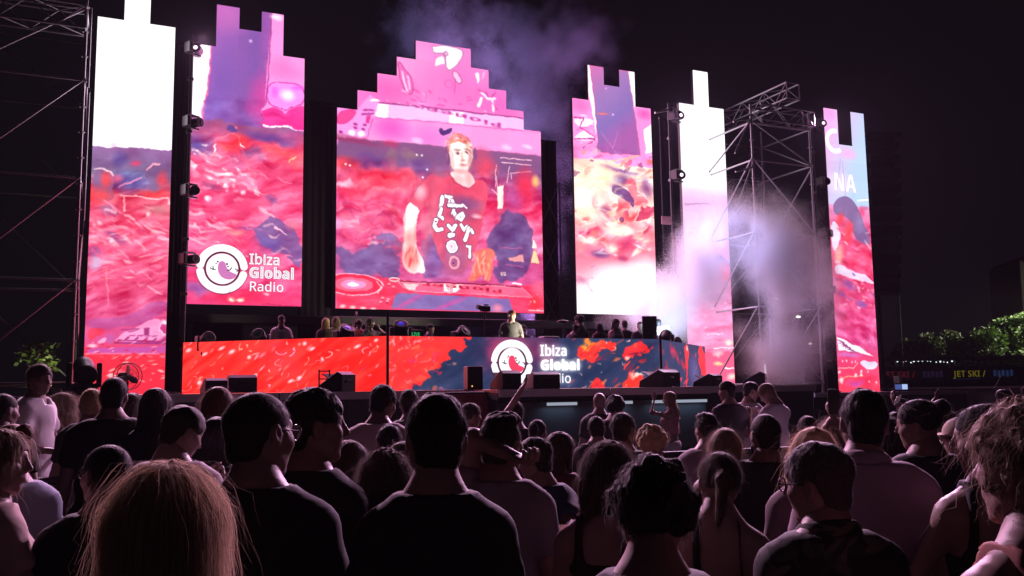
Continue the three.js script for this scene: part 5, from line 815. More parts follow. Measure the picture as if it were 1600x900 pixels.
function person(o) {
  if (!o.strands && o.lod !== 'far' && o.hair && o.hair[0] !== 'bald') { o.strands = 1700; o.strandWidth = 0.0012; o.strandLength = o.strandLength || (o.hair[0] === 'buzz' ? 0.012 : undefined); if (['short', 'quiff', 'knot', 'bun'].includes(o.hair[0])) o.strandLength = 0.03; }
  const lod = o.lod || 'mid', H = o.h, s = H / 1.765, fem = !!o.fem, wd = o.wide || 1, c = CELLS[lod][2];
  const t = thing('person', o.label, 'person', [o.at[0], o.y || 0, o.at[1]], (o.y0 ?? 0) - THREE.MathUtils.degToRad(o.a || 0), o.group || 'people in the crowd');
  const lean = o.lean || 0, sh = (fem ? 0.15 : 0.172) * wd;
  const L = (x, y, z) => [x * s, y * s, (z + lean * Math.max(0, y - 0.95)) * s];        // leaning forward from the hips
  const bones = [];                                                                        // [group, a, b, ra, rb, flat]
  const W = fem ? [0.148, 0.108, 0.132] : [0.14, 0.132, 0.158];
  const add = (g, a, b, ra, rb, flat = 1) => bones.push([g, a, b, ra * s, rb * s, flat]);
  add(0, L(0, 0.92, 0), L(0, 1.07, 0.005), W[0] * wd, W[1] * wd, 0.68); add(0, L(0, 1.07, 0.005), L(0, 1.31, -0.005), W[1] * wd, W[2] * wd, 0.66);
  add(0, L(-sh * 0.7, 1.375, -0.018), L(sh * 0.7, 1.375, -0.018), 0.062 * Math.sqrt(wd), 0.062 * Math.sqrt(wd)); add(0, L(0, 1.4, -0.025), L(0, 1.58, 0.0), fem ? 0.05 : 0.06, fem ? 0.046 : 0.054);
  for (const x of [-1, 1]) add(0, L(0, 1.485, -0.028), L(x * sh * 0.85, 1.39, -0.022), 0.05, 0.04);
  if (fem) for (const x of [-1, 1]) add(0, L(x * 0.065, 1.27, 0.075), L(x * 0.066, 1.271, 0.075), 0.062, 0.062);
  const hands = [];
  for (const [x, key] of [[1, 'L'], [-1, 'R']]) {
    const spec = o['arm' + key] || 'down', S = V(...L(x * sh, 1.378, -0.015));
    const curl = Array.isArray(spec) ? spec[3] ?? 0.5 : ARMS[spec][3];
    let T;
    if (Array.isArray(spec)) { T = V(spec[0], spec[1], spec[2]); t.updateMatrixWorld(true); t.worldToLocal(T); } else T = V(...L(x * ARMS[spec][0] * (fem ? 0.92 : 1) * (spec === 'down' ? Math.sqrt(wd) : 1), ARMS[spec][1], ARMS[spec][2]));
    const l1 = 0.295 * s, l2 = 0.26 * s, d = T.clone().sub(S); let D = Math.min(d.length(), (l1 + l2) * 0.992); D = Math.max(D, 0.12); d.normalize(); T = S.clone().addScaledVector(d, D);
    const ca = (l1 * l1 + D * D - l2 * l2) / (2 * l1 * D), pole = V(x * 0.55, T.y > S.y + 0.15 ? 0.1 : -0.6, T.y > S.y + 0.15 ? 0.3 : -0.75); pole.addScaledVector(d, -pole.dot(d)).normalize();
    const E = S.clone().addScaledVector(d, l1 * ca).addScaledVector(pole, l1 * Math.sqrt(Math.max(0, 1 - ca * ca)));
    const m = fem ? 0.84 : 1; add(x > 0 ? 1 : 2, S.toArray(), E.toArray(), 0.05 * m, 0.042 * m); add(x > 0 ? 3 : 4, E.toArray(), T.toArray(), 0.043 * m, 0.028 * m);
    const f = T.clone().sub(E).normalize(), y = f.clone().negate(), nz = V(0, 0, 1).addScaledVector(y, -y.z); if (nz.lengthSq() < 0.05) nz.set(-x, 0, 0).addScaledVector(y, x * y.x); nz.normalize();
    const nx = y.clone().cross(nz), M = new THREE.Matrix4().makeBasis(nx, y, nz).setPosition(T);
    const g = handGeo(curl, lod).clone(); if (x < 0) { g.scale(-1, 1, 1); const ix = g.index.array; for (let i = 0; i < ix.length; i += 3) { const q = ix[i]; ix[i] = ix[i + 1]; ix[i + 1] = q; } g.computeVertexNormals(); }
    const hs = s * (fem ? 0.92 : 1.03); hands.push(g.scale(hs, hs, hs).applyMatrix4(M)); (t.wrist = t.wrist || {})[key] = { at: T, along: f };
  }
  const st = o.stance || 0;
  for (const x of [-1, 1]) { const fx = x * (0.1 + 0.02 * wd), kz = x * st; add(5, [x * 0.085 * s * wd, 0.9 * s, 0], [fx * s, 0.49 * s, (0.025 + kz * 0.5) * s], 0.088 * wd, 0.058); add(5, [fx * s, 0.49 * s, (0.025 + kz * 0.5) * s], [fx * s, 0.09 * s, (-0.015 + kz) * s], 0.055, 0.038); add(6, [fx * s, 0.04 * s, (-0.04 + kz) * s], [fx * 1.15 * s, 0.034 * s, (0.15 + kz) * s], 0.037, 0.033); }
  // grid
  const lo = [9, 0 - 0.03, 9], hi = [-9, 0, -9];
  for (const [, a, b, ra, rb] of bones) for (const [p, r] of [[a, ra], [b, rb]]) for (let j = 0; j < 3; j++) { lo[j] = Math.min(lo[j], p[j] - r - 0.05); hi[j] = Math.max(hi[j], p[j] + r + 0.05); }
  const n = [0, 1, 2].map((j) => Math.ceil((hi[j] - lo[j]) / c) + 2), N = n[0] * n[1] * n[2];
  const F = [0, 1, 2, 3, 4, 5, 6].map(() => new Float32Array(N).fill(0.2)), par = new Float32Array(N).fill(9);
  for (const [g, a, b, ra, rb, flat] of bones) {
    const f = F[g], r = Math.max(ra, rb) + 0.075, i0 = [0, 1, 2].map((j) => Math.max(0, Math.floor((Math.min(a[j], b[j]) - r - lo[j]) / c))), i1 = [0, 1, 2].map((j) => Math.min(n[j] - 1, Math.ceil((Math.max(a[j], b[j]) + r - lo[j]) / c)));
    const zc = (a[2] + b[2]) / 2, k = g === 0 ? 0.06 : 0.02, bx = b[0] - a[0], by = b[1] - a[1], bz = b[2] - a[2], bl = Math.sqrt(bx * bx + by * by + bz * bz);
    for (let z = i0[2]; z <= i1[2]; z++) for (let y = i0[1]; y <= i1[1]; y++) { let i = i0[0] + (y + z * n[1]) * n[0]; for (let x = i0[0]; x <= i1[0]; x++, i++) {
      const px = lo[0] + x * c, py = lo[1] + y * c, pz = lo[2] + z * c, qz = flat === 1 ? pz : zc + (pz - zc) / flat;
      const d = cone(px, py, qz, a, b, ra, rb) * (flat === 1 ? 1 : 0.85);
      f[i] = smin(f[i], d, k);
      if (g === 1 || g === 2) { const tt = ((px - a[0]) * bx + (py - a[1]) * by + (pz - a[2]) * bz) / bl; if (d < 0.1) par[i] = tt / bl; }
    } }
  }
  const body = new Float32Array(N), top = new Float32Array(N), low = new Float32Array(N), kit = o.top || {}, sleeve = kit.sleeve ?? 0.62, hem = (kit.hem ?? 0.84) * s, tank = sleeve === 0, pant = o.pants || {}, pHem = (pant.hem ?? 0.1) * s, dress = kit.dress, ph = (o.at[0] * 7.3 + o.at[1] * 3.1) % 10;
  for (let z = 0, i = 0; z < n[2]; z++) for (let y = 0; y < n[1]; y++) for (let x = 0; x < n[0]; x++, i++) {
    const T = F[0][i], U = Math.min(F[1][i], F[2][i]), A = Math.min(F[3][i], F[4][i]), G = smin(F[5][i], F[6][i], 0.02);
    const m = smin(smin(T, U, 0.045), A, 0.018); body[i] = smin(smin(T, G, 0.05), Math.min(m, A), 0.012); body[i] = Math.min(body[i], smin(U, A, 0.02));
    const near = Math.min(T, U, A, F[5][i]);
    if (near > 0.09) { top[i] = low[i] = 0.1; continue; }
    const px = lo[0] + x * c, py = lo[1] + y * c, pz = lo[2] + z * c;
    const wr = 0.02 * (fbm(px * 7 + ph, py * 9 - px * 4, pz * 7, 3) - 0.45) + 0.008 * Math.sin((py * 26 + px * 14 * Math.sin(ph) + 5 * fbm(px * 5, py * 4, pz * 5 + ph, 2))) * Math.max(0, 1.2 - py / s) * 1.6 + 0.0055 * Math.sin(py * 30 + px * (18 * Math.cos(ph * 2)) + 9 * fbm(px * 4 + ph, py * 3, pz * 4, 2)) * Math.max(0, Math.min(1, (1.36 * s - py) * 8));
    let a = (py < 1.0 * s ? smin(T, F[5][i], 0.05) : T) - 0.014 - (kit.loose ?? 0.006) * (1 + Math.max(0, Math.min(1, (1.3 * s - py) / (0.25 * s)))) + wr; const zc = (-0.012 + lean * 0.5) * s; a = Math.max(a, hem - py, py - 1.497 * s, -Math.max(Math.hypot(px, (pz - zc - 0.01 * s) * 0.9) - (kit.neck ?? 0.074) * s, 1.405 * s - py));
    if (dress) { const k = Math.max(0, (1.0 * s - py) / (0.5 * s)); a = smin(a, Math.max(Math.hypot(px, pz * 1.2) - (0.13 + 0.11 * k) * s + wr * 2, py - 1.0 * s, hem - py), 0.04); }
    if (tank) { a = Math.max(a, -(Math.min(F[1][i], F[2][i]) - 0.02), py - (Math.abs(Math.abs(px) - 0.085 * s) < 0.022 * s ? 1.6 : pz < 0 ? (kit.back ?? 1.33) : 1.34) * s); }
    else { let b = U - 0.012 - (kit.loose ?? 0.006) * (par[i] > 0.3 ? 1.5 : 0.8) + wr * 0.8; b = Math.max(b, (par[i] - (sleeve > 1 ? 1.3 : sleeve)) * 0.29 * s); a = smin(a, b, 0.035); if (sleeve > 1) a = smin(a, A - 0.014 + wr, 0.03); }
    top[i] = a;
    let l = smin(F[5][i], py < 0.98 * s ? T : 0.1, 0.04) - 0.012 + wr * 0.7; low[i] = Math.max(l, py - 1.0 * s, pHem - py);
  }
  const bodyGeo = surfaceNet(body, ...n, lo, c);
  // head
  const head = new THREE.Matrix4().makeTranslation(...L(0, 1.555, 0.004)).multiply(new THREE.Matrix4().makeRotationFromEuler(new THREE.Euler((o.nod || 0) + lean * 0.5, THREE.MathUtils.degToRad((o.a || 0) - (o.look ?? o.a ?? 0)), o.tip || 0, 'YXZ'))).multiply(new THREE.Matrix4().makeScale(s, s, s)).multiply(new THREE.Matrix4().makeTranslation(0, 0.075, 0.012));
  const hs = fem ? 0.965 : 1, put = (g) => g.scale(hs, hs, hs).applyMatrix4(head);
  const parts = [bodyGeo, put(headGeo(fem, !!o.beard, lod).clone()), ...hands];
  const skin = skinTones[o.skin || 'light'];
  mesh('body', mergeGeometries(parts), matOf('skin', skin, 0.52), t);
  const hair = o.hair || ['short', 'dark'];
  if (hair[0] !== 'bald') {
    const len = hair[2] ?? 0, g = [put(hairGeo(hair[0], len, lod, 0).clone())];
    if (o.strands) { const sg = strandGeo(hair[0], len, o.strands, o.strandWidth || 0.0005, o.strandLength || (['long', 'wavy'].includes(hair[0]) ? 0.16 : 0.05), o.wild ?? 1, lod === 'near' ? 7 : 3); const hm = mesh('hair', g[0], matOf('hair', hairTones[hair[1]], 0.68), t); mesh('loose_hair', put(sg), shared('strand' + hair[1], () => new THREE.MeshPhysicalMaterial({ color: rgb(...hairTones[hair[1]].map((q) => Math.min(0.85, q * 1.3 + 0.13))), vertexColors: true, roughness: 0.9, specularIntensity: 0.6, transmission: 0.55, thickness: 0, side: THREE.DoubleSide })), hm).userData.kind = 'stuff'; }
    else mesh('hair', g[0], matOf('hair', hairTones[hair[1]], 0.68), t);
  }
  if (o.beard) mesh('beard', put(meshField((x, y, z) => Math.max(ell(x, y, z, [0, -0.078, 0.036], [0.066, 0.058, 0.066]) + 0.012 * (fbm(x * 90, y * 90, z * 90, 2) - 0.4), y + 0.045 - Math.abs(x) * 0.5, -ell(x, y, z, [0, -0.06, 0.1], [0.026, 0.016, 0.03])), [-0.09, -0.16, -0.06], [0.09, 0.02, 0.13], 0.009)), matOf('hair', hairTones.dark, 0.5), t);
  if (kit.print) kit.mat = kit.print;
  mesh(kit.name || (tank ? 'tank_top' : dress ? 'dress' : 'shirt'), printUv(surfaceNet(top, ...n, lo, c)), kit.mat || matOf('cloth', kit.color || [0.02, 0.02, 0.024], 0.85), t);
  if (!dress) mesh(pant.name || (pHem > 0.3 ? 'shorts' : 'trousers'), surfaceNet(low, ...n, lo, c), matOf('cloth', pant.color || [0.025, 0.026, 0.034], 0.85), t);
  const shoe = cached('shoe', () => meshField((x, y, z) => Math.max(smin(cone(x, y, z, [0, 0.045, -0.035], [0.006, 0.036, 0.16], 0.05, 0.044), cone(x, y, z, [0, 0.07, -0.03], [0, 0.09, -0.03], 0.05, 0.05), 0.02), 0.004 - y), [-0.07, -0.01, -0.11], [0.08, 0.16, 0.23], 0.03));
  for (const x of [-1, 1]) mesh('shoe', shoe.clone().scale(s, s, s).translate(x * (0.1 + 0.02 * wd) * 1.05 * s, 0, x * st * s), matOf('cloth', o.shoes || [0.03, 0.03, 0.034], 0.6), t);
  if (kit.collar) { const g = new THREE.TorusGeometry(0.078 * s, 0.02 * s, 8, 24).scale(1, 1.05, 1.9).rotateX(Math.PI / 2 + 0.25).translate(...L(0, 1.485, -0.012)); mesh('collar', g, kit.mat || matOf('cloth', kit.color, 0.85), t); }
  if (o.glasses) { const gm = shared('frames' + (o.glasses === 'white'), () => (o.glasses === 'white' ? std(0.75, 0.74, 0.72, 0.3) : std(0.02, 0.02, 0.02, 0.25))), up = o.glasses === 'white' ? 0.1 : 0, q = []; for (const x of [-1, 1]) { q.push(new THREE.TorusGeometry(0.022, 0.0022, 6, 20).translate(x * 0.032, 0.008, 0.1), bar(V(x * 0.054, 0.012, 0.098), V(x * 0.08, 0.012, -0.005), 0.002, 5)); } q.push(bar(V(-0.01, 0.01, 0.102), V(0.01, 0.01, 0.102), 0.002, 5)); const gg = mergeGeometries(q.map(clean)); if (up) gg.rotateX(-0.5).translate(0, up * 0.75, -0.01); mesh('glasses', put(gg), gm, t); for (const x of [-1, 1]) mesh('lens', put(new THREE.CircleGeometry(0.021, 16).translate(x * 0.032, 0.008, 0.1).rotateX(up ? -0.5 : 0).translate(0, up * 0.75, up ? -0.01 : 0)), shared('glass', () => new THREE.MeshPhysicalMaterial({ color: rgb(0.9, 0.9, 0.95), roughness: 0.05, transmission: 1, thickness: 0 })), t); }
  if (o.cap) { mesh('cap', put(mergeGeometries([clean(meshField((x, y, z) => Math.max(ell(x, y, z, [0, 0.045, -0.01], [0.089, 0.088, 0.106]), 0.04 - y - z * 0.1), [-0.11, 0, -0.14], [0.11, 0.15, 0.12], 0.008)), clean(new THREE.CylinderGeometry(0.075, 0.08, 0.006, 24, 1, false).scale(1, 1, 1.1).translate(0, 0.046, 0.09))])), matOf('cloth', o.cap, 0.85), t); }
  if (o.headphones) { const q = [new THREE.TorusGeometry(0.094, 0.008, 6, 24, Math.PI).translate(0, 0.03, -0.005)]; for (const x of [-1, 1]) q.push(new THREE.CylinderGeometry(0.034, 0.034, 0.03, 16).rotateZ(Math.PI / 2).translate(x * 0.094, 0, -0.005)); mesh('headphones', put(mergeGeometries(q.map(clean))), gearBlack, t); }
  if (o.necklace) { mesh('necklace', new THREE.TorusGeometry(0.075 * s, 0.003, 6, 40).scale(1, 1.1, 1).rotateX(Math.PI / 2 + 0.35).translate(...L(0, 1.46, 0.0)), shared('gold', () => std(0.8, 0.72, 0.6, 0.25, 1)), t); }
  return t;
}

// ---------------------------------------------------------------- the crowd
const tee = (r, g, b, more = {}) => ({ color: [r, g, b], ...more });
const leafPrint = (() => {
  const q = canvas(256, 256), g = q.getContext('2d'); g.fillStyle = '#15171a'; g.fillRect(0, 0, 256, 256);
  for (let i = 0; i < 70; i++) { const x = rr(0, 256), y = rr(0, 256), a = rr(0, 6.3), l = rr(14, 40), w = rr(4, 10); g.fillStyle = ['#3a4038', '#2a2f2c', '#4c4a42', '#20262a'][(rnd() * 4) | 0]; for (const [dx, dy] of [[0, 0], [256, 0], [0, 256], [-256, 0], [0, -256]]) { g.save(); g.translate(x + dx, y + dy); g.rotate(a); g.beginPath(); g.ellipse(0, 0, l, w, 0, 0, 7); g.fill(); g.restore(); } }
  const t = new THREE.CanvasTexture(q); t.colorSpace = THREE.SRGBColorSpace; t.wrapS = t.wrapT = THREE.RepeatWrapping; return new THREE.MeshStandardMaterial({ map: t, roughness: 0.85 });
})();
hairTones.grizzled = [0.07, 0.065, 0.062];
const BLACK = [0.012, 0.012, 0.015];
const people = [
  // nearest rows
  { label: 'person seen from behind nearest the camera at lower left, pale top', at: [-7.39, 18.97], h: 1.64, y0: 3.087, a: 6, fem: 1, lod: 'near', hair: ['long', 'blonde', 0.42], strands: 9000, strandWidth: 0.0005, strandLength: 0.2, wild: 0.4, top: tee(0.3, 0.25, 0.24, { sleeve: 0 }) },
  { label: 'person with glasses in black tee, head turned right, left of centre', at: [-7.11, 18.06], h: 1.76, y0: 2.998, a: 14, look: 52, lod: 'near', wide: 0.98, hair: ['buzz', 'dark'], strands: 4200, strandLength: 0.012, glasses: true, top: tee(...BLACK) },
  { label: 'person in black tee facing right beside the glasses wearer left of centre', at: [-6.87, 17.62], h: 1.76, y0: 2.941, a: 42, look: 78, lod: 'near', hair: ['short', 'black'], strands: 4200, strandLength: 0.03, top: tee(...BLACK), skin: 'mid' },
  { label: 'tall person in black tee seen from behind in the centre foreground', at: [-6.67, 18.30], h: 1.74, y0: 2.804, a: 2, look: -4, lod: 'near', wide: 0.88, hair: ['short', 'black'], strands: 4800, strandLength: 0.022, wild: 0.6, top: tee(...BLACK) },
  { label: 'person in black with back turned, nearest right of the picture centre', at: [-6.36, 18.88], h: 1.58, y0: 2.568, a: 4, look: -8, lod: 'near', hair: ['curly', 'dark', -0.03], strands: 5200, strandLength: 0.045, wild: 1.1, wide: 0.9, top: tee(...BLACK) },
  { label: 'person with thin necklace and dark tank top, right of centre foreground', at: [-5.99, 18.05], h: 1.58, y0: 2.614, a: 8, look: 2, fem: 1, lod: 'near', hair: ['long', 'brown', 0.16], strands: 4800, strandLength: 0.1, wild: 0.6, necklace: true, top: tee(0.02, 0.016, 0.02, { sleeve: 0 }) },
  { label: 'person in black tank top with bare upper back, right of centre foreground', at: [-5.56, 18.07], h: 1.53, y0: 2.493, a: 6, look: -6, fem: 1, lod: 'near', hair: ['pony', 'brown', 0.16], strands: 4200, strandLength: 0.06, top: tee(...BLACK, { sleeve: 0, back: 1.22 }) },
  { label: 'person with glasses in dark leaf-print shirt, head turned left', at: [-5.67, 18.69], h: 1.59, y0: 2.384, a: -28, look: -66, lod: 'near', wide: 1.0, hair: ['short', 'grizzled'], strands: 4800, strandLength: 0.016, wild: 0.5, glasses: true, top: tee(0.02, 0.022, 0.026, { sleeve: 0.95, collar: 1, print: leafPrint }) },
  { label: 'person in pale mauve polo shirt seen from behind at right', at: [-4.96, 18.15], h: 1.73, y0: 2.344, a: 4, look: -6, lod: 'near', wide: 1.05, hair: ['short', 'black'], strands: 3600, strandLength: 0.02, top: tee(0.3, 0.22, 0.28, { collar: 1, loose: 0.012 }) },
  { label: 'person in black tank top facing left, holding a phone near right edge', at: [-4.90, 18.62], h: 1.69, y0: 2.227, a: -16, look: -82, fem: 1, lod: 'near', hair: ['pony', 'black', 0.1], strands: 3600, strandLength: 0.05, top: tee(...BLACK, { sleeve: 0, back: 1.25 }), armL: 'cup' },
  { label: 'person in red tank top cut by the right picture edge', at: [-5.87, 19.45], h: 1.71, y0: 2.196, a: -38, look: -60, fem: 1, lod: 'near', hair: ['curly', 'light', 0.1], strands: 3600, strandLength: 0.09, wild: 2.2, top: tee(0.28, 0.1, 0.08, { sleeve: 0 }), armL: 'down', armR: 'down' },
  { label: 'person in black tee with glasses, head turned left, at lower left', at: [-7.49, 17.15], h: 1.58, y0: -3.139, a: -8, look: -34, lod: 'near', hair: ['buzz', 'black'], strands: 3600, strandLength: 0.014, glasses: true, top: tee(...BLACK) },
  { label: 'person in grey tee raising a fist to the chin, right of centre', at: [-6.09, 17.41], h: 1.65, y0: 2.733, a: 22, look: 34, lod: 'near', hair: ['quiff', 'dark'], strands: 3600, strandLength: 0.02, skin: 'mid', top: tee(0.15, 0.13, 0.15), armR: 'down', armL: [-6.126, 1.500, 17.594, 0.9] },
  { label: 'person in black tank top behind the tall one in the centre', at: [-6.60, 17.55], h: 1.55, y0: 2.862, a: 8, fem: 1, lod: 'near', hair: ['wavy', 'brown', 0.26], strands: 4200, strandLength: 0.14, wild: 1.4, top: tee(...BLACK, { sleeve: 0 }) },
  // middle rows
  { label: 'person in long-sleeved dark jacket, head turned left, below the smoke', at: [-4.43, 16.99], h: 1.61, y0: 2.441, a: 0, look: -26, beard: 1, hair: ['buzz', 'dark'], skin: 'mid', top: tee(0.022, 0.02, 0.024, { sleeve: 1.2, loose: 0.014 }) },
  { label: 'person in rose tee close behind the dark leaf-print shirt', at: [-4.87, 17.79], h: 1.58, y0: 2.394, a: 10, fem: 1, hair: ['long', 'blonde', 0.24], strands: 1200, top: tee(0.12, 0.078, 0.09) },
  { label: 'person in pinkish tank top left of the long-sleeved dark jacket', at: [-4.53, 16.77], h: 1.53, y0: 2.486, a: 14, fem: 1, hair: ['long', 'light', 0.28], strands: 900, top: tee(0.3, 0.22, 0.26, { sleeve: 0 }) },
  { label: 'person in greyish rose tee farther behind the pinkish tank top', at: [-3.78, 15.62], h: 1.56, y0: 2.503, a: -6, look: -30, hair: ['quiff', 'black'], top: tee(0.26, 0.2, 0.24) },
  { label: 'person in dark tee with white sunglasses pushed up on the head', at: [-4.04, 17.62], h: 1.68, y0: 2.285, a: -30, look: -78, skin: 'mid', hair: ['bun', 'black'], glasses: 'white', top: tee(0.02, 0.016, 0.02), armL: 'cup' },
  { label: 'person in dark tee just right of the white sunglasses', at: [-3.33, 17.16], h: 1.61, y0: 2.263, a: -4, look: -20, hair: ['buzz', 'brown'], top: tee(0.03, 0.022, 0.026) },
  { label: 'person in pale cap facing left with raised forearm near right edge', at: [-3.50, 17.41], h: 1.57, y0: 2.248, a: -70, look: -85, hair: ['short', 'brown'], cap: [0.4, 0.32, 0.25], top: tee(0.132, 0.048, 0.018), armR: 'cup' },
  { label: 'person in dark tee between the mauve polo and the white sunglasses', at: [-3.45, 16.88], h: 1.56, y0: 2.318, a: 6, fem: 1, hair: ['long', 'black', 0.2], top: tee(0.03, 0.021, 0.027) },
  { label: 'person in light grey tee looking down at the hands, at left', at: [-7.22, 16.29], h: 1.70, y0: 3.083, a: 24, look: 62, nod: 0.42, hair: ['short', 'dark'], strands: 500, strandLength: 0.02, top: tee(0.4, 0.34, 0.38, { loose: 0.012 }), armL: 'phone', armR: 'phone' },
  { label: 'person in dark tee, head tilted, behind the glasses wearer left of centre', at: [-7.00, 15.83], h: 1.63, y0: 3.043, a: 20, tip: 0.1, fem: 1, hair: ['long', 'black', 0.2], strands: 500, top: tee(0.03, 0.025, 0.03) },
  { label: 'person in light blue tee near the left picture edge', at: [-7.86, 16.33], h: 1.64, y0: -3.053, a: -18, look: -30, fem: 1, hair: ['bun', 'auburn'], strands: 1000, strandLength: 0.05, wild: 1.6, top: tee(0.3, 0.34, 0.44) },
  { label: 'person in beige dress at the left picture edge facing right', at: [-7.84, 17.06], h: 1.64, y0: -3.040, a: 70, look: 110, fem: 1, lod: 'near', hair: ['long', 'light', 0.16], top: tee(0.42, 0.3, 0.27, { dress: 1, hem: 0.5, sleeve: 0.5 }), armR: 'cup', armL: 'bent' },
  { label: 'person in dark tee cut by left edge, farther back by the barrier', at: [-8.18, 13.55], h: 1.77, y0: -3.043, a: 20, look: 60, hair: ['buzz', 'dark'], top: tee(0.03, 0.028, 0.032) },
  { label: 'broad person in black tee seen from behind below the leftmost screen', at: [-7.48, 14.10], h: 1.87, y0: -3.141, a: 4, wide: 1.16, hair: ['buzz', 'black'], skin: 'mid', top: tee(...BLACK), armR: 'bent' },
  { label: 'person in black tee right of the broad one below the leftmost screen', at: [-7.22, 14.32], h: 1.79, y0: 3.100, a: 12, look: 24, fem: 1, hair: ['long', 'dark', 0.34], strands: 700, top: tee(0.02, 0.018, 0.022) },
  { label: 'person in dark red tee below the left end of the red LED wall', at: [-6.88, 14.80], h: 1.79, y0: 3.039, a: 0, look: 12, fem: 1, hair: ['long', 'auburn', 0.36], strands: 900, top: tee(0.06, 0.024, 0.024) },
  { label: 'person in dark grey tee just left behind the broad one at left', at: [-7.64, 12.80], h: 1.79, y0: -3.121, a: -8, hair: ['short', 'blonde'], top: tee(0.036, 0.03, 0.036) },
  { label: 'person half hidden right behind the broad one, turned right', at: [-7.35, 12.71], h: 1.75, y0: 3.126, a: 30, look: 50, hair: ['short', 'brown'], top: tee(0.06, 0.042, 0.048) },
  { label: 'person in pale pink shirt bending the head, before the red LED wall', at: [-5.81, 14.62], h: 1.79, y0: 2.870, a: 16, look: 40, nod: 0.25, lean: 0.12, hair: ['short', 'black'], skin: 'mid', top: tee(0.46, 0.35, 0.38, { loose: 0.016 }) },
  { label: 'slim person in grey shirt right of the pale pink shirt', at: [-5.08, 13.07], h: 1.75, y0: 2.833, a: -16, look: -10, hair: ['short', 'dark'], top: tee(0.132, 0.12, 0.138) },
  { label: 'person in dark grey tee below the pale pink shirt, facing the stage', at: [-5.96, 15.41], h: 1.54, y0: 2.858, a: -4, hair: ['short', 'black'], top: tee(0.03, 0.027, 0.03) },
  { label: 'person in rose tank top left of the centre, facing the stage', at: [-6.49, 16.60], h: 1.53, y0: 2.899, a: -10, fem: 1, hair: ['long', 'brown', 0.2], strands: 900, top: tee(0.3, 0.18, 0.2, { sleeve: 0 }) },
  { label: 'person in brownish tee close left of the tall one, turned right', at: [-6.18, 16.41], h: 1.50, y0: 2.841, a: 30, fem: 1, hair: ['short', 'brown'], top: tee(0.072, 0.048, 0.054) },
  { label: 'person in rose tank top near the stage, hand raised, turned right', at: [-4.74, 13.65], h: 1.64, y0: 2.767, a: 40, look: 60, fem: 1, hair: ['knot', 'brown'], top: tee(0.3, 0.13, 0.16, { sleeve: 0 }), armL: 'phone' },
  { label: 'person stretching one arm straight up before the centre platform', at: [-4.13, 13.26], h: 1.63, y0: 2.714, a: 0, hair: ['short', 'black'], top: tee(0.04, 0.035, 0.04), armL: [-4.099, 1.826, 13.415, 0.1] },
  { label: 'person in dark red tee right behind the raised fist', at: [-4.44, 14.32], h: 1.51, y0: 2.691, a: -4, hair: ['buzz', 'dark'], skin: 'mid', top: tee(0.096, 0.036, 0.042) },
  { label: 'person in open navy shirt holding a plastic cup, facing left', at: [-5.57, 16.68], h: 1.51, y0: 2.689, a: -42, look: -60, nod: 0.2, hair: ['short', 'dark'], skin: 'mid', top: tee(0.021, 0.03, 0.06, { sleeve: 0.8, loose: 0.014 }), armR: [-5.723, 1.041, 17.200, 0.85], armL: 'bent' },
  { label: 'person in red tee just right of the navy shirt', at: [-5.21, 16.19], h: 1.51, y0: 2.666, a: 30, look: 40, fem: 1, hair: ['long', 'brown', 0.2], strands: 500, top: tee(0.12, 0.036, 0.042) },
  { label: 'person in black before the blue-lit platform, arms down, left of two', at: [-3.86, 14.26], h: 1.52, y0: 2.623, a: -2, hair: ['buzz', 'dark'], top: tee(0.02, 0.02, 0.024) },
  { label: 'person in black before the blue-lit platform, hand at face, right of two', at: [-4.46, 15.65], h: 1.58, y0: 2.595, a: 14, look: 30, hair: ['short', 'dark'], skin: 'mid', top: tee(0.025, 0.022, 0.026), armL: 'face' },
  { label: 'person in plum tee standing before the dancer in crop top', at: [-4.45, 15.98], h: 1.51, y0: 2.562, a: 0, fem: 1, hair: ['curly', 'blonde', 0.06], strands: 1000, strandLength: 0.05, wild: 1.8, top: tee(0.06, 0.03, 0.036) },
  { label: 'person in dark tee low behind the raised dark phone', at: [-2.86, 15.59], h: 1.52, y0: 2.397, a: -10, fem: 1, hair: ['short', 'dark'], top: tee(0.03, 0.024, 0.027) },
  { label: 'person holding up a dark phone left of the mauve polo', at: [-3.07, 16.05], h: 1.53, y0: 2.371, a: -10, fem: 1, hair: ['long', 'light', 0.2], top: tee(0.132, 0.096, 0.12), armL: [-3.267, 1.606, 16.305, 0.8], armR: [-3.311, 1.582, 16.282, 0.5] },
  // far rows by the stage
  { label: 'person in dark tee closest to the blue-lit platform, turned right', at: [-2.59, 12.42], h: 1.65, y0: 2.603, a: 20, lod: 'far', hair: ['curly', 'black', 0], top: tee(0.03, 0.026, 0.03) },
  { label: 'person in dark grey tee closest to the blue-lit platform, facing it', at: [-2.24, 11.48], h: 1.69, y0: 2.621, a: 0, lod: 'far', hair: ['bald', 'dark'], top: tee(0.03, 0.03, 0.034) },
  { label: 'person in dark shirt facing left at the right stage front', at: [-0.47, 11.63], h: 1.80, y0: 2.479, a: -30, look: -72, lod: 'far', hair: ['short', 'dark'], top: tee(0.036, 0.03, 0.036), armR: 'bent' },
  { label: 'person in grey top looking down between two others at the stage front', at: [0.16, 11.25], h: 1.79, y0: 2.456, a: 40, look: 70, nod: 0.25, lod: 'far', hair: ['short', 'black'], top: tee(0.3, 0.26, 0.3), armL: 'bent' },
  { label: 'person in white tee looking down at the right stage front', at: [-0.06, 12.03], h: 1.78, y0: 2.428, a: -50, look: -80, nod: 0.55, lean: 0.1, lod: 'far', hair: ['short', 'light'], top: tee(0.75, 0.72, 0.76), armL: 'phone', armR: 'phone' },
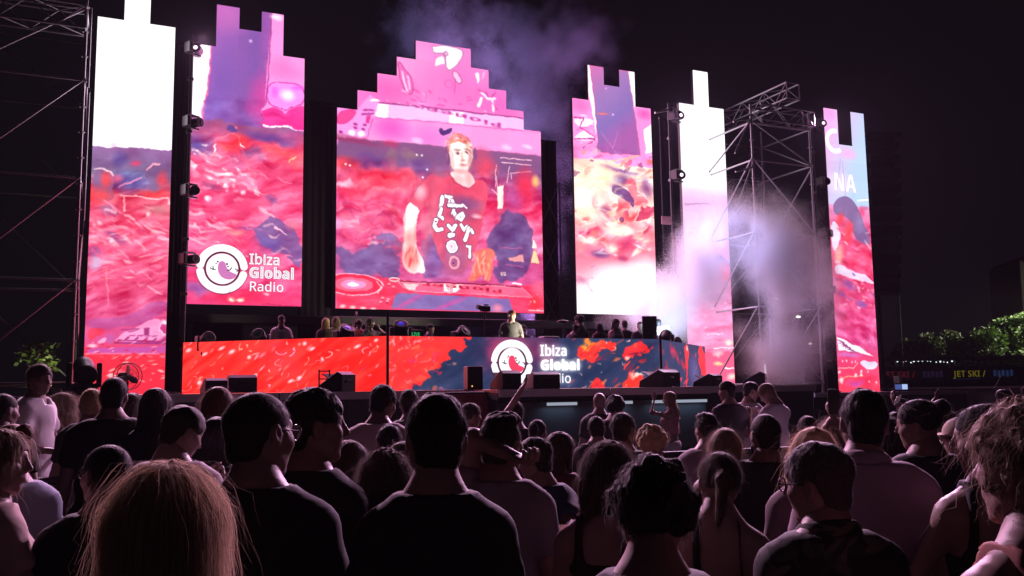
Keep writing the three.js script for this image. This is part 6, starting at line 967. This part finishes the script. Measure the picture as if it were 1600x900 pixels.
  { label: 'person in crop top and pale shorts dancing alone before the stage', at: [0.15, 9.46], h: 1.67, y0: 2.541, a: -62, look: -80, fem: 1, lod: 'far', hair: ['long', 'light', 0.3], top: tee(0.4, 0.2, 0.2, { sleeve: 0, hem: 1.08 }), pants: { hem: 0.62, color: [0.5, 0.46, 0.5] }, armL: [-0.125, 1.546, 9.434, 0.8], armR: 'bent' },
  { label: 'person raising a bent arm right of the mauve polo', at: [-1.15, 14.82], h: 1.49, y0: 2.311, a: 0, lod: 'far', hair: ['short', 'black'], top: tee(0.04, 0.035, 0.04), armR: [-1.321, 1.603, 14.976, 0.5] },
  { label: 'person waving a hand behind the white sunglasses', at: [-1.38, 15.38], h: 1.52, y0: 2.279, a: 10, lod: 'far', hair: ['short', 'dark'], top: tee(0.04, 0.035, 0.04), armL: [-1.510, 1.620, 15.555, 0.1] },
  { label: 'distant person in dark top passing before the grey wall', at: [3.58, 12.34], h: 1.64, y0: 2.213, a: 60, look: 80, lod: 'far', hair: ['short', 'black'], top: tee(0.048, 0.036, 0.042) },
  { label: 'person in white tee on the barrier step, turned towards the camera', at: [-8.05, 12.31], h: 2.00, y0: -3.073, y: 0.22, a: 118, look: 140, skin: 'mid', hair: ['short', 'brown'], top: tee(0.72, 0.68, 0.72, { loose: 0.014, hem: 0.8 }), pants: { hem: 0.5, color: [0.02, 0.02, 0.024] }, armR: 'bent', armL: 'bent' },
  { label: 'person in pale yellowish dress beside the white tee on the step', at: [-7.88, 11.81], h: 1.77, y0: -3.096, a: -50, look: -70, fem: 1, hair: ['long', 'light', 0.2], skin: 'mid', top: tee(0.4, 0.36, 0.2, { dress: 1, hem: 0.5, sleeve: 0 }), armL: 'bent' },
];
const made = {};
for (const p of people) { if (p.y) p.h -= p.y; if (p.look === undefined && p.lod !== 'near') p.look = (p.a || 0) + rr(-28, 28); p.tip = p.tip ?? rr(-0.11, 0.11); p.nod = p.nod ?? rr(-0.06, 0.12); made[p.label] = person(p); }
function inHand(label, key, reach) { const t = made[label]; t.updateMatrixWorld(true); return t.localToWorld(t.wrist[key].at.clone().addScaledVector(t.wrist[key].along, reach)).toArray(); }

// people on the stage
const crew = 'people on the stage';
const onStage = [
  { label: 'person with headphones and dark tee playing behind the decks', at: [0.07, 3.85], y: 1.72, h: 1.65, y0: 2.718, a: 178, look: 140, nod: 0.22, lod: 'mid', hair: ['short', 'auburn'], headphones: true, top: tee(0.03, 0.03, 0.035), armL: 'bent', armR: 'bent' },
  { label: 'person in white shirt standing at the left wing of the booth', at: [-4.27, 1.60], y: 1.72, h: 1.63, y0: 2.974, a: 176, look: 160, lod: 'far', skin: 'mid', hair: ['short', 'black'], top: tee(0.6, 0.57, 0.62) },
  { label: 'person with back turned on stage, left of a pair by the blue lamp', at: [-3.48, 2.30], y: 1.72, h: 1.54, y0: 2.926, a: 10, fem: 1, lod: 'far', hair: ['long', 'blonde', 0.34], top: tee(0.12, 0.072, 0.072) },
  { label: 'person with back turned on stage, right of a pair by the blue lamp', at: [-3.24, 2.20], y: 1.72, h: 1.58, y0: 2.915, a: -8, fem: 1, lod: 'far', hair: ['long', 'light', 0.34], top: tee(0.3, 0.2, 0.18) },
  { label: 'person in dark top turning with one arm out behind the booth', at: [-2.56, 2.40], y: 1.72, h: 1.55, y0: 2.878, a: 120, look: 80, fem: 1, lod: 'far', hair: ['long', 'dark', 0.2], top: tee(0.036, 0.024, 0.03), armL: 'face', armR: 'side' },
  { label: 'person in orange raising an arm behind the blue lamps', at: [-2.54, 1.40], y: 1.72, h: 1.60, y0: 2.890, a: 40, fem: 1, lod: 'far', hair: ['knot', 'brown'], top: tee(0.4, 0.14, 0.06), armL: 'high' },
  { label: 'person in black on stage right of the green sign', at: [-1.15, 2.20], y: 1.72, h: 1.45, y0: 2.810, a: 100, lod: 'far', hair: ['short', 'black'], top: tee(...BLACK) },
  { label: 'person in dark red low behind the monitor box right of the decks', at: [0.76, 3.00], y: 1.72, h: 1.41, y0: 2.704, a: 160, lod: 'far', skin: 'mid', hair: ['short', 'brown'], top: tee(0.06, 0.03, 0.03) },
  { label: 'person in purple-black top stretching an arm, right of the decks', at: [2.11, 3.10], y: 1.72, h: 1.65, y0: 2.641, a: -60, lod: 'far', hair: ['curly', 'black', 0], top: tee(0.03, 0.018, 0.03), armR: 'side' },
  { label: 'person in dark purple bending low right of the decks', at: [1.65, 3.30], y: 1.72, h: 1.42, y0: 2.656, a: 60, lean: 0.5, lod: 'far', hair: ['short', 'black'], top: tee(0.036, 0.018, 0.036) },
  { label: 'person in dark red tee, middle of the right-hand stage group', at: [2.68, 3.00], y: 1.72, h: 1.49, y0: 2.618, a: -20, fem: 1, lod: 'far', hair: ['long', 'black', 0.2], top: tee(0.096, 0.036, 0.042) },
  { label: 'person in black tank top facing out in the right-hand stage group', at: [3.25, 2.80], y: 1.72, h: 1.62, y0: 2.599, a: 160, look: 130, fem: 1, lod: 'far', hair: ['long', 'black', 0.26], top: tee(0.03, 0.03, 0.035, { sleeve: 0 }) },
  { label: 'person in dark tee right of the green lamp on stage', at: [3.98, 2.70], y: 1.72, h: 1.57, y0: 2.572, a: 170, lod: 'far', hair: ['buzz', 'dark'], top: tee(0.03, 0.03, 0.035) },
  { label: 'person with back turned before the white glare on stage', at: [3.86, 2.20], y: 1.72, h: 1.63, y0: 2.589, a: 0, lod: 'far', hair: ['short', 'dark'], top: tee(0.03, 0.024, 0.036) },
  { label: 'person in plum tank top beside the dark panel at the booth corner', at: [4.16, 3.20], y: 1.72, h: 1.59, y0: 2.552, a: -30, lod: 'far', skin: 'mid', hair: ['short', 'black'], top: tee(0.06, 0.03, 0.054, { sleeve: 0 }) },
];
for (const p of onStage) { p.group = crew; person(p); }
{ const t = thing('green_lamp', 'small round lamp glowing green in the right-hand stage group', 'lamp', [2.95, riserY, 4.35]); mesh('shade_lamp', new THREE.SphereGeometry(0.1, 16, 10, 0, 6.283, 0, 1.6).translate(0, 0.05, 0), new THREE.MeshStandardMaterial({ color: 0x051005, emissive: rgb(0.05, 0.75, 0.12), emissiveIntensity: 1 }), t); mesh('base', new THREE.CylinderGeometry(0.1, 0.11, 0.05, 16).translate(0, 0.025, 0), gearBlack, t); }
{ // clip lamp that lights the DJ
  const l = new THREE.SpotLight(rgb(1, 0.86, 0.62), 60, 0, 0.6, 0.5); l.position.set(0.9, 3.02, 4.6); l.target.position.set(0.1, 3.2, 3.85); l.shadow.radius = 3; l.castShadow = true; l.name = 'clip_lamp_light'; scene.add(l, l.target);
}
// things in hands
{ const t = thing('plastic_cup', 'amber plastic cup held up by the person in navy shirt', 'cup', [-5.727, 1.103, 17.228]); mesh('cup_wall', new THREE.CylinderGeometry(0.045, 0.034, 0.12, 24, 1, true), new THREE.MeshPhysicalMaterial({ color: rgb(0.95, 0.75, 0.6), roughness: 0.3, transmission: 0.6, thickness: 0, side: THREE.DoubleSide }), t); mesh('drink', new THREE.CylinderGeometry(0.042, 0.034, 0.09, 24).translate(0, -0.012, 0), new THREE.MeshPhysicalMaterial({ color: rgb(0.8, 0.3, 0.08), roughness: 0.1, transmission: 0.7, thickness: 0.05 }), t); mesh('rim', new THREE.TorusGeometry(0.045, 0.002, 6, 24).rotateX(Math.PI / 2).translate(0, 0.06, 0), std(0.8, 0.7, 0.65, 0.3), t); }
function phone(label, p, turn, tiltX, glow) { const t = thing('mobile_phone', label, 'phone', p, turn, 'phones in hands'); mesh('case', new RoundedBoxGeometry(0.076, 0.155, 0.009, 3, 0.004).rotateX(tiltX), std(0.03, 0.03, 0.035, 0.3), t); mesh('screen', new THREE.PlaneGeometry(0.07, 0.145).translate(0, 0, 0.0052).rotateX(tiltX), new THREE.MeshStandardMaterial({ color: 0x020203, roughness: 0.1, emissive: rgb(...glow), emissiveIntensity: 1 }), t); }
phone('lit phone in hand of the black tank top near right edge', inHand('person in black tank top facing left, holding a phone near right edge', 'L', 0.1), 0.5, -0.9, [0.35, 0.38, 0.5]);
phone('dark phone held up left of the mauve polo shirt', [-3.327, 1.632, 16.336], 2.7, 0, [0.02, 0.02, 0.03]);

// ---------------------------------------------------------------- mixing tower behind the audience, barriers, background
{
  const t = thing('mixing_tower', 'scaffold mixing tower with two wash lights behind the audience', 'tower', [-10, 0, 38.5]);
  for (const x of [-4.5, 4.5]) for (const z of [-0.5, 2.2]) mesh('post', bar(V(x, 0, z), V(x, 6.8, z), 0.05), aluDull, t);
  mesh('cross_bar', bar(V(-5, 6.6, -0.6), V(5, 6.6, -0.6), 0.05), aluDull, t);
  const lit = new THREE.MeshStandardMaterial({ color: 0x111111, emissive: rgb(0.8, 0.62, 0.9), emissiveIntensity: 2 });
  for (const [x, z] of [[-3.5, -1.5], [3.5, 0]]) { const h = mesh('wash_light_housing', rbox(2.5, 0.6, 0.3, x, 6.2, z + 0.2), gearBlack, t); mesh('wash_light_face', box(2.4, 0.5, 0.02, x, 6.2, z + 0.04), lit, h); }
}
function barrier(label, x, z, turn, n, group) {       // crowd barrier: top rail, kick plate, sheet of vertical bars, step behind
  const t = thing('crowd_barrier', label, 'barrier', [x, 0, z], turn, group);
  mesh('top_rail', bar(V(-0.5, 1.1, 0), V(0.5, 1.1, 0), 0.03, 10), aluDull, t); mesh('front_sheet', rbox(0.97, 0.98, 0.012, 0, 0.58, 0.0, 0.004), std(0.22, 0.17, 0.2, 0.5, 0.4), t);
  for (const s of [-1, 1]) { mesh('upright', bar(V(s * 0.485, 0.02, 0), V(s * 0.485, 1.1, 0), 0.022), aluDull, t); mesh('brace', bar(V(s * 0.46, 0.95, -0.02), V(s * 0.46, 0.24, -0.75), 0.02), aluDull, t); }
  mesh('step_plate', box(0.97, 0.03, 0.62, 0, 0.205, -0.45), aluDull, t); mesh('step_riser', box(0.97, 0.19, 0.02, 0, 0.095, -0.77), aluDull, t); mesh('foot_plate', box(0.97, 0.008, 0.9, 0, 0.006, 0.5), aluDull, t);
}
for (let i = 0; i < 12; i++) barrier(`aluminium crowd barrier section, number ${i + 1} counting from the left edge`.replace(/number (\d+) counting/, (_, k) => ['first', 'second', 'third', 'fourth', 'fifth', 'sixth', 'seventh', 'eighth', 'ninth', 'tenth', 'eleventh', 'twelfth'][k - 1] + ' counting'), -9.6 + i * 1.0, 12.9 + i * 0.09, -0.09, i, 'barrier along the stage front');
{ // polished counter behind the barrier that mirrors the red LED wall
  const t = thing('bar_counter', 'narrow counter with polished top mirroring the red LED wall', 'counter', [-7.7, 0, 10.6], 0.12); mesh('counter_top', rbox(2.6, 0.03, 0.35, 0, 1.085, 0, 0.008), std(0.85, 0.8, 0.8, 0.16, 1), t); mesh('front_board', box(2.5, 1.06, 0.04, 0, 0.535, 0.08), panelBlack, t); for (const x of [-1.2, 1.2]) mesh('leg', box(0.06, 1.06, 0.2, x, 0.53, -0.05), panelBlack, t);
}
// grey wall, kiosk with sign, trees, building, lamps at right
{
  const plaster = noiseTexture(256, (x, y) => 0.62 + 0.5 * (fbm(x * 6, y * 6, 3, 5) - 0.5)), pm = plaster.clone(); pm.colorSpace = THREE.SRGBColorSpace; pm.repeat.set(5, 1);
  const t = thing('plaster_wall', 'low grey plastered wall behind the crowd at right', 'wall', [16.2, 0, 3.2], -0.42); mesh('wall', box(12, 1.52, 0.25, 0, 0.76, 0), new THREE.MeshStandardMaterial({ color: rgb(0.5, 0.46, 0.48), map: pm, roughness: 0.9, bumpMap: plaster, bumpScale: 0.01 }), t); mesh('coping', rbox(12.05, 0.07, 0.32, 0, 1.555, 0), std(0.36, 0.34, 0.36, 0.9), t);
}
function signBoard(w, h, draw) { const c = canvas(512, Math.round(512 * h / w)), g = c.getContext('2d'); draw(g, c.width, c.height); const x = new THREE.CanvasTexture(c); x.colorSpace = THREE.SRGBColorSpace; return x; }
{
  const t = thing('kiosk', 'dark rental kiosk with JET SKI banners behind the wall', 'kiosk', [17.6, 0, -0.9], -0.42);
  mesh('booth', box(7.4, 2.2, 2.2, 0, 1.1, 0), std(0.03, 0.03, 0.034, 0.8), t); mesh('roof', box(7.8, 0.08, 2.7, 0, 2.52, 0.1), std(0.12, 0.12, 0.13, 0.6), t); for (const x of [-3.6, 3.6]) mesh('roof_post', bar(V(x, 0, 1.3), V(x, 2.48, 1.3), 0.04), aluDull, t);
  const words = (a, ca, cb) => signBoard(2.2, 0.5, (g, w, h) => { g.fillStyle = '#0b0a10'; g.fillRect(0, 0, w, h); g.font = `bold ${h * 0.56}px sans-serif`; g.fillStyle = ca; g.fillText(a, 12, h * 0.72); g.fillStyle = cb; for (let i = 0; i < 5; i++) g.fillRect(w * 0.64 + i * w * 0.065, h * (0.3 + 0.04 * (i % 2)), w * 0.045, h * 0.4); g.fillRect(12, h * 0.84, w * 0.4, 3); });
  for (const [x, tx, e] of [[-0.95, words('JET SKI /', '#8c2632', '#3a2c50'), 0.2], [1.35, words('JET SKI /', '#d8c630', '#3a66a8'), 0.12]]) mesh('banner_sign', box(2.1, 0.5, 0.03, x, 2.0, 1.16), [0, 1, 2, 3, 4, 5].map((k) => (k === 4 ? new THREE.MeshStandardMaterial({ map: tx, roughness: 0.7, emissive: 0xffffff, emissiveMap: tx, emissiveIntensity: e }) : blackMatte)), t);
}
function leafTree(name, label, category, pos, trunk, crownR, crownY, n, leaf, col) {
  const t = thing(name, label, category, pos); const tg = [];
  tg.push(new THREE.CylinderGeometry(trunk * 0.6, trunk, crownY, 10).translate(0, crownY / 2, 0));
  for (let i = 0; i < 7; i++) { const a = rr(0, 6.28), q = V(Math.cos(a) * crownR[0] * 0.6, crownY + rr(0.1, 0.7) * crownR[1], Math.sin(a) * crownR[2] * 0.6); tg.push(bar(V(0, crownY * 0.85, 0), q, trunk * 0.25)); }
  mesh('trunk', tg, std(0.08, 0.06, 0.045, 0.95), t);
  const pos2 = [], idx = [], cl = []; for (let i = 0; i < 26; i++) { const a = rr(0, 6.28), b = rr(-0.7, 1), r = Math.sqrt(1 - b * b) * rr(0.55, 1); cl.push([Math.cos(a) * r * crownR[0], b * crownR[1] * rr(0.6, 1), Math.sin(a) * r * crownR[2], rr(0.22, 0.42)]); }
  for (let i = 0; i < n; i++) { const [cx, cy, cz, cr] = cl[(rnd() * cl.length) | 0], m = Math.min(crownR[0], crownR[1]) * cr * 1.5; let d = V(rr(-1, 1), rr(-1, 1), rr(-1, 1)); d.normalize().multiplyScalar(m * Math.cbrt(rnd())); const p = V(cx, cy + crownY + crownR[1] * 0.6, cz).add(d), ax = V(rr(-1, 1), rr(-0.6, 0.8), rr(-1, 1)).normalize(), sd = ax.clone().cross(V(rr(-1, 1), rr(-1, 1), rr(-1, 1))).normalize(), L = leaf * rr(0.6, 1.3), b = pos2.length / 3;
    for (const [u0, v0] of [[0, 0], [0.45, 0.3], [1, 0], [0.45, -0.3]]) { const q = p.clone().addScaledVector(ax, u0 * L).addScaledVector(sd, v0 * L); pos2.push(q.x, q.y, q.z); } idx.push(b, b + 1, b + 2, b, b + 2, b + 3); }
  const g = new THREE.BufferGeometry(); g.setAttribute('position', new THREE.Float32BufferAttribute(pos2, 3)); g.setIndex(idx); g.computeVertexNormals();
  mesh('crown', g, new THREE.MeshPhysicalMaterial({ color: rgb(...col), roughness: 0.7, transmission: 0.35, thickness: 0, side: THREE.DoubleSide }), t);
}
leafTree('clipped_tree', 'dim clipped green tree above the kiosk, left of two', 'tree', [24.9, 0, -6.6], 0.16, [1.6, 0.85, 1.4], 2.3, 14000, 0.17, [0.07, 0.12, 0.03]);
leafTree('clipped_tree', 'bright lit green tree at the right picture edge', 'tree', [28.0, 0, -5.0], 0.18, [2.2, 1.15, 1.7], 2.3, 20000, 0.18, [0.08, 0.17, 0.03]);
leafTree('potted_plant', 'small leafy green plant behind the stage at far left', 'plant', [-8.85, 1.72, 0.7], 0.02, [0.34, 0.32, 0.3], 0.5, 300, 0.12, [0.12, 0.2, 0.03]);
{ // small garden lamp below the plant
  const t = thing('garden_lamp', 'small garden lamp shining up into the plant at far left', 'lamp', [-8.6, 1.72, 1.3]); mesh('spike', bar(V(0, 0, 0), V(0, 0.12, 0), 0.012), blackMetal, t); mesh('lamp_head', new THREE.CylinderGeometry(0.035, 0.025, 0.07, 12).translate(0, 0.15, 0), gearBlack, t); mesh('lamp_glass', new THREE.SphereGeometry(0.026, 10, 6).translate(0, 0.19, 0), new THREE.MeshStandardMaterial({ color: 0x222222, emissive: rgb(1, 0.9, 0.6), emissiveIntensity: 2 }), t);
  const l = new THREE.SpotLight(rgb(1, 0.92, 0.6), 2.4, 0, 0.9, 0.6); l.position.set(-8.6, 1.95, 1.3); l.target.position.set(-8.85, 2.5, 0.7); l.shadow.radius = 2; l.castShadow = true; l.name = 'garden_lamp_light'; scene.add(l, l.target);
}
{
  const t = thing('pale_building', 'dim pale building with slanted gable high at the right edge', 'building', [52.6, 0.8, -17.6], -0.6); const wall = std(0.22, 0.21, 0.2, 0.9);
  mesh('wall', new THREE.ExtrudeGeometry(outline([[-4, 0], [5, 0], [5, 7.6], [0.5, 7.0], [-3.9, 9.2]]), { depth: 6, bevelEnabled: false }).translate(0, 0, -6), wall, t); mesh('roof', box(9.4, 0.2, 6.4).rotateZ(-0.22).translate(1, 8.4, -3), std(0.15, 0.1, 0.08, 0.9), t);
  for (const x of [-1.2, 1.4]) { const w = mesh('window', box(1, 1.3, 0.1, x, 5.6, 0.02), std(0.03, 0.03, 0.035, 0.2), t); mesh('window_frame', [box(1.12, 0.07, 0.14, x, 6.28, 0.03), box(1.12, 0.07, 0.14, x, 4.92, 0.03), box(0.06, 1.3, 0.14, x, 5.6, 0.035)], std(0.3, 0.28, 0.26, 0.8), w); }
}
const bulb = (i, c = [1, 0.93, 0.8]) => new THREE.MeshStandardMaterial({ color: 0x222222, emissive: rgb(...c), emissiveIntensity: i });
function streetLamp(label, x, y, z, glow, lightPower, r = 0.16, aim) { const t = thing('street_lamp', label, 'street lamp', [x, 0, z], 0, 'street lamps in the background'); mesh('mast', bar(V(0, 0, -0.6), V(0, y, -0.6), 0.06), blackMetal, t); mesh('arm', bar(V(0, y, -0.6), V(0, y + 0.12, 0), 0.035), blackMetal, t); mesh('lamp_glass', new THREE.SphereGeometry(r, 14, 10).scale(1.3, 0.55, 1).translate(0, y, 0), bulb(glow), t); if (lightPower) { const l = new THREE.SpotLight(rgb(1, 0.9, 0.7), lightPower, 0, 1.0, 0.6); l.position.set(x, y - 0.12, z); l.target.position.set(...aim); l.shadow.radius = 8; l.castShadow = true; l.name = 'street_lamp_light'; scene.add(l, l.target); } }
streetLamp('street lamp behind the right scaffold, upper of three', 23.3, 6.07, -14.6, 2.5, 0, 0.07); streetLamp('street lamp behind the right scaffold, brightest of three', 24.4, 5.15, -14.3, 3, 0, 0.11); streetLamp('street lamp behind the right scaffold, lowest of three', 22.2, 3.6, -11.2, 2.5, 0, 0.07);
streetLamp('street lamp glinting at the top of the pale building', 45.5, 8.9, -14.2, 4, 30, 0.2, [49, 5, -19]); streetLamp('street lamp lighting the green trees from the right', 29.4, 5.6, -3.2, 4, 300, 0.14, [26, 2.6, -6.4]);
{
  const t = thing('fairy_lights', 'string of small white lights below the left tree', 'fairy lights', [22.6, 0, -5.2], -0.42); mesh('cord', new THREE.TubeGeometry(new THREE.CatmullRomCurve3([V(-1.2, 2.62, 0), V(-0.5, 2.56, 0), V(0.3, 2.6, 0), V(1.2, 2.66, 0)]), 20, 0.008, 4), blackMetal, t); for (let i = 0; i < 14; i++) mesh('bulb', new THREE.SphereGeometry(rr(0.018, 0.04), 8, 6).translate(-1.1 + i * 0.17 + rr(-0.04, 0.04), 2.55 + rr(-0.03, 0.07), 0.02), bulb(1.4, [0.8, 0.95, 1]), t); for (const x of [-1.2, 1.2]) mesh('post', bar(V(x, 0, 0), V(x, 2.66, 0), 0.02), blackMetal, t);
}
{ const t = thing('flag_pole', 'thin bare pole rising beside the kiosk', 'pole', [19.3, 0, -3.4]); mesh('mast', bar(V(0, 0, 0), V(0.06, 5.2, 0), 0.03), aluDull, t); mesh('base', new THREE.CylinderGeometry(0.1, 0.14, 0.2, 12).translate(0, 0.1, 0), aluDull, t); }

// ---------------------------------------------------------------- smoke: a dense drift of tiny droplets
const wisp = (() => {                 // a tuft of 700 droplets, denser in the middle
  const n = 700, p = new Float32Array(n * 9); let k = 0;
  for (let i = 0; i < n; i++) { const g = () => (rnd() + rnd() + rnd() + rnd() - 2) * 0.17, x = g(), y = g(), z = g(), s = 0.003 * rr(0.6, 1.4); for (let j = 0; j < 3; j++) { p[k++] = x + rr(-s, s); p[k++] = y + rr(-s, s); p[k++] = z + rr(-s, s); } }
  const q = new THREE.BufferGeometry(); q.setAttribute('position', new THREE.BufferAttribute(p, 3)); return q;
})();
function smoke(name, label, blobs, n, color, offset) {
  const at = [], tot = blobs.reduce((s, b) => s + b[6], 0); let tries = 0;
  while (at.length < n && tries++ < n * 12) {
    let q = rnd() * tot, b; for (b of blobs) { q -= b[6]; if (q <= 0) break; }
    const g = () => (rnd() + rnd() + rnd() - 1.5) * 0.9, x = b[0] + g() * b[3], y = b[1] + g() * b[4], z = b[2] + g() * b[5];
    const d = fbm(x * 1.3 + offset, y * 1.1, z * 1.3, 3) + 0.6 * fbm(x * 3.6, y * 2.8 + offset, z * 3.6, 3); if (d < 0.58 + rnd() * 0.22) continue;
    at.push([x, y, z]);
  }
  const m = new THREE.InstancedMesh(wisp, new THREE.MeshPhysicalMaterial({ color: rgb(...color), roughness: 1, specularIntensity: 0, transmission: 0.5, thickness: 0, side: THREE.DoubleSide }), at.length), M = new THREE.Matrix4(), Q = new THREE.Quaternion(), E = new THREE.Euler();
  at.forEach(([x, y, z], i) => { const s = rr(0.7, 1.5); m.setMatrixAt(i, M.compose(V(x, y, z), Q.setFromEuler(E.set(rr(0, 6), rr(0, 6), rr(0, 6))), V(s, s, s))); });
  m.name = name; m.userData.kind = 'stuff'; tag(m, label, 'smoke'); scene.add(m);
}
smoke('smoke_plume', 'thick pale lilac smoke rising before the right tall screen', [[6.6, 5.6, 3.3, 1.3, 0.9, 0.6, 0.6], [5.9, 4.6, 2.6, 0.8, 1.2, 0.5, 0.7], [7.7, 4.9, 3.5, 1.0, 1.3, 0.6, 1.1], [7.5, 3.5, 3.4, 1.3, 1.3, 0.6, 1.0], [7.6, 2.4, 3.5, 0.9, 0.8, 0.5, 0.7], [5.3, 3.7, 2.0, 0.8, 1.0, 0.4, 0.8], [4.5, 3.3, 1.9, 0.9, 0.6, 0.3, 0.5], [8.6, 4.0, 3.6, 0.9, 1.4, 0.5, 0.8]], 9500, [0.92, 0.92, 0.95], 0);
smoke('smoke_drift', 'faint purple smoke drifting up behind the pyramid screen', [[1.4, 12.0, -2.6, 2.2, 1.3, 1.4, 1], [3.2, 11.2, -2.4, 2.0, 1.9, 1.2, 1.2], [3.6, 9.2, -1.8, 1.2, 2.4, 0.8, 1.1], [3.3, 5.6, -1.4, 0.7, 2.4, 0.6, 0.8], [4.8, 12.4, -2.6, 1.7, 1.2, 1.2, 0.8]], 5200, [0.85, 0.85, 0.9], 11);

for (const [x, c, p, l] of [[1.3, [0.4, 0.38, 1], 330, 'blue uplight hidden behind the pyramid screen'], [3.1, [0.75, 0.32, 1], 480, 'purple uplight behind the gap right of the pyramid screen']]) {
  const t = thing('uplight', l, 'stage light', [x, 1.76, -1.9]); mesh('can', new THREE.CylinderGeometry(0.12, 0.1, 0.3, 16).translate(0, 0.15, 0), gearBlack, t); mesh('lamp_face', new THREE.CylinderGeometry(0.1, 0.1, 0.01, 16).translate(0, 0.306, 0), bulb(2, c), t); mesh('yoke', bar(V(-0.16, 0, 0), V(0.16, 0, 0), 0.015), blackMetal, t);
  const s = new THREE.SpotLight(rgb(...c), p, 0, 0.42, 0.6); s.position.set(x, 2.1, -1.9); s.target.position.set(x + 0.5, 12, -2.4); s.shadow.radius = 4; s.castShadow = true; s.name = 'uplight_beam'; scene.add(s, s.target);
}
scene.fog = new THREE.FogExp2(0xf4e8ff, 0.00042);
renderer.render(scene, camera);
